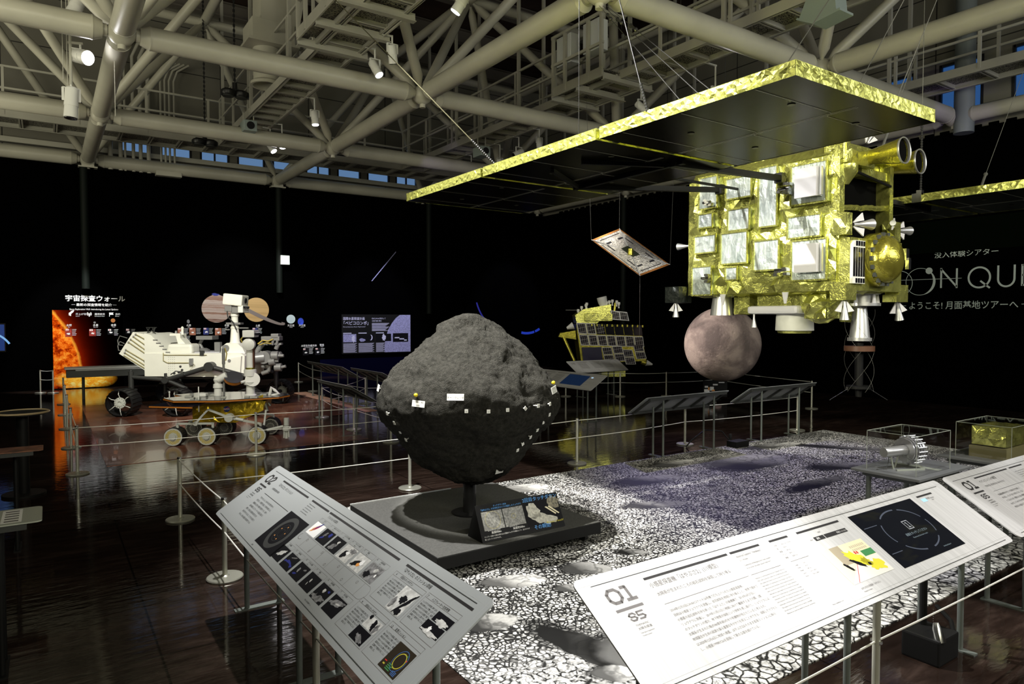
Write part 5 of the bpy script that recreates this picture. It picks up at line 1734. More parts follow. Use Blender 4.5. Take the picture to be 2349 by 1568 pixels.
# solar wings: three panels each, side by side along the hall
ZW0, ZW1 = 2.862, 2.936


def wing(xa, xb, sgn, name):
    w = MB()
    cut = [(1.965, 3.365), (3.40, 4.79), (4.825, 6.225)]
    first = None
    hub_x = xb if sgn < 0 else xa
    root = MB().bar((hub_x, 4.04, 2.895), (hub_x + (0.05 if sgn < 0 else -0.05), 4.15, 2.895), 0.03).build(name, m_carbon, pr)
    for k, (y0, y1) in enumerate(cut):
        p = MB().box((xa + 0.004, y0 + 0.004, ZW0 + 0.002), (xb - 0.004, y1 - 0.004, ZW1 - 0.002)).build('solar_panel', m_panelback, root)
        e = MB()
        e.foil((xa, y1, ZW0), (0, y0 - y1, 0), (0, 0, ZW1 - ZW0), 60, 4, 0.006, 0.3, 171 + k, 0.4)
        e.foil((xb, y0, ZW0), (0, y1 - y0, 0), (0, 0, ZW1 - ZW0), 60, 4, 0.006, 0.3, 181 + k, 0.4)
        e.foil((xa, y0, ZW0), (xb - xa, 0, 0), (0, 0, ZW1 - ZW0), 60, 4, 0.006, 0.3, 191 + k, 0.4)
        e.foil((xb, y1, ZW0), (xa - xb, 0, 0), (0, 0, ZW1 - ZW0), 60, 4, 0.006, 0.3, 201 + k, 0.4)
        e.box((xa, y0, ZW1), (xb, y1, ZW1 + 0.002))
        e.build('gold_edge_tape', m_goldedge, root)
        s = MB()
        z = ZW0 - 0.0005
        xm = xa + (xb - xa) * 0.52
        s.box((xm - 0.011, y0 + 0.10, z - 0.0006), (xm - 0.008, y1 - 0.02, z)).box((xm + 0.008, y0 + 0.10, z - 0.0006), (xm + 0.011, y1 - 0.02, z))
        for f in (0.17, 0.52, 0.86):
            yy = y0 + (y1 - y0) * f
            s.box((xa + 0.02, yy - 0.002, z - 0.0006), (xm - 0.03, yy + 0.002, z)).box((xm + 0.03, yy + 0.051, z - 0.0006), (xb - 0.02, yy + 0.055, z))
            s.path([(xm - 0.03, yy, z - 0.001), (xm - 0.012, yy + 0.008, z - 0.001), (xm - 0.009, yy + 0.03, z)], 0.0012, 5)
            s.path([(xm + 0.03, yy + 0.053, z - 0.001), (xm + 0.014, yy + 0.045, z - 0.001), (xm + 0.009, yy + 0.03, z)], 0.0012, 5)
        s.build('panel_seams', m_seam, p)
        d = MB()
        for fx in (0.28, 0.74):
            for fy in (0.2, 0.7):
                d.tube((xa + (xb - xa) * fx, y0 + (y1 - y0) * fy, z - 0.002), (xa + (xb - xa) * fx, y0 + (y1 - y0) * fy, z), 0.022, n=16)
        d.build('panel_discs', pm('olive_disc', (0.05, 0.048, 0.02), 0.4), p)
        if k < 2:
            h = MB()
            for fx in (0.12, 0.5, 0.88):
                h.cbox((xa + (xb - xa) * fx, y1 + 0.017, ZW0 + 0.03), (0.05, 0.05, 0.05))
            h.build('panel_hinge', m_blackm, root)
    if sgn < 0:
        for (ye, yw) in ((3.645, 3.52), (4.285, 4.60)):
            MB().bar((X0 - 0.01, ye, 2.925), (xb - 0.55, yw, 2.84), 0.052, 0.045).build('yoke_arm', m_carbon, root)
            MB().cbox((X0 - 0.035, ye, 2.925), (0.07, 0.075, 0.085)).build('yoke_socket', m_blackm, root)
        MB().bar((xb - 0.5, 3.45, 2.845), (xb - 0.5, 4.7, 2.845), 0.04, 0.03).bar((xb - 0.55, 3.6, 2.84), (xb - 1.1, 3.9, 2.85), 0.03).bar((xb - 0.55, 4.6, 2.84), (xb - 1.1, 4.25, 2.85), 0.03).build('yoke_frame', m_carbon, root)
        MB().bar((xb, 4.09, 2.90), (X0 - 0.02, 4.09, 2.90), 0.02).build('yoke_spar', m_carbon, root)
    else:
        MB().bar((X1 + 0.01, 3.6, 2.90), (xa + 0.5, 3.5, 2.84), 0.045).bar((X1 + 0.01, 4.3, 2.90), (xa + 0.5, 4.6, 2.84), 0.045).build('yoke_arm', m_carbon, root)
        MB().cbox((xa + 0.02, 3.38, 2.90), (0.10, 0.09, 0.09)).cbox((xa + 0.0, 3.36, 2.95), (0.05, 0.05, 0.05)).build('yoke_latch', m_chrome, root)


wing(2.985, 4.385, -1, 'left_solar_wing')
wing(7.22, 8.62, 1, 'right_solar_wing')

# suspension wires with turnbuckles and chains
def wire(p, q, label, chain=0.0, r=0.0028, m=None, buckle=None):
    p, q = Vector(p), Vector(q)
    mb = MB().path([p, q], r, 6)
    if buckle:
        d = (q - p).normalized()
        c = p.lerp(q, buckle)
        mb.tube(c - d * 0.14, c + d * 0.14, 0.012, n=10).ball(c - d * 0.15, 0.02, 8, 6).ball(c + d * 0.15, 0.02, 8, 6)
    o = mb.build('suspension_wire', m or m_wire)
    tag(o, label, 'suspension wire', 'wires holding the hanging exhibits')
    if chain:
        c = MB()
        d = (q - p).normalized()
        n = int(chain / 0.022)
        for k in range(n):
            a = q - d * (0.022 * k)
            c.ball(a, 0.011, 6, 4, (1, 1, 1.2))
        c.build('chain_end', m_chain, o)
    return o


wire((5.40, 6.10, 5.34), (3.0, 2.70, 2.94), 'dark wire from the top truss node to the gold panel edge, left of three', buckle=0.22, m=m_chain)
wire((5.44, 6.08, 5.34), (3.03, 2.58, 2.94), 'dark wire from the top truss node to the gold panel edge, middle of three', buckle=0.30, m=m_chain)
wire((5.48, 6.06, 5.34), (3.03, 2.50, 2.94), 'dark wire from the top truss node to the gold panel edge, right of three', buckle=0.42, m=m_chain)
wire((3.0, 3.59, 9.9), (3.0, 3.59, 2.94), 'dark vertical wire with a hook down to the middle gold panel edge', buckle=0.745, m=m_chain)
wire((3.23, 3.65, 4.45), (2.99, 2.945, 2.94), 'grey rope slanting down to a chain on the gold panel edge', chain=0.22, r=0.0045, m=m_black)
wire((4.16, 2.45, 3.79), (3.01, 2.03, 2.94), 'taut wire to the near corner of the gold panel')
wire((5.24, 2.33, 4.0), (3.97, 1.98, 2.94), 'taut wire to the near edge of the gold panel, right of a pair')
wire((4.53, 2.20, 3.76), (3.59, 1.99, 2.94), 'taut wire to the near edge of the gold panel, left of a pair')
wire((7.03, 3.30, 4.35), (6.08, 3.18, 3.12), 'wire with a turnbuckle down to the probe horns', buckle=0.88)
wire((6.50, 3.02, 5.2), (6.50, 3.02, 2.86), 'straight hanging chain passing beside the far probe horn', chain=0.66, r=0.003)
wire((8.62, 2.95, 4.46), (7.9, 3.12, 2.94), 'wire down to the far gold panel at the right', buckle=0.93)
wire((2.30, 6.5, 4.83), (2.99, 4.63, 2.94), 'long pale rope with a chain end slanting across the central truss node', chain=0.34, r=0.0048, m=pm('pale_rope', (0.07, 0.066, 0.04), 0.8, spec=0.0))

# ------------------------------------------------------------------ asteroid model on its wheeled base
pf = thing('wheeled_base', 'low square grey-topped wheeled base under the asteroid model', 'display base', (2.75, 4.6, 0))
MB().rbox((2.05, 3.85, 0.075), (3.45, 5.37, 0.158), 0.006).build('deck_box', m_black, pf)
MB().box((2.055, 3.855, 0.158), (3.445, 5.365, 0.161)).build('deck_top', pm('dark_grey_carpet', (0.068, 0.068, 0.064), 0.9, 0, 0.25, 90), pf)
MB().box((2.05, 5.365, 0.158), (3.0, 5.372, 0.170)).build('pale_edge_strip', m_pale, pf)
for x in (2.14, 3.36):
    for y in (3.95, 5.27):
        c = MB().tube((x - 0.014, y, 0.043), (x + 0.014, y, 0.043), 0.037, n=20).build('caster_wheel', m_blackm, pf, smooth=30)
        MB().box((x - 0.022, y - 0.02, 0.04), (x - 0.017, y + 0.02, 0.078)).box((x + 0.017, y - 0.02, 0.04), (x + 0.022, y + 0.02, 0.078)).tube((x - 0.024, y, 0.043), (x + 0.024, y, 0.043), 0.010, n=10).build('caster_fork', m_chrome, c)

AC = Vector((2.75, 4.62, 1.07))
# radius against height of the top-like body, metres
PROF = [(-0.63, 0.16), (-0.58, 0.26), (-0.47, 0.39), (-0.36, 0.48), (-0.24, 0.57), (-0.15, 0.65), (-0.08, 0.695), (-0.02, 0.712), (0.04, 0.705), (0.13, 0.67), (0.25, 0.585), (0.36, 0.47), (0.46, 0.36), (0.55, 0.25), (0.60, 0.185), (0.645, 0.10)]


def prof(z):
    if z <= PROF[0][0]:
        return PROF[0][1]
    for (a, ra), (c, rc) in zip(PROF, PROF[1:]):
        if z <= c:
            t = (z - a) / (c - a)
            return ra + (rc - ra) * t
    return PROF[-1][1]


am = thing('asteroid_model', 'dark grey spinning-top shaped asteroid model dotted with small white labels', 'asteroid model', (AC.x, AC.y, 0.161))
mb = MB()
NU, NV = 300, 170
vs, fs = [], []
pl = []
tot = 0
P = [(-0.645, 0.0)] + PROF + [(0.665, 0.0)]
for (a, ra), (c, rc) in zip(P, P[1:]):
    pl.append((tot, a, ra))
    tot += math.hypot(c - a, rc - ra)
pl.append((tot, P[-1][0], P[-1][1]))


def samp(s):
    for (s0, z0, r0), (s1, z1, r1) in zip(pl, pl[1:]):
        if s <= s1:
            t = (s - s0) / (s1 - s0)
            return z0 + (z1 - z0) * t, r0 + (r1 - r0) * t
    return pl[-1][1], pl[-1][2]


rnd = random.Random(21)
DENTS = []
for k in range(34):
    z = rnd.uniform(-0.2, 0.6)
    th = rnd.uniform(0, 6.28)
    DENTS.append((Vector((prof(z) * math.cos(th), prof(z) * math.sin(th), z)), rnd.uniform(0.018, 0.055), rnd.choice((-1, -1, 1))))
# a few larger boulders and pits on the side seen here
va0 = math.atan2(-AC.y, -AC.x)
for da, z, w, s in ((-0.15, 0.615, 0.075, 1), (0.45, 0.40, 0.045, -1), (0.65, 0.32, 0.06, -1), (0.35, 0.22, 0.05, -1), (0.62, 0.19, 0.055, 1), (0.33, 0.13, 0.035, 1), (0.14, 0.05, 0.05, 1), (0.12, 0.01, 0.045, -1), (-0.22, 0.40, 0.028, -1), (-0.75, 0.22, 0.022, -1), (-0.98, 0.17, 0.026, -1), (-0.95, 0.12, 0.03, 1), (0.75, 0.12, 0.07, -1), (0.9, 0.24, 0.06, -1), (0.0, 0.36, 0.02, -1), (0.12, 0.53, 0.022, -1)):
    th = va0 + da
    DENTS.append((Vector((prof(z) * math.cos(th), prof(z) * math.sin(th), z)), w, s))
for j in range(NV + 1):
    z, r = samp(tot * j / NV)
    for i in range(NU):
        th = 2 * math.pi * i / NU
        p = Vector((r * math.cos(th), r * math.sin(th), z))
        nrm = Vector((math.cos(th) * 0.8, math.sin(th) * 0.8, 0.6 if z > 0 else -0.6))
        h = noise.noise(p * 2.6) * 0.040 + noise.noise(p * 6.5 + Vector((3, 1, 0))) * 0.026 + noise.noise(p * 15) * 0.013 + noise.noise(p * 38) * 0.0072 + noise.noise(p * 80) * 0.0050
        for c, w, s in DENTS:
            d2 = (p - c).length_squared / (w * w)
            if d2 < 5:
                h += s * w * 0.42 * math.exp(-d2 * 1.4)
        vs.append(AC + p + nrm * h * (1 if 0 < j < NV else 0))
for j in range(NV):
    for i in range(NU):
        k = (i + 1) % NU
        fs.append((j * NU + i, j * NU + k, (j + 1) * NU + k, (j + 1) * NU + i))
mb.add(vs, fs)
m_rock = pm('dark_rubble_rock', (0.034, 0.033, 0.029), 0.95, 0, 0.4, 40, 1.0, 170, spec=0.08)
mb.build('rock_body', m_rock, am, smooth=180)
MB().tube((AC.x, AC.y, 0.161), (AC.x, AC.y, 0.60), 0.052, n=24).lathe((AC.x, AC.y, 0.161), (AC.x, AC.y, 0.2), [(0, 0.14), (0.012, 0.14)], 28).build('support_pole', m_blackm, am, smooth=30)


def tag_at(da, z, w, h, lines, tilt=0.0, out=0.026, pin=False):
    th = va0 + da
    r = prof(z) + out
    p = AC + Vector((r * math.cos(th), r * math.sin(th), z))
    U = Vector((-math.sin(th), math.cos(th), 0))
    N_ = Vector((math.cos(th), math.sin(th), 0))
    slope = (prof(z + 0.03) - prof(z - 0.03)) / 0.06
    slope = max(-1.1, min(1.1, slope)) * 0.55
    V = (Vector((0, 0, 1)) + N_ * slope).normalized()
    U, V = (U * math.cos(tilt) + V * math.sin(tilt)), (V * math.cos(tilt) - U * math.sin(tilt))
    S = Sheet(p - U * w / 2 - V * h / 2, U, V)
    mb = MB().prism([S.p(0, 0, 0), S.p(w, 0, 0), S.p(w, h, 0), S.p(0, h, 0)], -S.n * 0.003)
    mb.tube(p - S.n * 0.003, p - S.n * 0.06, 0.004, n=6)
    o = mb.build('label_tag', pm('white_card', (0.80, 0.80, 0.78), 0.6) if 'white_card' not in bpy.data.materials else bpy.data.materials['white_card'], am)
    t = MB()
    for i, s in enumerate(lines):
        S.text(t, s, w / 2, h * (1 - (i + 0.75) / len(lines)), h * 0.55 / len(lines) if len(lines) > 1 else h * 0.42, align='CENTER', squeeze=0.85)
    t.build('tag_text', m_ink, o)
    if pin:
        q = AC + Vector((r * math.cos(th), r * math.sin(th), z + 0.058)) - U * 0.02
        MB().ball(q, 0.014, 14, 10).build('yellow_ball_pin', bpy.data.materials.get('yellow_ball') or pm('yellow_ball', (0.80, 0.62, 0.02), 0.4), am, smooth=True)


tag_at(-0.50, 0.041, 0.103, 0.045, ['タッチダウン地点', '(2回目)'], -0.05, 0.03, True)
tag_at(-0.132, 0.093, 0.117, 0.046, ['サボー・クレーター'], 0.0, 0.035)
tag_at(1.075, 0.099, 0.10, 0.05, ['ウラシマ', 'クレーター'], 0.12, 0.035, True)
tag_at(-1.325, 0.105, 0.10, 0.05, ['サンドリヨン'], 0.0, 0.03)
tag_at(0.622, -0.511, 0.07, 0.042, ['オトヒメ岩塊'], 0.1, 0.045)
for da, dz, tl, nm in ((-0.028, -0.001, 0, '60'), (0.18, -0.006, 0, '30'), (0.369, -0.002, 0, '0'), (0.566, -0.001, .78, '330'), (0.738, 0.007, 0, '300'), (0.935, 0.006, .1, '270'), (1.137, 0.022, .1, '240'),
                       (0.958, -0.076, .1, '15'), (0.919, -0.133, .1, '30'), (0.916, -0.195, .1, '45'), (0.879, -0.248, .2, '60'), (0.798, -0.297, .6, '70'), (0.764, -0.344, .2, '80'),
                       (-0.962, -0.057, 0, '90'), (-0.907, -0.125, 0, '105'), (-0.939, -0.20, 0, '120'), (-0.956, -0.265, 0, '135')):
    tag_at(da, dz, 0.024, 0.026, [nm], tl, 0.024)

# slanted photo board standing on the base
pb = thing('photo_board', 'black slanted photo board with crater pictures on the wheeled base', 'photo board', (2.8, 4.0, 0.161))
A, B2 = Vector((2.44, 3.925, 0.165)), Vector((3.155, 3.915, 0.165))
Uv = (B2 - A).normalized()
Vv = (Vector((2.46, 4.065, 0.385)) - A).normalized()
SB = Sheet(A, Uv, Vv)
BL, BH = 0.715, 0.262
MB().prism([A, A + Vector((0, 0.20, 0)), A + Vv * BH], Uv * BL).build('wedge_case', m_black, pb)
mb = MB()
SB.rect(mb, 0.004, 0.004, BL - 0.004, BH - 0.004)
mb.build('printed_face', pm('glossy_black_print', (0.004, 0.004, 0.004), 0.5, spec=0.15), pb)
for u0, u1, rr_, rx, ry in ((0.035, 0.205, 0.062, 0.50, 0.52), (0.212, 0.385, 0.018, 0.48, 0.52)):
    mb = MB()
    SB.rect(mb, u0, 0.075, u1, 0.208, 2)
    p = mb.build('crater_photo', pm('grainy_grey_photo', (0.22, 0.22, 0.20), 0.4, 0, 0.6, 70), pb)
    mb = MB()
    SB.ring(mb, u0 + (u1 - u0) * rx, 0.075 + 0.133 * ry, rr_, rr_ * 0.98, 0.0016, 3)
    mb.build('yellow_circle', pm('yellow_ring_ink', (0.55, 0.48, 0.08), 0.5), p)
mb = MB()
SB.rect(mb, 0.395, 0.045, 0.705, 0.222, 2)
mb.cur = 1
SB.blob(mb, 0.47, 0.150, 0.070, 0.050, 3, 4, 0.25, -0.5)
SB.blob(mb, 0.55, 0.085, 0.10, 0.04, 3, 6, 0.3, -0.2)
mb.cur = 2
SB.blob(mb, 0.66, 0.19, 0.055, 0.05, 3, 8, 0.2)
mb.cur = 0
SB.blob(mb, 0.56, 0.165, 0.035, 0.070, 4, 9, 0.25, 0.7)
mb.cur = 3
for d in (0, 0.028):
    mb.poly([SB.p(0.575 + d, 0.165, 5), SB.p(0.590 + d, 0.168, 5), SB.p(0.665 + d, 0.105, 5), SB.p(0.655 + d, 0.100, 5)])
mb.build('touchdown_photo', [m_pblack, pm('pale_sand_photo', (0.50, 0.49, 0.42), 0.45, 0, 0.35, 60), pm('brown_rubble_photo', (0.20, 0.18, 0.12), 0.5, 0, 0.7, 60), m_pcream], pb)
m_pbluetext = pm('bright_blue_lettering', (0.08, 0.34, 0.80), 0.5)
mb = MB()
SB.text(mb, '2回目タッチダウン', 0.395, 0.226, 0.035, 0.006, squeeze=1.05, k=4)
SB.text(mb, 'その瞬間!', 0.44, 0.018, 0.036, 0.006, k=4)
SB.text(mb, 'タッチダウン直後', 0.20, 0.236, 0.014, align='CENTER', k=4)
SB.text(mb, '「はやぶさ2」の光学航法カメラが撮影したリュウグウ', 0.205, 0.217, 0.0155, align='CENTER', k=4, squeeze=0.92)
mb.build('blue_lettering', m_pbluetext, pb)
mb = MB()
SB.text(mb, 'Moment of touch!', 0.555, 0.043, 0.021, 0.004, k=5, shear=0.2)
mb.build('yellow_lettering', pm('yellow_lettering', (0.62, 0.55, 0.03), 0.5), pb)
mb = MB()
SB.text(mb, '高度約8m', 0.085, 0.050, 0.019, 0.012, k=4)
SB.text(mb, '高度約500m', 0.265, 0.050, 0.019, 0.012, k=4)
SB.text(mb, 'サンプラー先端から弾丸を撃ち込んだ直後のリュウグウ表面のようす、岩のかけらが', 0.022, 0.030, 0.0125, k=4, squeeze=0.8)
SB.text(mb, '舞い上がっているのがわかる。', 0.022, 0.012, 0.0125, k=4, squeeze=0.8)
SB.text(mb, '2019年7月11日 10:06:32', 0.06, 0.069, 0.010, k=4)
SB.text(mb, '2019年7月11日', 0.24, 0.069, 0.010, k=4)
mb.build('white_lettering', m_white_ink, pb)

# ------------------------------------------------------------------ moon globe
m_moon, _, _ = new_mat('lunar_globe_print')
q = N(m_moon)
co = q.coord('Object')
n1 = q.noise(co, 1.9, 6, 0.55, 0.4)
c = q.ramp(n1, [(0.36, (0.20, 0.16, 0.15)), (0.48, (0.36, 0.285, 0.26)), (0.56, (0.55, 0.44, 0.39)), (0.7, (0.62, 0.50, 0.44))])
vr = q.voro(co, 9, 'F1')
vr2 = q.voro(q.mapping(co, loc=(3, 5, 2)), 22, 'F1')
pit = q.math('ADD', q.math('MULTIPLY', q.math('LESS_THAN', vr, 0.22), 0.25), q.math('MULTIPLY', q.math('LESS_THAN', vr2, 0.25), 0.3))
c = q.mix(q.math('MULTIPLY', pit, 0.22), c, (0.70, 0.60, 0.52))
q.put(bsdf(m_moon).inputs['Base Color'], c)
hgt = q.math('ADD', q.math('MINIMUM', vr, 0.3), q.math('ADD', q.math('MULTIPLY', q.math('MINIMUM', vr2, 0.3), 0.6), q.math('MULTIPLY', q.noise(co, 30, 5, 0.7), 0.35)))
q.put(bsdf(m_moon).inputs['Normal'], q.bump(hgt, 0.8, 0.03))
bsdf(m_moon).inputs['Roughness'].default_value = 0.85
bsdf(m_moon).inputs['Specular IOR Level'].default_value = 0.1
MOON = Vector((10.64, 8.47, 1.21))
g = thing('moon_globe', 'big pinkish-grey moon globe hanging under the gold probe far corner', 'moon globe', MOON)
MB().ball(MOON, 0.705, 72, 44).build('globe', m_moon, g, smooth=180)
MB().tube(MOON + Vector((0, 0, 0.70)), (MOON.x, MOON.y, 9.9), 0.006, n=6).build('hanging_wire', m_wire, g)

# ------------------------------------------------------------------ small moon picture stand beyond
t = thing('picture_stand', 'small stand with a pink moon picture and colour swatches below the globe', 'picture stand', (11.49, 9.30, 0))
MB().box((11.36, 9.26, 0), (11.62, 9.40, 0.02)).tube((11.49, 9.33, 0.02), (11.49, 9.33, 0.10), 0.02, n=12).build('stand', m_blackm, t)
Up = Vector((0.8256, -0.5643, 0))
SP = Sheet(Vector((11.49, 9.30, 0.07)) - Up * 0.26, Up, (0, 0, 1))
mb = MB().prism([SP.p(0, 0, 0), SP.p(0.50, 0, 0), SP.p(0.50, 0.34, 0), SP.p(0, 0.34, 0)], -SP.n * 0.02)
mb.build('board', m_black, t)
mb = MB()
SP.ell(mb, 0.30, 0.05, 0.09, 0.05, 2, a0=0, a1=180)
mb.cur = 1
for u, v, w, h in ((0.02, 0.10, 0.11, 0.06), (0.03, 0.19, 0.07, 0.04), (0.14, 0.13, 0.08, 0.08), (0.20, 0.24, 0.10, 0.03), (0.32, 0.29, 0.12, 0.02)):
    SP.rect(mb, u, v, u + w, v + h, 2)
mb.cur = 2
SP.rect(mb, 0.10, 0.14, 0.13, 0.20, 3)
SP.rect(mb, 0.18, 0.12, 0.24, 0.15, 3)
mb.build('printed_picture', [pm('pink_print', (0.60, 0.42, 0.40), 0.5), m_white_ink, m_porange], t)

# ------------------------------------------------------------------ tilted square sail hanging high
m_sail = pm('silver_sail_film', (0.62, 0.59, 0.56), 0.3, 0.75, 0.25, 20, 0.5, 45)
m_sailedge = pm('copper_sail_border', (0.50, 0.20, 0.05), 0.35, 0.6)
CT, CR, CB, CL = Vector((9.12, 9.70, 3.42)), Vector((9.82, 9.05, 2.72)), Vector((9.28, 9.30, 2.50)), Vector((8.66, 9.98, 3.20))
sail = thing('solar_sail_model', 'tilted square silver sail model with copper border hanging on wires', 'solar sail model', (9.22, 9.5, 2.95))


def sp_(u, v, lift=0.0):
    p = CT.lerp(CR, u).lerp(CL.lerp(CB, u), v)
    n = (CR - CT).cross(CL - CT).normalized()
    return p - n * (lift + 0.05 * math.sin(math.pi * u) * math.sin(math.pi * v)) 


def sail_patch(mb, u0, u1, v0, v1, lift, n=10):
    vs = [sp_(u0 + (u1 - u0) * i / n, v0 + (v1 - v0) * j / n, lift) for j in range(n + 1) for i in range(n + 1)]
    mb.add(vs, [(j * (n + 1) + i, j * (n + 1) + i + 1, (j + 1) * (n + 1) + i + 1, (j + 1) * (n + 1) + i) for j in range(n) for i in range(n)])
    return mb


o = sail_patch(MB(), 0, 1, 0, 1, 0.0, 24).build('membrane', m_sail, sail, smooth=True)
md = o.modifiers.new('thickness', 'SOLIDIFY')
md.thickness = 0.004
md.offset = 0
mb = MB()
for s in (0.004, -0.004):
    for a in ((0, 1, 0, 0.035), (0, 1, 0.965, 1), (0, 0.035, 0, 1), (0.965, 1, 0, 1)):
        sail_patch(mb, *a, s, 8)
mb.build('copper_border', m_sailedge, sail)
mb = MB()
for s in (0.005, -0.005):
    for a in ((0.16, 0.84, 0.075, 0.09), (0.16, 0.84, 0.91, 0.925), (0.075, 0.09, 0.16, 0.84), (0.91, 0.925, 0.16, 0.84)):
        sail_patch(mb, *a, s, 8)
    for a, c in ((0.22, 0.38), (0.62, 0.78)):
        sail_patch(mb, a, c, 0.17, 0.205, s, 3)
        sail_patch(mb, a, c, 0.795, 0.83, s, 3)
        sail_patch(mb, 0.17, 0.205, a, c, s, 3)
        sail_patch(mb, 0.795, 0.83, a, c, s, 3)
mb.build('dark_strips', pm('dark_cell_strip', (0.02, 0.018, 0.03), 0.4), sail)
mb = MB()
for s in (0.008, -0.008):
    sail_patch(mb, 0.38, 0.62, 0.38, 0.62, s, 6)
mb.build('hub_patch', pm('dark_green_hub', (0.03, 0.04, 0.025), 0.3), sail)
c = sp_(0.5, 0.5, 0)
MB().tube(c - Vector((0, 0, 0.07)), c + Vector((0, 0, 0.05)), 0.055, n=20).build('hub_drum', m_gold2, sail, smooth=40)
for k, p in enumerate((CT, CR, CB, CL)):
    MB().path([c, sp_(*((0, 0), (1, 0), (1, 1), (0, 1))[k], 0.012)], 0.008, 6).build('boom', m_pale, sail)
    if k != 2:
        wire(p, (p.x + (0.05, 0.3, 0, -0.3)[k], p.y, 9.0), 'thin wire up from the %s corner of the square sail' % ('top', 'right', 'bottom', 'left')[k], r=0.003)
wire(CB, (CB.x, CB.y, 0.9), 'thin wire hanging down from the bottom corner of the square sail', r=0.002)

# ------------------------------------------------------------------ tilted gold lander with solar cells
YAW = R(-34.35)
ld = thing('lander_model', 'tilted gold lander model with rows of black solar cells', 'lander model', (10.55, 11.75, 0.0), local=True, rotz=YAW)
ZC = 1.29
K = 15.8 / 1566


def lp(px, py, y=0.0):
    return Vector(((px - 1370) * K, y, ZC + (770 - py) * K))


m_cellfr = pm('white_cell_frame', (0.66, 0.65, 0.64), 0.45)
m_cells, _, _ = new_mat('gridded_dark_cells')
q = N(m_cells)
sx, sy, sz = q.sep(q.mapping(q.coord('Object'), rot=(0, R(11), 0)))
g1 = q.math('LESS_THAN', q.math('FRACT', q.math('MULTIPLY', sx, 22)), 0.16)
g2 = q.math('LESS_THAN', q.math('FRACT', q.math('MULTIPLY', sz, 11)), 0.10)
q.put(bsdf(m_cells).inputs['Base Color'], q.mix(q.math('MAXIMUM', g1, g2), (0.012, 0.010, 0.016), (0.30, 0.28, 0.27)))
bsdf(m_cells).inputs['Roughness'].default_value = 0.2
# core body behind the cell panels
core = MB().prism([lp(1310, 742, 0.02), lp(1456, 746, 0.02), lp(1470, 826, 0.02), lp(1322, 832, 0.02)], (0, 1.0, 0))
core.build('core_body', m_gold2, ld)
cols_ = 7
TL, TR, BL_, BR_ = lp(1310, 739), lp(1459, 745), lp(1321, 792), lp(1466, 796)
for i in range(cols_):
    for j in range(2):
        a, c = i / cols_, (i + 0.94) / cols_
        b0, b1 = j / 2, (j + 0.94) / 2
        f = lambda u, v: TL.lerp(TR, u).lerp(BL_.lerp(BR_, u), v)
        p = [f(a, b0), f(c, b0), f(c, b1), f(a, b1)]
        fr = MB().prism(p, (0, 0.03, 0)).build('cell_panel', m_cellfr if i < 2 or j else m_cell, ld)
        ctr = sum(p, Vector()) / 4
        MB().poly([ctr + (v - ctr) * 0.86 + Vector((0, -0.004, 0)) for v in p]).build('cell_grid', m_cells if i < 3 or j else m_cell, fr)
TL, TR, BL_, BR_ = lp(1368, 791), lp(1462, 790), lp(1376, 826), lp(1472, 824)
for i in range(4):
    for j in range(2):
        a, c = i / 4, (i + 0.94) / 4
        b0, b1 = j / 2, (j + 0.94) / 2
        drop = Vector((0, 0, -0.10)) if i == 2 else Vector((0, 0, -0.02 * (2 - i)))
        p = [TL.lerp(TR, u).lerp(BL_.lerp(BR_, u), v) + drop for u, v in ((a, b0), (c, b0), (c, b1), (a, b1))]
        fr = MB().prism(p, (0, 0.03, 0)).build('cell_panel', m_cellfr, ld)
        ctr = sum(p, Vector()) / 4
        MB().poly([ctr + (v - ctr) * 0.88 + Vector((0, -0.004, 0)) for v in p]).build('cell_grid', m_cells, fr)
MB().prism([lp(1322, 795, -0.05), lp(1366, 794, -0.05), lp(1370, 824, -0.05), lp(1326, 827, -0.05)], (0, 0.3, 0)).build('dark_side_box', pm('dark_violet_box', (0.02, 0.018, 0.05), 0.3), ld)
MB().prism([lp(1308, 722, 0.1), lp(1328, 708, 0.1), lp(1390, 697, 0.1), lp(1391, 716, 0.1), lp(1352, 745, 0.1), lp(1312, 740, 0.1)], (0, 0.8, 0)).build('gold_top', m_gold, ld)
MB().foilbox(lp(1330, 735, 0.02), lp(1392, 718, 0.6), 0.12, 0.03, 211).build('gold_blanket', m_gold, ld)
p = [lp(1388, 711, 0.05), lp(1426, 715, 0.05), lp(1431, 735, 0.05), lp(1393, 732, 0.05)]
fr = MB().prism(p, (0, 0.03, 0)).build('cell_panel', m_cellfr, ld)
ctr = sum(p, Vector()) / 4
for s in (-0.19, 0.19):
    d = (p[1] - p[0]) * s * 1.3
    MB().poly([ctr + d + Vector(((v - ctr).x * 0.42, -0.006, (v - ctr).z * 0.78)) for v in p]).build('cell_grid', m_cells, fr)
mb = MB()
for k in range(11):
    a = lp(1345 + k * 11.5, 744 + k * 0.3, -0.01)
    mb.cbox(a, (0.03, 0.05, 0.05))
mb.build('gold_clip', m_gold2, ld)
MB().lathe(lp(1376, 702, 0.3), lp(1370, 676, 0.3), [(0, 0.075), (0.10, 0.11), (0.22, 0.118), (0.23, 0.10)], 24).build('white_horn', m_white, ld, smooth=40)
for px, py in ((1316, 712), (1324, 705), (1334, 700), (1336, 697), (1382, 694), (1388, 692), (1395, 690), (1405, 692), (1410, 696)):
    a = lp(px, py, 0.25)
    MB().lathe(a + Vector((0, 0, -0.10)), a + Vector((0.01, 0, 0.2)), [(0, 0.022), (0.05, 0.012), (0.10, 0.035), (0.14, 0.03)], 12).build('white_thruster', m_white, ld, smooth=40)
MB().bar(lp(1400, 714, 0.3), lp(1403, 693, 0.3), 0.04).build('gold_stub', m_gold2, ld)
MB().bar(lp(1288, 710, 0.3), lp(1322, 710, 0.3), 0.015).build('thin_antenna', m_wire, ld)
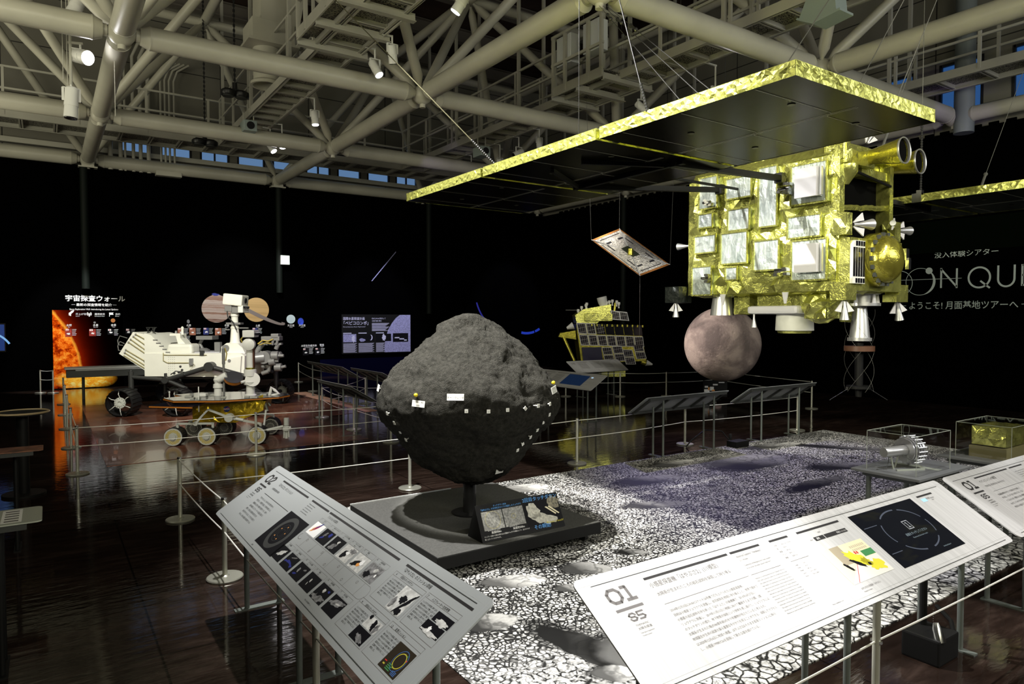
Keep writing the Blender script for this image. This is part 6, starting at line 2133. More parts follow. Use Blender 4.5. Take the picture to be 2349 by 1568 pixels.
MB().prism([lp(1310, 757, 0.2), lp(1275, 763, 0.2), lp(1271, 772, 0.2), lp(1312, 778, 0.2)], (0, 0.3, 0)).build('gold_outrigger', m_gold2, ld)
MB().tube(lp(1282, 772, 0.15), lp(1306, 826, 0.0), 0.035, n=12).build('leg_strut', m_gold2, ld, smooth=40)
MB().lathe(lp(1290, 752, 0.2), lp(1305, 746, 0.2), [(0, 0.03), (0.16, 0.09)], 14).build('white_cone', m_white, ld, smooth=40)
MB().foilbox(lp(1368, 862, 0.0), lp(1422, 845, 0.5), 0.12, 0.03, 215).build('gold_blanket', m_gold, ld)
MB().lathe(lp(1460, 828, 0.1), lp(1486, 836, 0.1), [(0, 0.06), (0.10, 0.07)], 16).build('gold_nozzle', m_gold2, ld, smooth=40)
MB().lathe(lp(1471, 831, 0.1), lp(1490, 836, 0.1), [(0, 0.075), (0.15, 0.02)], 16).build('white_cone', m_white, ld, smooth=40)
MB().bar(lp(1400, 862, 0.4), lp(1400, 897.5, 0.4), 0.08).bar(lp(1385, 897.0, 0.4), lp(1420, 897.0, 0.4), 0.5, 0.02).build('support_stand', m_black, ld)

# ------------------------------------------------------------------ display cases
m_acryl, _, _ = new_mat('clear_acrylic')
n_, l_ = m_acryl.node_tree.nodes, m_acryl.node_tree.links
mixn = n_.new('ShaderNodeMixShader')
tr = n_.new('ShaderNodeBsdfTransparent')
gl = n_.new('ShaderNodeBsdfGlossy')
gl.inputs['Roughness'].default_value = 0.02
fz = n_.new('ShaderNodeLayerWeight')
fz.inputs['Blend'].default_value = 0.5
pw = n_.new('ShaderNodeMath')
pw.operation = 'POWER'
pw.inputs[1].default_value = 4.0
l_.new(fz.outputs['Facing'], pw.inputs[0])
ma = n_.new('ShaderNodeMath')
ma.operation = 'MULTIPLY_ADD'
ma.inputs[1].default_value = 0.5
ma.inputs[2].default_value = 0.025
l_.new(pw.outputs[0], ma.inputs[0])
l_.new(ma.outputs[0], mixn.inputs[0])
l_.new(tr.outputs[0], mixn.inputs[1])
l_.new(gl.outputs[0], mixn.inputs[2])
l_.new(mixn.outputs[0], n_['Material Output'].inputs[0])
m_acredge = pm('pale_acrylic_edge', (0.42, 0.45, 0.39), 0.25)
m_tabletop = pm('satin_grey_tabletop', (0.16, 0.165, 0.17), 0.35)


def table(label, x0, y0, x1, y1, z, legs):
    t = thing('display_table', label, 'table', ((x0 + x1) / 2, (y0 + y1) / 2, 0), 'small grey display tables')
    MB().rbox((x0, y0, z - 0.018), (x1, y1, z), 0.003).build('table_top', m_tabletop, t)
    MB().box((x0 + 0.06, y0 + 0.05, z - 0.05), (x1 - 0.06, y1 - 0.05, z - 0.018)).build('apron', m_dark, t)
    for x, y in legs:
        MB().tube((x, y, 0), (x, y, z - 0.02), 0.017, n=14).build('leg', m_leg, t, smooth=35)
    return t


def case(label, x0, y0, x1, y1, z0, z1):
    t = thing('acrylic_case', label, 'display case', ((x0 + x1) / 2, (y0 + y1) / 2, z0), 'clear acrylic display cases')
    k = 0.004
    mb = MB().box((x0, y0, z0), (x0 + k, y1, z1)).box((x1 - k, y0, z0), (x1, y1, z1)).box((x0 + k, y0, z0), (x1 - k, y0 + k, z1)).box((x0 + k, y1 - k, z0), (x1 - k, y1, z1)).box((x0, y0, z1), (x1, y1, z1 + k))
    mb.build('clear_walls', m_acryl, t)
    e = 0.0018
    mb = MB()
    for x in (x0, x1):
        for y in (y0, y1):
            mb.bar((x, y, z0), (x, y, z1), e * 1.6)
        mb.bar((x, y0, z1 + k), (x, y1, z1 + k), e * 1.6)
    for y in (y0, y1):
        mb.bar((x0, y, z1 + k), (x1, y, z1 + k), e * 1.6)
    mb.build('bright_edges', m_acredge, t)


table('small grey table carrying the clear case with the silver engine', 4.67, 2.14, 5.42, 2.60, 0.65, ((4.76, 2.22), (5.30, 2.22), (4.76, 2.52), (5.30, 2.52)))
case('clear acrylic case over the silver engine model', 4.73, 2.19, 5.21, 2.52, 0.65, 0.915)
en = thing('engine_model', 'silver tube-and-drum ion engine model inside the clear case', 'engine model', (4.98, 2.36, 0.65))
m_shiny = pm('polished_silver', (0.82, 0.82, 0.84), 0.22, 0.8)
ax = Vector((0.966, -0.258, 0.02)).normalized()
o_ = Vector((4.80, 2.44, 0.768))
MB().lathe(o_, o_ + ax, [(0, 0.034), (0.003, 0.035), (0.19, 0.035)], 24).build('barrel', m_alu, en, smooth=35)
mb = MB()
for k, (a, r) in enumerate(((0.19, 0.084), (0.205, 0.092), (0.222, 0.092), (0.24, 0.098), (0.262, 0.098), (0.28, 0.090))):
    mb.lathe(o_, o_ + ax, [(a, r), (a + 0.007, r)], 30)
mb.lathe(o_, o_ + ax, [(0.19, 0.045), (0.285, 0.055)], 24)
mb.build('finned_drum', m_shiny, en, smooth=30)
mb = MB()
for k in range(20):
    a = 2 * math.pi * k / 20
    c = o_ + ax * 0.25 + Vector((0.258 * math.cos(a), 0.966 * math.cos(a), math.sin(a))) * 0.098
    mb.tube(c - ax * 0.035, c + ax * 0.04, 0.006, n=8)
mb.build('drum_bolts', m_shiny, en, smooth=40)
MB().lathe(o_ + Vector((0, 0, 0.02)), o_ + Vector((0, 0, 0.02)) + ax, [(0.285, 0.035), (0.33, 0.03), (0.34, 0.02)], 18).ball(o_ + ax * 0.32 + Vector((0, 0, 0.045)), 0.024, 12, 8).build('rear_fitting', m_shiny, en, smooth=30)
mb = MB()
for a, b2 in (((4.86, 2.40, 0.65), (4.86, 2.42, 0.735)), ((4.94, 2.43, 0.65), (4.94, 2.41, 0.735)), ((5.02, 2.27, 0.65), (5.00, 2.31, 0.68)), ((5.06, 2.42, 0.65), (5.05, 2.37, 0.67)), ((5.08, 2.30, 0.65), (5.06, 2.33, 0.67))):
    mb.bar(a, b2, 0.008)
mb.bar((4.82, 2.36, 0.655), (5.02, 2.27, 0.655), 0.012)
mb.build('clear_cradle', m_acredge, en)
mb = MB().path([o_ + ax * 0.05 + Vector((0, 0, -0.03)), (4.83, 2.42, 0.70), (4.80, 2.42, 0.665), (4.75, 2.46, 0.653)], 0.003, 6)
mb.path([o_ + ax * 0.15 + Vector((0, -0.02, -0.03)), o_ + ax * 0.17 + Vector((0, -0.07, -0.06)), o_ + ax * 0.24 + Vector((0, -0.06, -0.075))], 0.003, 6)
mb.build('cable', m_dark, en)
MB().box((5.06, 2.20, 0.651), (5.12, 2.5, 0.652)).build('rear_stay', m_acredge, en)
table('small grey table at the right edge carrying the case with gold foil', 5.72, 1.98, 6.6, 2.5, 0.64, ((5.82, 2.06), (6.4, 2.06), (5.82, 2.42)))
case('clear acrylic case with gold foil cut by the right edge of the view', 5.80, 2.03, 6.35, 2.40, 0.64, 0.90)
o = MB().foilbox((5.90, 2.10, 0.735), (6.25, 2.33, 0.875), 0.04, 0.012, 221).build('foil_sample', m_gold)
tag(o, 'crinkled gold foil sample block inside the case at the right edge', 'foil sample')
MB().box((5.88, 2.09, 0.64), (6.27, 2.34, 0.725)).build('sample_plinth', pm('olive_plinth', (0.20, 0.18, 0.08), 0.5), o)

# ------------------------------------------------------------------ floor boxes
t = thing('floor_lamp_box', 'black boxy floor lamp with a bright metal end below the large panel', 'floor lamp', (3.68, 1.62, 0))
MB().rbox((3.55, 1.52, 0.0), (3.76, 1.70, 0.13), 0.01).build('casing', m_black, t)
MB().tube((3.70, 1.665, 0.13), (3.70, 1.665, 0.70), 0.018, n=12).build('cable_duct', m_black, t)
MB().lathe((3.60, 1.56, 0.20), (3.585, 1.53, 0.10), [(0, 0.012), (0.03, 0.022), (0.09, 0.026)], 16).build('metal_plug', m_chrome, t, smooth=40)
mb = MB()
for k in range(6):
    mb.ball((3.755, 1.64, 0.14 + 0.012 * k), 0.003, 6, 4)
mb.build('rivets', m_chrome, t)
MB().path([(3.76, 1.60, 0.02), (3.95, 1.62, 0.01), (4.15, 1.72, 0.01), (4.3, 1.86, 0.01)], 0.012, 8).build('cable', m_black, t)
t = thing('power_box', 'small black power box with a looped cable on the back edge of the lunar mat', 'power box', (7.55, 5.75, 0.006))
MB().rbox((7.42, 5.66, 0.006), (7.68, 5.82, 0.085), 0.006).build('casing', m_black, t)
MB().path([(7.5, 5.82, 0.06), (7.42, 5.9, 0.20), (7.2, 6.0, 0.22), (7.02, 6.06, 0.10), (6.95, 6.1, 0.008)], 0.009, 8).build('looped_cable', m_black, t, smooth=True)
MB().box((7.50, 5.83, 0.085), (7.54, 5.85, 0.16)).build('plug', m_blackm, t)

# ------------------------------------------------------------------ screen on the left
t = thing('wall_screen', 'blue lit screen with a curved horizon at the left edge of the view', 'screen', (-0.9, 14.0, 0))
mb = MB().box((-1.6, 14.02, 1.15), (-0.545, 14.06, 1.62)).bar((-1.2, 14.05, 0), (-1.2, 14.05, 1.2), 0.05)
mb.build('housing', m_black, t)
MB().box((-1.58, 14.012, 1.17), (-0.56, 14.02, 1.60)).build('lit_screen', em('lit_navy_screen', (0.0, 0.035, 0.22), 0.6), t)
S_ = Sheet((-1.58, 14.012, 1.17), (1, 0, 0), (0, 0, 1))
mb = MB()
S_.ring(mb, 0.72, -0.1, 0.42, 0.42, 0.03, 2, a0=30, a1=150)
mb.build('lit_horizon', em('lit_sky_blue', (0.25, 0.55, 1.0), 0.7), t)

# ------------------------------------------------------------------ big white rover
m_rwhite = pm('ivory_rover_paint', (0.74, 0.74, 0.66), 0.5, 0, 0.05, 3)
m_rgrey = pm('grey_rover_metal', (0.22, 0.22, 0.215), 0.4, 0.3)
m_rdark = pm('dark_rover_tube', (0.022, 0.023, 0.022), 0.45)
m_tyre = pm('black_wheel', (0.010, 0.010, 0.010), 0.5)
m_hub = pm('pale_wheel_hub', (0.42, 0.43, 0.39), 0.45)
m_ochre = pm('ochre_pipe', (0.30, 0.26, 0.10), 0.5)
rv = thing('mars_rover', 'big ivory white rover with a camera mast and black wheels on the mars mat', 'rover', (1.01, 13.46, 0.005), local=True, rotz=R(-33))


def big_wheel(x, y0, y1, face):
    r = 0.238
    n = 48
    mb = MB()
    cs = []
    yy = [y0, y0 + 0.02, (y0 + y1) / 2, y1 - 0.02, y1]
    rr = [r * 0.95, r * 0.985, r, r * 0.985, r * 0.95]
    for y, q_ in zip(yy, rr):
        cs.append((Vector((x, y, r)), q_, Vector((1, 0, 0)), Vector((0, 0, 1))))
    mb.rings(cs, n, caps=False)
    cs = [(c, q_ - 0.012, a, b_) for c, q_, a, b_ in cs]
    mb.rings(cs[::-1], n, caps=False)
    w = mb.build('wheel', m_tyre, rv, smooth=30)
    mb = MB()
    for k in range(24):
        a = 2 * math.pi * k / 24
        p = Vector((x + (r + 0.001) * math.cos(a), y0 + 0.01, r + (r + 0.001) * math.sin(a)))
        q_ = Vector((x + (r + 0.001) * math.cos(a + 0.08), y1 - 0.01, r + (r + 0.001) * math.sin(a + 0.08)))
        mb.bar(p, q_, 0.010, 0.010)
    mb.build('grouser', m_tyre, w)
    yf = y0 + 0.05 if face < 0 else y1 - 0.05
    d = Vector((0, face, 0))
    c = Vector((x, yf, r))
    MB().lathe(c - d * 0.04, c + d * 0.1, [(0, 0.07), (0.03, 0.095), (0.05, 0.095), (0.052, 0.06), (0.06, 0.06), (0.062, 0.03), (0.045, 0.028)], 28).build('wheel_hub', m_hub, w, smooth=30)
    mb = MB()
    for k in range(6):
        a = math.pi * k / 3 + 0.5
        mb.path([c + Vector((0.09 * math.cos(a), 0, 0.09 * math.sin(a))), c + d * 0.02 + Vector((0.15 * math.cos(a + 0.12), 0, 0.15 * math.sin(a + 0.12))), c - d * 0.005 + Vector((0.222 * math.cos(a + 0.1), 0, 0.222 * math.sin(a + 0.1)))], 0.007, 6)
    mb.build('wheel_spoke', m_hub, w)
    mb = MB()
    for k in range(12):
        a = math.pi * k / 6
        mb.tube(c + Vector((0.08 * math.cos(a), 0, 0.08 * math.sin(a))) - d * 0.01, c + Vector((0.08 * math.cos(a), 0, 0.08 * math.sin(a))) + d * 0.017, 0.006, n=8)
    mb.build('hub_bolt', m_rdark, w)


for x in (0.0, 0.95, 2.16):
    big_wheel(x, 0.0, 0.34, -1)
    big_wheel(x, 1.74, 2.08, 1)

for y, s in ((0.42, -1), (1.66, 1)):
    pv, bg = Vector((1.39, y, 0.836)), Vector((0.608, y - s * 0.02, 0.60))
    fr_, rr_, md_ = Vector((2.12, y, 0.64)), Vector((0.02, y, 0.655)), Vector((0.98, y, 0.44))
    mb = MB().tube(pv, bg, 0.042, n=14).tube(pv, fr_, 0.045, 0.036, n=14)
    mb.tube(pv + Vector((0, -0.07, 0)), pv + Vector((0, 0.09, 0)), 0.085, n=20)
    mb.build('rocker_arm', m_rdark, rv, smooth=40)
    mb = MB().tube(bg, rr_, 0.036, n=14).tube(bg, md_, 0.036, n=14).tube(bg + Vector((0, -0.06, 0)), bg + Vector((0, 0.06, 0)), 0.06, n=18)
    mb.tube(bg + Vector((-0.01, 0, 0.05)), bg + Vector((-0.01, 0, 0.12)), 0.025, n=10)
    mb.build('bogie_arm', m_rdark, rv, smooth=40)
    for p, x in ((rr_, 0.0), (md_, 0.95), (fr_, 2.16)):
        top = Vector((x, y, p.z))
        mb = MB().tube(top + Vector((0, 0, 0.10 if x != 0.95 else 0.03)), Vector((x, y, 0.40)), 0.045, n=16)
        mb.tube(Vector((x, y, 0.40)), Vector((x, y, 0.24)), 0.03, n=12)
        mb.tube(Vector((x, y, 0.24)), Vector((x, y + s * 0.25, 0.24)), 0.04, n=14)
        if x == 0.0:
            mb.tube(Vector((x, y, 0.42)), Vector((x, y, 0.44)), 0.10, n=20).ball(Vector((x, y, 0.76)), 0.022, 10, 8)
        mb.build('steering_leg', m_rdark, rv, smooth=40)
mb = MB()
for k, (dx, dz) in enumerate(((0.22, 0.04), (0.30, 0.06), (0.36, 0.10), (0.40, 0.02), (0.33, 0.16))):
    mb.ball((0.55 + dx, 0.40, 0.68 + dz), 0.022, 10, 7)
mb.path([(0.70, 0.42, 0.70), (0.80, 0.40, 0.76), (0.95, 0.40, 0.74)], 0.010, 6)
mb.build('cable_bundle', m_rdark, rv)

YB0, YB1 = 0.52, 1.56
mb = MB().prism([(0.19, YB0, 0.66), (1.96, YB0, 0.64), (1.97, YB0, 1.02), (1.90, YB0, 1.07), (0.19, YB0, 1.07)], (0, YB1 - YB0, 0))
mb.build('body_box', m_rwhite, rv)
MB().box((0.19, YB0 + 0.1, 0.60), (1.92, YB1 - 0.1, 0.655)).build('belly_pan', m_rdark, rv)
MB().prism([(0.185, YB0 + 0.02, 1.05), (0.62, YB0 + 0.02, 1.07), (0.30, YB0 + 0.02, 1.40), (0.185, YB0 + 0.02, 1.43)], (0, 0.98, 0)).build('rear_slope', m_rwhite, rv)
mb = MB()
for k in range(5):
    mb.box((0.34 + 0.055 * k, YB0 + 0.012, 1.30 - 0.055 * k), (0.42 + 0.055 * k, YB0 + 0.02, 1.318 - 0.055 * k))
mb.build('louvre_lines', m_rgrey, rv)
mb = MB()
mb.path([(0.53, YB0 - 0.006, 1.08), (0.53, YB0 - 0.012, 0.94), (0.60, YB0 - 0.012, 0.90), (0.98, YB0 - 0.012, 0.90)], 0.007, 6)
mb.path([(0.53, YB0 - 0.012, 1.045), (0.6, YB0 - 0.012, 1.04), (1.30, YB0 - 0.012, 1.04)], 0.006, 6)
mb.path([(1.0, YB0 - 0.03, 0.95), (1.1, YB0 - 0.03, 0.86), (1.0, YB0 - 0.02, 0.78), (1.12, YB0 - 0.02, 0.72)], 0.004, 6)
mb.build('body_pipes', m_ochre, rv)
mb = MB()
for i in range(4):
    for k in range(9):
        mb.cbox((0.62 + 0.035 * i, YB0 - 0.002, 0.68 + 0.04 * k), (0.008, 0.006, 0.008))
mb.build('rivets', m_rgrey, rv)
MB().rbox((1.0, YB0 - 0.05, 0.86), (1.06, YB0, 0.98), 0.006).build('connector_box', m_rgrey, rv)
MB().prism([(1.64, YB0 - 0.06, 0.96), (1.93, YB0 - 0.06, 1.02), (1.90, YB0 - 0.06, 0.66), (1.72, YB0 - 0.06, 0.66)], (0, 0.06, 0)).build('front_gusset', m_rwhite, rv)
MB().lathe((1.72, YB0 - 0.062, 0.94), (1.72, YB0 - 0.07, 0.94), [(0, 0.028), (0.008, 0.028)], 18).build('round_port', m_rgrey, rv)
# tilted power unit box with pipes
A_ = [(-0.30, 1.05), (-0.06, 1.445), (0.20, 1.33), (0.22, 1.0), (0.175, 0.74)]
A_ = [(-0.31, 1.06), (-0.055, 1.45), (0.20, 1.40), (0.20, 0.72)]
MB().prism([(x, 0.62, z) for x, z in A_], (0, 0.66, 0)).build('power_unit', m_rwhite, rv)
pipes = MB()
for (x0, z0, x1, z1) in ((0.0, 1.41, 0.20, 1.30), (-0.04, 1.37, 0.19, 1.20), (-0.09, 1.32, 0.18, 1.12), (-0.13, 1.27, 0.17, 1.06), (-0.18, 1.13, 0.15, 0.93), (-0.20, 1.08, 0.17, 0.84), (-0.22, 1.03, 0.18, 0.78)):
    pipes.path([(x0, 0.605, z0), (x1, 0.605, z1)], 0.008, 6)
pipes.build('heat_pipe', m_ochre, rv)
for (x0, z0) in ((0.0, 1.41), (-0.04, 1.37), (-0.09, 1.32), (-0.13, 1.27), (-0.18, 1.13), (-0.20, 1.08), (0.15, 0.93), (0.17, 0.84)):
    MB().ball((x0, 0.605, z0), 0.017, 8, 6).build('pipe_elbow', m_rgrey, rv)
mb = MB()
for z in (1.24, 1.34):
    mb.path([(-0.22 + (z - 1.24) * 0.5, 0.64, z), (-0.30, 0.64, z + 0.04), (-0.34, 0.64, z - 0.04), (-0.33, 0.64, z - 0.12), (-0.25, 0.64, z - 0.13)], 0.008, 6)
mb.build('rear_hose', m_rgrey, rv)
mb = MB()
for x0, x1 in ((0.10, 0.15), (0.15, 0.10), (0.20, 0.26), (0.26, 0.20), (0.10, 0.26)):
    mb.bar((x0, 0.8, 1.40 if x0 != x1 else 1.4), (x1, 0.8, 1.53), 0.012)
mb.bar((0.09, 0.8, 1.53), (0.28, 0.8, 1.53), 0.012)
mb.build('lattice_stay', m_rdark, rv)
# deck equipment
MB().rbox((0.56, 0.60, 1.05), (1.0, 0.95, 1.235), 0.05).build('deck_box', m_rwhite, rv)
MB().prism([(0.55, 0.72, 1.42), (0.74, 0.72, 1.42), (0.74, 0.72, 1.34), (0.84, 0.72, 1.22), (0.70, 0.72, 1.22), (0.66, 0.72, 1.38), (0.55, 0.72, 1.38)], (0, 0.25, 0)).build('deck_bracket', m_rwhite, rv)
MB().lathe((0.745, 0.8, 1.40), (0.745, 0.8, 1.55), [(0, 0.035), (0.02, 0.022), (0.10, 0.022), (0.12, 0.028), (0.15, 0.008)], 14).build('deck_aerial', m_rwhite, rv, smooth=40)
MB().lathe((0.62, 0.82, 1.42), (0.62, 0.82, 1.5), [(0, 0.025), (0.04, 0.015), (0.05, 0.015)], 12).build('deck_stud', m_rgrey, rv)
mb = MB().rbox((0.92, 0.95, 1.30), (1.22, 1.25, 1.37), 0.008)
mb.path([(0.97, 1.1, 1.30), (0.93, 1.1, 1.22), (0.98, 1.1, 1.12), (1.06, 1.1, 1.08)], 0.03, 10)
mb.lathe((0.99, 1.1, 1.06), (0.99, 1.1, 1.14), [(0, 0.12), (0.05, 0.12), (0.08, 0.06)], 18)
mb.build('flat_antenna', m_rgrey, rv)
MB().box((1.32, 0.8, 1.06), (1.42, 0.9, 1.26)).bar((1.35, 0.85, 1.07), (1.30, 0.85, 1.02), 0.06).build('sensor_block', m_rgrey, rv)
MB().box((1.0, 0.7, 1.068), (1.45, 1.4, 1.085)).build('deck_plate', pm('lilac_grey_deck', (0.42, 0.42, 0.46), 0.5), rv)
MB().box((1.18, YB0 - 0.02, 1.03), (1.25, YB0 + 0.03, 1.12)).build('side_block', m_rdark, rv)
# mast
MB().prism([(1.50, 0.66, 1.05), (1.93, 0.66, 1.06), (1.88, 0.66, 1.16), (1.80, 0.66, 1.24), (1.60, 0.66, 1.25), (1.50, 0.66, 1.18)], (0, 0.34, 0)).build('mast_foot', m_rwhite, rv)
MB().tube((1.585, 0.62, 1.16), (1.585, 0.70, 1.16), 0.06, n=20).build('mast_actuator', m_rgrey, rv, smooth=40)
MB().lathe((1.69, 0.82, 1.22), (1.69, 0.82, 1.80), [(0, 0.095), (0.03, 0.098), (0.05, 0.085), (0.28, 0.068), (0.29, 0.075), (0.32, 0.075), (0.33, 0.06), (0.50, 0.06), (0.52, 0.075), (0.58, 0.07)], 24).build('mast_column', m_rwhite, rv, smooth=35)
MB().box((1.56, 0.74, 1.585), (1.82, 0.90, 1.62)).box((1.52, 0.80, 1.48), (1.60, 0.84, 1.50)).box((1.78, 0.80, 1.51), (1.94, 0.84, 1.53)).tube((1.69, 0.73, 1.60), (1.69, 0.91, 1.60), 0.03, n=14).build('mast_ring', m_rgrey, rv)
mb = MB().rbox((1.535, 0.66, 1.93), (1.885, 1.00, 2.135), 0.025, Matrix.Translation((1.71, 0.83, 2.03)) @ Matrix.Rotation(R(6), 4, 'Y') @ Matrix.Translation((-1.71, -0.83, -2.03)))
hd = mb.build('camera_head', m_rwhite, rv)
MB().rbox((1.55, 0.70, 1.82), (1.68, 0.95, 1.93), 0.01).rbox((1.66, 0.72, 1.79), (1.80, 0.92, 1.92), 0.01).build('head_gearbox', m_rgrey, rv)
mb = MB()
for y in (0.72, 0.80, 0.88, 0.95):
    mb.tube((1.88, y, 1.90), (1.905, y, 1.895), 0.022, n=14)
mb.tube((1.885, 0.82, 2.02), (1.90, 0.82, 2.018), 0.05, n=20)
mb.build('camera_lens', m_glass_dark, hd)
MB().rbox((1.80, 0.68, 1.80), (1.89, 0.98, 1.93), 0.01).build('lens_block', m_rwhite, hd)
MB().path([(1.60, 0.70, 1.83), (1.62, 0.68, 1.72), (1.70, 0.72, 1.62), (1.76, 0.72, 1.48)], 0.012, 6).build('mast_cable', m_rdark, rv)
# arm turret
mb = MB().tube((1.96, 0.95, 0.95), (2.16, 1.0, 0.97), 0.10, n=18).tube((2.16, 0.95, 0.97), (2.16, 1.2, 0.97), 0.12, n=20).tube((2.18, 1.1, 0.93), (2.45, 1.1, 1.02), 0.06, n=14).tube((2.30, 1.0, 1.00), (2.42, 1.0, 1.00), 0.085, n=18)
mb.tube((2.42, 1.0, 1.0), (2.52, 1.0, 1.0), 0.03, n=10).tube((2.25, 1.0, 0.88), (2.36, 1.0, 0.90), 0.075, n=16).tube((2.36, 1.0, 0.90), (2.42, 1.0, 0.90), 0.025, n=10)
mb.build('arm_turret', m_rgrey, rv, smooth=40)
mb = MB().tube((2.12, 1.1, 0.80), (2.22, 1.1, 0.80), 0.05, n=14).tube((2.34, 1.05, 0.78), (2.46, 1.05, 0.78), 0.075, n=18).tube((2.46, 1.05, 0.78), (2.54, 1.05, 0.80), 0.03, n=10).ball((2.12, 1.05, 0.80), 0.045, 12, 8)
mb.tube((2.08, 1.1, 0.66), (2.20, 1.1, 0.70), 0.04, n=12).tube((2.2, 1.1, 0.7), (2.24, 1.1, 0.84), 0.035, n=12)
mb.build('lower_tools', m_rgrey, rv, smooth=40)
mb = MB().rbox((2.10, 1.0, 1.28), (2.44, 1.22, 1.36), 0.01).rbox((2.28, 1.0, 1.32), (2.42, 1.2, 1.41), 0.01).box((2.06, 1.05, 1.20), (2.46, 1.15, 1.235))
for x in (2.10, 2.20, 2.30, 2.38):
    mb.tube((x, 1.02, 1.20), (x + 0.02, 1.02, 1.29), 0.025, n=10)
mb.tube((2.36, 1.05, 1.12), (2.40, 1.05, 1.21), 0.04, n=12)
mb.build('upper_tools', m_rgrey, rv)
MB().path([(2.05, 0.98, 1.22), (2.14, 0.98, 1.29), (2.24, 0.98, 1.27), (2.33, 0.98, 1.31)], 0.012, 6).path([(2.08, 0.98, 1.20), (2.18, 0.98, 1.24), (2.3, 0.98, 1.23)], 0.010, 6).build('ochre_wiring', pm('ochre_wiring_paint', (0.45, 0.33, 0.06), 0.5), rv)
MB().path([(1.96, 1.1, 1.0), (2.02, 1.1, 1.12), (2.12, 1.1, 1.24)], 0.05, 12).build('elbow_tube', m_rgrey, rv, smooth=True)

# ------------------------------------------------------------------ small golden rover
mr = thing('small_rover', 'small gold-bodied six-wheeled rover with dark solar deck in front of the big rover', 'rover', (1.37, 9.97, 0.005), local=True, rotz=R(-27))
m_ylw = pm('mustard_spiral', (0.42, 0.33, 0.06), 0.5)


def small_wheel(x, y0, y1, face, yellow):
    r = 0.122
    cs = [(Vector((x, y, r)), q_, Vector((1, 0, 0)), Vector((0, 0, 1))) for y, q_ in ((y0, r * 0.93), (y0 + 0.012, r), (y1 - 0.012, r), (y1, r * 0.93))]
    w = MB().rings(cs, 36, caps=True).build('wheel', m_tyre, mr, smooth=30)
    mb = MB()
    for k in range(28):
        a = 2 * math.pi * k / 28
        mb.bar((x + r * math.cos(a), y0 + 0.01, r + r * math.sin(a)), (x + r * math.cos(a), y1 - 0.01, r + r * math.sin(a)), 0.006, 0.006)
    mb.build('tread', m_tyre, w)
    yf = (y0 if face < 0 else y1) + face * 0.002
    S = Sheet((x, yf, r), (1, 0, 0) if face < 0 else (-1, 0, 0), (0, 0, 1), 0.001)
    mb = MB()
    S.ell(mb, 0, 0, 0.108, 0.108, 1, n=36)
    mb.build('wheel_face', m_ylw if yellow else m_rdark, w)
    mb = MB()
    S.ring(mb, 0, 0, 0.106, 0.106, 0.018, 2)
    S.ring(mb, 0, 0, 0.048, 0.048, 0.018, 2)
    for k in range(14):
        a = 2 * math.pi * k / 14
        pts = [S.p((0.055 + 0.043 * t) * math.cos(a + 0.9 * t), (0.055 + 0.043 * t) * math.sin(a + 0.9 * t), 2) for t in (0, .25, .5, .75, 1)]
        mb.path(pts, 0.0028, 4)
    mb.build('wheel_spiral', m_hub, w)
    mb = MB().tube(S.p(0, 0, 0), S.p(0, 0, 22), 0.038, n=20)
    for k in range(10):
        a = 2 * math.pi * k / 10
        mb.tube(S.p(0.043 * math.cos(a), 0.043 * math.sin(a), 0), S.p(0.043 * math.cos(a), 0.043 * math.sin(a), 6), 0.007, n=8)
    mb.build('wheel_hub', m_hub if yellow else m_rgrey, w, smooth=30)


for x, x2 in ((0.0, 0.02), (0.425, 0.44), (1.07, 1.08)):
    small_wheel(x, 0.0, 0.19, -1, True)
    small_wheel(x2, 0.76, 0.95, -1, False)
for y in (0.07, 0.88):
    mb = MB().bar((0.03, y, 0.290), (0.49, y, 0.285), 0.03, 0.026).bar((0.035, y, 0.295), (0.035, y, 0.23), 0.03).bar((0.487, y, 0.295), (0.487, y, 0.23), 0.03)
    mb.tube((0.035, y, 0.23), (0.0, y, 0.122), 0.014, n=10).tube((0.487, y, 0.23), (0.425, y, 0.122), 0.014, n=10)
    mb.build('bogie_bar', m_hub, mr)
    mb = MB().tube((0.27, y - 0.03, 0.292), (0.27, y + 0.03, 0.292), 0.032, n=18).bar((0.27, y, 0.292), (0.35, y, 0.39), 0.03, 0.026).bar((0.35, y, 0.39), (0.43, y, 0.475), 0.024).bar((0.43, y, 0.475), (0.70, y, 0.36), 0.028)
    mb.tube((0.70, y - 0.05, 0.36), (0.70, y + 0.05, 0.36), 0.055, n=20)
    mb.bar((0.70, y, 0.355), (1.10, y, 0.27), 0.028).tube((0.78, y, 0.342), (0.88, y, 0.32), 0.024, n=12).tube((1.10, y, 0.28), (1.10, y, 0.20), 0.018, n=10).tube((1.10, y, 0.20), (1.07, y, 0.122), 0.015, n=10)
    mb.build('rocker_arm', m_hub, mr, smooth=30)
mb = MB().foil((0.17, 0.25, 0.285), (0.56, 0, -0.02), (0, 0, 0.22), 12, 5, 0.008, seed=301)
mb.foil((0.17, 0.72, 0.285), (0, -0.47, 0), (0, 0, 0.22), 9, 5, 0.008, seed=302)
mb.prism([(0.17, 0.252, 0.28), (0.73, 0.252, 0.262), (1.08, 0.30, 0.42), (1.12, 0.30, 0.55), (0.17, 0.252, 0.52)], (0, 0.45, 0))
mb.foil((0.73, 0.245, 0.262), (0.36, 0.05, 0.16), (0.0, 0, 0.22), 7, 4, 0.008, seed=303)
mb.build('gold_body', foil_mat('yellow_gold_body_foil', (0.80, 0.56, 0.04), 0.3, sc=9), mr)
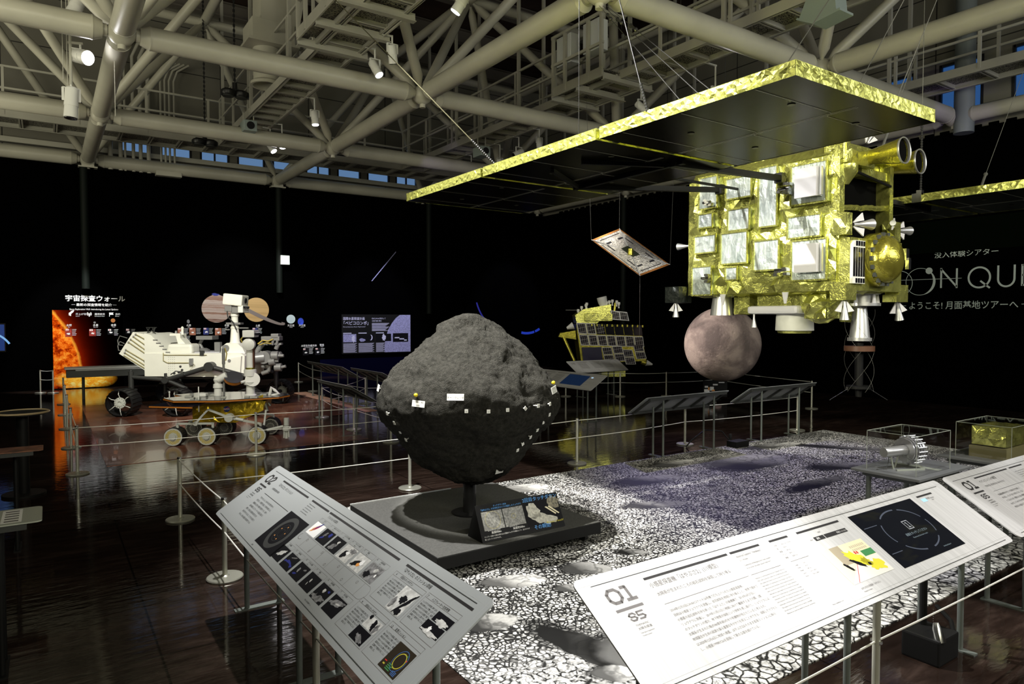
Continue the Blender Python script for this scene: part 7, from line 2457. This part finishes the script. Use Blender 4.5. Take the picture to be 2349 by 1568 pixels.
# emblem disc on the body
SE = Sheet((0.62, 0.238, 0.455), (1, 0, 0), (0, 0, 1), 0.002)
mb = MB()
SE.ell(mb, 0, 0, 0.042, 0.042, 1)
e_ = mb.build('round_emblem', pm('navy_emblem', (0.012, 0.03, 0.16), 0.5), mr)
mb = MB()
SE.text(mb, 'NASA', 0, -0.010, 0.030, 0.01, align='CENTER', k=2)
mb.build('emblem_letters', m_white_ink, e_)
mb = MB()
SE.blob(mb, -0.005, 0.004, 0.046, 0.004, 1.6, 3, 0.1, 0.5)
mb.build('emblem_swoosh', m_pred, e_)
m_deckcell = pm('dark_deck_cells', (0.010, 0.011, 0.018), 0.12)
m_orange = pm('orange_film_edge', (0.42, 0.14, 0.015), 0.4)
deck = [(-0.22, 0.30), (0.02, -0.02), (0.62, -0.06), (1.30, 0.28), (1.40, 0.52), (1.28, 0.78), (0.62, 1.04), (0.05, 1.02), (-0.22, 0.74), (-0.05, 0.52)]
dk = MB().prism([(x, y, 0.600) for x, y in deck], (0, 0, 0.010)).build('solar_deck', m_deckcell, mr)
mb = MB()
for i in range(len(deck)):
    a, c = deck[i], deck[(i + 1) % len(deck)]
    mb.bar((*a, 0.593), (*c, 0.593), 0.012, 0.018)
mb.build('orange_edge', m_orange, dk)
dk2 = MB().prism([(-0.30, 0.02, 0.535), (0.30, -0.16, 0.535), (0.44, 0.10, 0.575), (-0.05, 0.20, 0.575)], (0, 0, 0.010)).build('rear_wing', m_deckcell, mr)
MB().bar((-0.30, 0.02, 0.528), (0.30, -0.16, 0.528), 0.012, 0.018).build('orange_edge', m_orange, dk2)
mb = MB()
rnd = random.Random(4)
for k in range(10):
    x, y = rnd.uniform(0.0, 1.15), rnd.uniform(0.1, 0.85)
    mb.cbox((x, y, 0.618), (rnd.uniform(0.03, 0.10), rnd.uniform(0.02, 0.08), 0.016))
mb.build('deck_fittings', m_hub, mr)
MB().rbox((0.20, 0.40, 0.61), (0.30, 0.52, 0.655), 0.01).build('white_deck_box', m_white, mr)
MB().bar((0.30, 0.1, 0.44), (0.30, 0.1, 0.78), 0.012).build('thin_whip', m_white, mr)
MB().tube((-0.16, 0.35, 0.61), (-0.16, 0.35, 0.68), 0.008, n=8).ball((-0.16, 0.35, 0.685), 0.013, 8, 6).build('deck_pin', m_white, mr)
MB().lathe((0.42, 0.55, 0.61), (0.42, 0.55, 0.95), [(0, 0.055), (0.10, 0.05), (0.11, 0.065), (0.16, 0.06), (0.17, 0.04), (0.22, 0.06), (0.26, 0.045)], 18).tube((0.43, 0.52, 0.83), (0.55, 0.52, 0.90), 0.05, n=14).build('antenna_pedestal', m_white, mr, smooth=35)
d = Vector((0.25, -0.55, 0.8)).normalized()
c = Vector((0.63, 0.55, 0.83))
hg = MB().tube(c, c + d * 0.045, 0.125, n=36).build('disc_antenna', m_orange, mr, smooth=30)
MB().tube(c + d * 0.045, c + d * 0.05, 0.126, n=36).build('disc_face', pm('dark_grey_disc', (0.05, 0.05, 0.06), 0.5), hg)
MB().tube((0.50, 0.55, 0.61), (0.50, 0.55, 1.27), 0.016, n=12).tube((0.50, 0.55, 1.05), (0.50, 0.55, 1.27), 0.022, n=12).build('low_gain_rod', m_rgrey, mr, smooth=40)
MB().path([(0.52, 0.55, 1.28), (0.545, 0.55, 1.2), (0.53, 0.55, 1.1)], 0.008, 6).build('rod_cable', m_ylw, mr)
MB().lathe((0.86, 0.55, 0.61), (0.86, 0.55, 1.55), [(0, 0.085), (0.02, 0.06), (0.14, 0.055), (0.15, 0.09), (0.19, 0.10), (0.20, 0.06), (0.26, 0.055), (0.27, 0.085), (0.36, 0.085), (0.37, 0.05), (0.68, 0.05), (0.69, 0.06), (0.72, 0.06)], 24).build('mast_column', m_white, mr, smooth=30)
MB().tube((0.76, 0.45, 0.80), (0.96, 0.62, 0.86), 0.02, n=10).lathe((0.90, 0.52, 0.83), (0.93, 0.36, 0.86), [(0, 0.08), (0.02, 0.10), (0.04, 0.10)], 20).build('mast_gimbal', m_white, mr, smooth=40)
MB().box((0.905, 0.515, 1.0), (0.92, 0.585, 1.29)).build('copper_strip', pm('copper_brown_strip', (0.10, 0.035, 0.015), 0.5), mr)
MB().tube((0.86, 0.55, 0.96), (0.86, 0.55, 1.0), 0.062, n=18).build('gold_band', m_gold2, mr, smooth=30)
MB().lathe((0.86, 0.44, 1.33), (0.86, 0.66, 1.33), [(0, 0.05), (0.02, 0.085), (0.10, 0.085), (0.12, 0.07), (0.2, 0.06)], 20).build('mast_joint', m_white, mr, smooth=35)
hd = MB().rbox((0.79, 0.42, 1.43), (0.95, 0.70, 1.53), 0.012).build('camera_bar', m_white, mr)
mb = MB()
for y in (0.46, 0.53, 0.60, 0.66):
    mb.tube((0.95, y, 1.48), (0.975, y, 1.475), 0.02, n=12)
mb.build('camera_lens', m_glass_dark, hd)
MB().path([(0.79, 0.5, 1.45), (0.75, 0.5, 1.40), (0.78, 0.5, 1.34)], 0.010, 6).build('ochre_loop', m_ylw, mr)
MB().path([(1.13, 0.5, 0.61), (1.16, 0.5, 0.72), (1.20, 0.5, 0.68), (1.26, 0.5, 0.63), (1.16, 0.5, 0.60)], 0.022, 8).build('white_bracket', m_white, mr)
mb = MB().tube((1.12, 0.32, 0.42), (1.12, 0.15, 0.17), 0.014, n=10).tube((1.14, 0.10, 0.165), (1.40, 0.08, 0.225), 0.020, n=12).tube((1.12, 0.15, 0.17), (1.14, 0.10, 0.165), 0.022, n=10)
mb.build('robot_arm', m_hub, mr, smooth=40)
MB().lathe((1.44, 0.08, 0.34), (1.44, 0.08, 0.06), [(0, 0.035), (0.10, 0.035), (0.102, 0.02), (0.12, 0.05), (0.17, 0.05), (0.175, 0.025), (0.28, 0.022)], 18).tube((1.40, 0.08, 0.19), (1.50, 0.08, 0.20), 0.028, n=12).tube((1.415, 0.06, 0.18), (1.41, 0.06, 0.07), 0.012, n=8).tube((1.47, 0.06, 0.18), (1.475, 0.06, 0.08), 0.012, n=8).build('arm_tools', m_hub, mr, smooth=35)
MB().tube((1.08, 0.4, 0.55), (1.13, 0.36, 0.40), 0.022, n=10).tube((1.08, 0.55, 0.52), (1.13, 0.55, 0.45), 0.02, n=10).build('front_fittings', m_rgrey, mr)

# ------------------------------------------------------------------ printed graphics on the back wall
SA = Sheet((0, 19.597, 0), (1, 0, 0), (0, 0, 1), 0.0015)
mu = thing('wall_mural', 'black solar-system mural with a blazing sun, planets and white lettering on the back wall', 'mural', (3.3, 19.59, 0))
m_sun, _, _ = new_mat('blazing_sun_print')
CXs, CZs, RS = -1.9, 0.25, 2.60
q = N(m_sun)
co = q.coord('Object')
w = q.vadd(co, q.vscale(q.noisecol(co, 6, 5), 0.20))
nz = q.noise(w, 6.5, 8, 0.72)
sun_c = q.ramp(nz, [(0.34, (0.06, 0.003, 0.0005)), (0.44, (0.34, 0.022, 0.001)), (0.53, (0.80, 0.11, 0.004)), (0.63, (1.0, 0.34, 0.03)), (0.76, (1.0, 0.72, 0.2))])
wx_, wy_, wz_ = q.sep(q.vadd(co, q.vscale(q.noisecol(q.mapping(co, loc=(2, 0, 1)), 3, 4), 0.10)))
dx = q.math('SUBTRACT', wx_, CXs - 3.3 + 0.05)
dz = q.math('SUBTRACT', wz_, CZs - 0.0 + 0.05)
rr_ = q.math('SUBTRACT', q.math('SQRT', q.math('ADD', q.math('MULTIPLY', dx, dx), q.math('MULTIPLY', dz, dz))), RS)
inside = q.math('LESS_THAN', rr_, 0.0)
limb = q.math('SUBTRACT', 1.0, q.math('MULTIPLY', q.math('ABSOLUTE', rr_), 22.0), clamp=True)
glow = q.math('POWER', 2.718, q.math('MULTIPLY', q.math('MAXIMUM', rr_, 0.0), -8.0))
cor = q.mix(glow, (0.0, 0.0, 0.0), (0.30, 0.014, 0.001))
col = q.mix(inside, cor, sun_c)
col = q.mix(q.math('MULTIPLY', limb, 0.7), col, (1.0, 0.42, 0.04))
fx = q.math('DIVIDE', q.math('SUBTRACT', wx_, 0.78 - 3.3 + 0.05), 0.62)
fz = q.math('DIVIDE', q.math('SUBTRACT', wz_, 0.26), 0.24)
fl = q.math('SUBTRACT', 1.25, q.math('ADD', q.math('MULTIPLY', fx, fx), q.math('MULTIPLY', fz, fz)), clamp=True)
col = q.mix(fl, col, q.ramp(q.noise(q.mapping(w, (1, 1, 2)), 6, 5, 0.7), [(0.32, (0.8, 0.12, 0.005)), (0.5, (1.0, 0.50, 0.03)), (0.65, (1.0, 0.85, 0.25))]))
edge = q.math('MULTIPLY', q.math('SUBTRACT', 4.75 - 3.3, wx_), 6.0, clamp=True)
q.put(bsdf(m_sun).inputs['Base Color'], q.mix(edge, (0.0, 0.0, 0.0), col))
bsdf(m_sun).inputs['Roughness'].default_value = 0.85
bsdf(m_sun).inputs['Specular IOR Level'].default_value = 0.0
mb = MB()
SA.rect(mb, 0.14, 0.02, 1.60, 1.90, 2)
mb.build('sun_picture', m_sun, mu)
m_vinyl = pm('white_vinyl_lettering', (0.82, 0.82, 0.82), 0.7)
mb = MB()
SA.text(mb, '宇宙探査ウォール', 0.40, 2.13, 0.158, 0.020, k=6)
SA.text(mb, '─ 最新の探査情報を紹介 ─', 1.0, 2.005, 0.075, 0.010, align='CENTER', k=6)
mb.build('title_lettering', m_vinyl, mu)
mb = MB()
SA.text(mb, 'Space Exploration Wall -Introducing the Latest Updates-', 1.0, 1.905, 0.056, 0.006, align='CENTER', k=6, squeeze=0.80)
for x, a, c in ((0.61, '打上げ日', 'Launch'), (1.0, '運用状況', 'Operational Status'), (1.44, '目的', 'Mission')):
    SA.text(mb, a, x, 1.785, 0.055, 0.004, k=6)
    SA.text(mb, c, x, 1.745, 0.028, 0.002, k=6)
for x, z, a, c, s in ((0.47, 1.515, '太陽', 'Sun', .058), (1.02, 1.515, '水星', 'Mercury', .058), (1.40, 1.515, '金星', 'Venus', .058), (3.11, 1.50, '火星', 'Mars', .058), (4.05, 1.49, '木星', 'Jupiter', .062), (4.86, 1.48, '土星', 'Saturn', .062), (5.77, 1.475, '天王星', 'Uranus', .066), (6.09, 1.475, '海王星', 'Neptune', .066), (6.28, 0.89, '太陽系外縁天体', 'Trans-Neptunian Objects', .066), (6.66, 0.90, '彗星', 'Comet', .07)):
    SA.text(mb, a, x, z, s, 0.006, align='CENTER', k=6)
    SA.text(mb, c, x, z - 0.035, 0.028, 0.002, align='CENTER', k=6)
mb.build('small_lettering', m_vinyl, mu)
mb = MB()
mb.poly([SA.p(0.47 + x, 1.79 + z, 6) for x, z in ((0, 0), (0.03, 0.0), (0.10, 0.07), (0.115, 0.11), (0.07, 0.10), (0.0, 0.04))])
mb.poly([SA.p(0.47 + x, 1.79 + z, 6) for x, z in ((-0.005, -0.01), (0.045, -0.035), (0.05, 0.01))])
mb.poly([SA.p(0.88 + x, 1.745 + z, 6) for x, z in ((0, 0), (0.02, 0), (0.025, 0.06), (-0.005, 0.06))])
SA.ell(mb, 0.89, 1.81, 0.016, 0.016, 6, n=12)
for r in (0.03, 0.048):
    SA.ring(mb, 0.89, 1.81, r, r, 0.010, 6, a0=-55, a1=55, n=12)
    SA.ring(mb, 0.89, 1.81, r, r, 0.010, 6, a0=125, a1=235, n=12)
SA.rect(mb, 1.31, 1.745, 1.322, 1.845, 6)
mb.poly([SA.p(1.322 + x, 1.79 + z, 6) for x, z in ((0, 0), (0.085, 0.0), (0.065, 0.027), (0.085, 0.055), (0, 0.055))])
mb.build('icons', m_vinyl, mu)


def planet(name, u, v, a, b_, mat):
    mb = MB()
    SA.ell(mb, u, v, a, b_, 4, n=40)
    return mb.build(name, mat, mu)


def banded(name, stops, sc, dist, vert=1.0):
    m, _, _ = new_mat(name)
    q = N(m)
    co = q.coord('Object')
    w = q.vadd(q.mapping(co, (0.5, 1, 1), rot=(0, R(-4), 0)), q.vscale(q.noisecol(q.mapping(co, (2, 1, 6)), 3, 4), dist))
    sx, sy, sz = q.sep(w)
    nz = q.noise(q.comb(0.0, 0.0, sz), sc, 3, 0.7)
    q.put(bsdf(m).inputs['Base Color'], q.ramp(nz, stops))
    bsdf(m).inputs['Roughness'].default_value = 0.8
    return m


planet('jupiter_picture', 3.80, 1.96, 0.375, 0.372, banded('banded_brown_planet_print', [(0.36, (0.07, 0.022, 0.012)), (0.44, (0.22, 0.11, 0.07)), (0.52, (0.42, 0.34, 0.29)), (0.60, (0.13, 0.05, 0.03)), (0.70, (0.34, 0.26, 0.22))], 5, 0.05))
mb = MB()
SA.blob(mb, 3.78, 2.34, 0.11, 0.03, 5, 4, 0.3)
mb.build('nebula_picture', m_pblue, mu)
planet('saturn_picture', 4.83, 1.94, 0.335, 0.335, banded('tan_planet_print', [(0.3, (0.32, 0.19, 0.07)), (0.5, (0.52, 0.34, 0.14)), (0.7, (0.40, 0.26, 0.10))], 4, 0.03))
mb = MB()
SA.ring(mb, 4.88, 1.90, 0.76, 0.105, 0.10, 6, rot=R(-27), n=60, a0=-195, a1=15)
mb.build('saturn_ring', pm('grey_brown_ring_print', (0.20, 0.165, 0.15), 0.8), mu)
planet('uranus_picture', 5.77, 1.68, 0.125, 0.125, pm('pale_cyan_planet_print', (0.55, 0.66, 0.70), 0.8))
planet('neptune_picture', 6.05, 1.61, 0.085, 0.105, pm('vivid_blue_planet_print', (0.03, 0.07, 0.62), 0.8, 0, 0.5, 8))
planet('mercury_picture', 1.0, 1.60, 0.026, 0.026, m_pgrey)
planet('venus_picture', 1.39, 1.65, 0.048, 0.05, pm('dark_orange_planet_print', (0.36, 0.13, 0.03), 0.8))
planet('mars_picture', 3.10, 1.62, 0.035, 0.052, m_pgrey)
m_rustphoto = pm('rust_photo_print', (0.34, 0.13, 0.07), 0.7, 0, 0.7, 14)
m_redphoto = pm('crimson_photo_print', (0.30, 0.02, 0.012), 0.7, 0, 0.6, 14)
m_bluephoto = pm('navy_photo_print', (0.02, 0.03, 0.16), 0.7, 0, 0.6, 14)
for u0, v0, u1, v1, g_, jp in ((0.39, 1.26, 0.62, 1.45, m_redphoto, False), (0.88, 1.27, 1.13, 1.44, m_redphoto, True), (1.27, 1.30, 1.50, 1.44, m_pblack, True), (1.66, 1.31, 1.87, 1.44, m_pblack, False), (2.84, 1.27, 3.10, 1.45, m_rustphoto, False), (3.12, 1.26, 3.40, 1.45, m_rustphoto, False), (3.46, 1.27, 3.70, 1.45, m_bluephoto, False),
                             (3.75, 1.25, 4.04, 1.44, m_rustphoto, False), (4.71, 1.29, 4.97, 1.44, m_bluephoto, False), (2.85, 1.09, 3.14, 1.25, m_rustphoto, False), (6.10, 0.64, 6.40, 0.84, m_pblack, False), (6.46, 0.64, 6.74, 0.84, m_pblack, False)):
    mb = MB()
    SA.rect(mb, u0, v0, u0 + (u1 - u0) * 0.55, v1, 5)
    mb.cur = 1
    SA.rect(mb, u0 + 0.01, v1 - 0.045, u0 + 0.075, v1 - 0.003, 6)
    for k in range(5):
        SA.rect(mb, u0 + (u1 - u0) * 0.6, v1 - 0.02 - 0.034 * k, u1 - 0.01 * (k % 3), v1 - 0.012 - 0.034 * k, 6)
    SA.blob(mb, u0 + (u1 - u0) * 0.3, v0 + (v1 - v0) * 0.38, 0.035, 0.022, 6, int(u0 * 10), 0.4)
    mb.cur = 2
    if jp:
        SA.ell(mb, u0 + 0.042, v1 - 0.024, 0.013, 0.013, 7, n=14)
    else:
        SA.rect(mb, u0 + 0.01, v1 - 0.025, u0 + 0.075, v1 - 0.018, 7)
        SA.rect(mb, u0 + 0.01, v1 - 0.040, u0 + 0.075, v1 - 0.033, 7)
    mb.build('mission_card', [g_, m_vinyl, m_pred], mu)

# ---- mercury mission panel
SM = Sheet((7.28, 19.58, 0.66), (1, 0, 0), (0, 0, 1), 0.0015)
bp = thing('mission_wall_panel', 'black wall panel with white lettering and a lilac moon picture left of the asteroid', 'wall panel', (8.4, 19.57, 0.66))
MB().box((7.26, 19.58, 0.64), (9.51, 19.598, 1.82)).build('board', m_black, bp)
m_lilac = pm('lilac_white_lettering', (0.60, 0.60, 0.80), 0.7)
m_lilacmoon = pm('lilac_moon_print', (0.30, 0.30, 0.52), 0.8, 0, 0.35, 30)
mb = MB()
SM.text(mb, '国際水星探査計画', 0.02, 1.00, 0.095, 0.008, k=3, squeeze=0.9)
SM.text(mb, '「ベピコロンボ」', -0.03, 0.855, 0.125, 0.010, k=3, squeeze=0.92)
SM.text(mb, 'Mercury Exploration Mission "BepiColombo"', 0.02, 0.775, 0.043, 0.002, k=3, squeeze=0.9)
SM.text(mb, 'ESAとJAXAが協力して', 0.93, 1.02, 0.054, 0.005, k=3, squeeze=0.85)
SM.text(mb, '水星の謎に挑む', 0.93, 0.945, 0.054, 0.005, k=3, squeeze=0.85)
for k in range(9):
    SM.rect(mb, 0.93, 0.885 - 0.028 * k, 1.50 - 0.04 * (k % 4), 0.897 - 0.028 * k, 3)
for u0, u1 in ((0.02, 0.45), (0.50, 1.00), (1.06, 1.36)):
    SM.rect(mb, u0, 0.585, u0 + 0.26, 0.61, 3)
    for k in range(13):
        SM.rect(mb, u0, 0.285 - 0.022 * k, u1 - 0.03 * (k % 3), 0.294 - 0.022 * k, 3)
mb.build('lettering', m_lilac, bp)
mb = MB()
vs = []
pts = [(2.22, 0.0), (2.22, 1.15), (1.86, 1.15), (1.72, 1.05), (1.58, 0.88), (1.47, 0.70), (1.38, 0.45), (1.34, 0.2), (1.34, 0.0)]
mb.poly([SM.p(u, v, 2) for u, v in pts[::-1]])
mb.build('moon_picture', m_lilacmoon, bp)
mb = MB()
SM.rect(mb, 0.02, 0.33, 0.43, 0.57, 3)
mb.cur = 1
SM.blob(mb, 0.34, 0.44, 0.05, 0.11, 4, 3, 0.3)
mb.cur = 2
SM.rect(mb, 0.50, 0.35, 1.00, 0.55, 3)
SM.rect(mb, 1.06, 0.34, 1.56, 0.57, 3)
SM.rect(mb, 1.62, 0.31, 2.14, 0.58, 3)
mb.cur = 0
SM.blob(mb, 0.62, 0.39, 0.11, 0.045, 4, 4, 0.2)
mb.cur = 1
SM.ell(mb, 0.89, 0.46, 0.06, 0.085, 4)
SM.blob(mb, 1.32, 0.46, 0.055, 0.10, 4, 6, 0.35)
SM.rect(mb, 1.68, 0.425, 1.84, 0.46, 4)
SM.rect(mb, 1.84, 0.385, 2.0, 0.42, 4)
SM.rect(mb, 2.0, 0.345, 2.09, 0.38, 4)
mb.cur = 2
SM.ell(mb, 0.865, 0.465, 0.05, 0.08, 5)
mb.build('small_pictures', [m_lilacmoon, m_lilac, m_pblack], bp)
# faint navy wainscot under the panel, blue arc graphics in the corner, pale streak
o = MB().box((6.6, 19.585, 0.0), (12.6, 19.60, 0.5)).build('navy_wall_band', pm('navy_band', (0.002, 0.002, 0.012), 0.8, spec=0.0))
tag(o, 'faint navy band along the foot of the back wall behind the barrier posts', 'wall band')
SA2 = Sheet((0, 19.594, 0), (1, 0, 0), (0, 0, 1), 0.0015)
m_bluearc = pm('vivid_blue_arc_print', (0.03, 0.09, 0.85), 0.7)
mb = MB()
SA2.ring(mb, 13.3, 2.62, 1.40, 1.40, 0.055, 2, a0=196, a1=228, n=24)
mb.build('unused', m_bluearc) if False else None
o = mb.build('thin_blue_arc', pm('dim_blue_arc_print', (0.02, 0.02, 0.35), 0.7))
tag(o, 'dim thin blue arc printed on the back wall above the asteroid right shoulder', 'wall graphic')
mb = MB()
SA2.ring(mb, 14.02, 2.3, 1.12, 1.12, 0.085, 2, a0=258, a1=287, n=20)
SA2.ring(mb, 14.02, 2.3, 1.12, 1.12, 0.085, 2, a0=289, a1=300, n=8)
o = mb.build('bright_blue_arc', m_bluearc)
tag(o, 'bright blue broken arc printed on the back wall between asteroid and lander', 'wall graphic')
mb = MB()
for k in range(1):
    mb.poly([SA2.p(8.21, 2.84, 2), SA2.p(8.235, 2.83, 2), SA2.p(9.035, 3.755, 2), SA2.p(9.02, 3.775, 2)])  # thin pale lilac strip laid flat on the wall
o = mb.build('pale_streak', pm('pale_lilac_streak', (0.26, 0.26, 0.46), 0.7))
tag(o, 'thin pale diagonal streak high on the back wall', 'wall graphic')

# ---- long bench-like exhibit behind the rover
t = thing('long_counter', 'long dark counter with pale top edges in front of the sun picture', 'counter', (1.2, 16.9, 0))
MB().box((0.34, 16.8, 0.47), (2.6, 17.2, 0.62)).build('front_panel', m_dark, t)
MB().box((0.31, 16.76, 0.64), (2.6, 17.24, 0.675)).box((0.5, 16.79, 0.61), (2.6, 17.2, 0.635)).build('pale_top', m_pale, t)
for x in (0.64, 2.5):
    MB().tube((x, 17.0, 0), (x, 17.0, 0.5), 0.028, n=12).build('leg', m_dark, t)

# ------------------------------------------------------------------ lettering on the right wall
SR = Sheet((14.597, 0, 0), (0, -1, 0), (0, 0, 1), 0.0015)
m_signgrey = pm('grey_wall_lettering', (0.55, 0.62, 0.58), 0.6)
sg = thing('theatre_sign', 'large grey lettering with linked circles on the dark right wall beside the probe', 'wall sign', (14.59, 6.2, 1.8))
Y = lambda y: -y
mb = MB()
SR.text(mb, '没入体験シアター', -6.50, 2.90, 0.137, k=2, squeeze=1.02)
mb.build('upper_line', m_signgrey, sg)


def stroke(mb, pts, w):
    for a, c in zip(pts, pts[1:]):
        a, c = Vector(a), Vector(c)
        d = (c - a).normalized()
        n2 = Vector((-d.y, d.x)) * w / 2
        mb.poly([SR.p(*(a - n2), 2), SR.p(*(c - n2), 2), SR.p(*(c + n2), 2), SR.p(*(a + n2), 2)])


mb = MB()
W = 0.034
SR.ring(mb, -7.16, 2.42, 0.255, 0.255, 0.012, 2)
SR.ring(mb, -6.76, 2.44, 0.27, 0.27, 0.010, 2)
SR.ring(mb, -6.76, 2.44, 0.27, 0.27, 0.05, 2.5, a0=-75, a1=50, taper=True)
SR.ell(mb, -6.59, 2.65, 0.065, 0.065, 3)
stroke(mb, [(-7.45, 2.49), (-6.0, 2.475)], 0.008)
stroke(mb, [(-7.87, 2.30), (-7.87, 2.68), (-7.68, 2.42), (-7.49, 2.68), (-7.49, 2.30)], W)
stroke(mb, [(-6.365, 2.30), (-6.365, 2.69)], W)
stroke(mb, [(-6.375, 2.675), (-6.085, 2.315)], W)
stroke(mb, [(-6.085, 2.29), (-6.085, 2.67)], W)
SR.ring(mb, -5.70, 2.475, 0.18, 0.19, W, 2)
stroke(mb, [(-5.68, 2.41), (-5.52, 2.27)], W)
stroke(mb, [(-5.39, 2.68), (-5.39, 2.43)], W)
stroke(mb, [(-5.13, 2.68), (-5.13, 2.43)], W)
SR.ring(mb, -5.26, 2.43, 0.13, 0.14, W, 2, a0=180, a1=360, n=24)
stroke(mb, [(-5.01, 2.29), (-5.01, 2.68)], W)
for z in (2.305, 2.485, 2.665):
    stroke(mb, [(-5.01, z), (-4.80, z)], W)
mb.build('large_letters', m_signgrey, sg)
mb = MB()
SR.text(mb, '─ ようこそ! 月面基地ツアーへ ─', -7.17, 1.895, 0.170, 0.006, k=2, squeeze=0.90)
mb.build('lower_line', m_signgrey, sg)
o = MB().box((14.57, 4.0, 3.00), (14.6, 7.9, 3.62)).build('wall_banner_band', pm('dark_green_band', (0.0016, 0.0028, 0.0014), 0.8, spec=0.0))
tag(o, 'faint dark green slanting band above the right wall lettering', 'wall band')
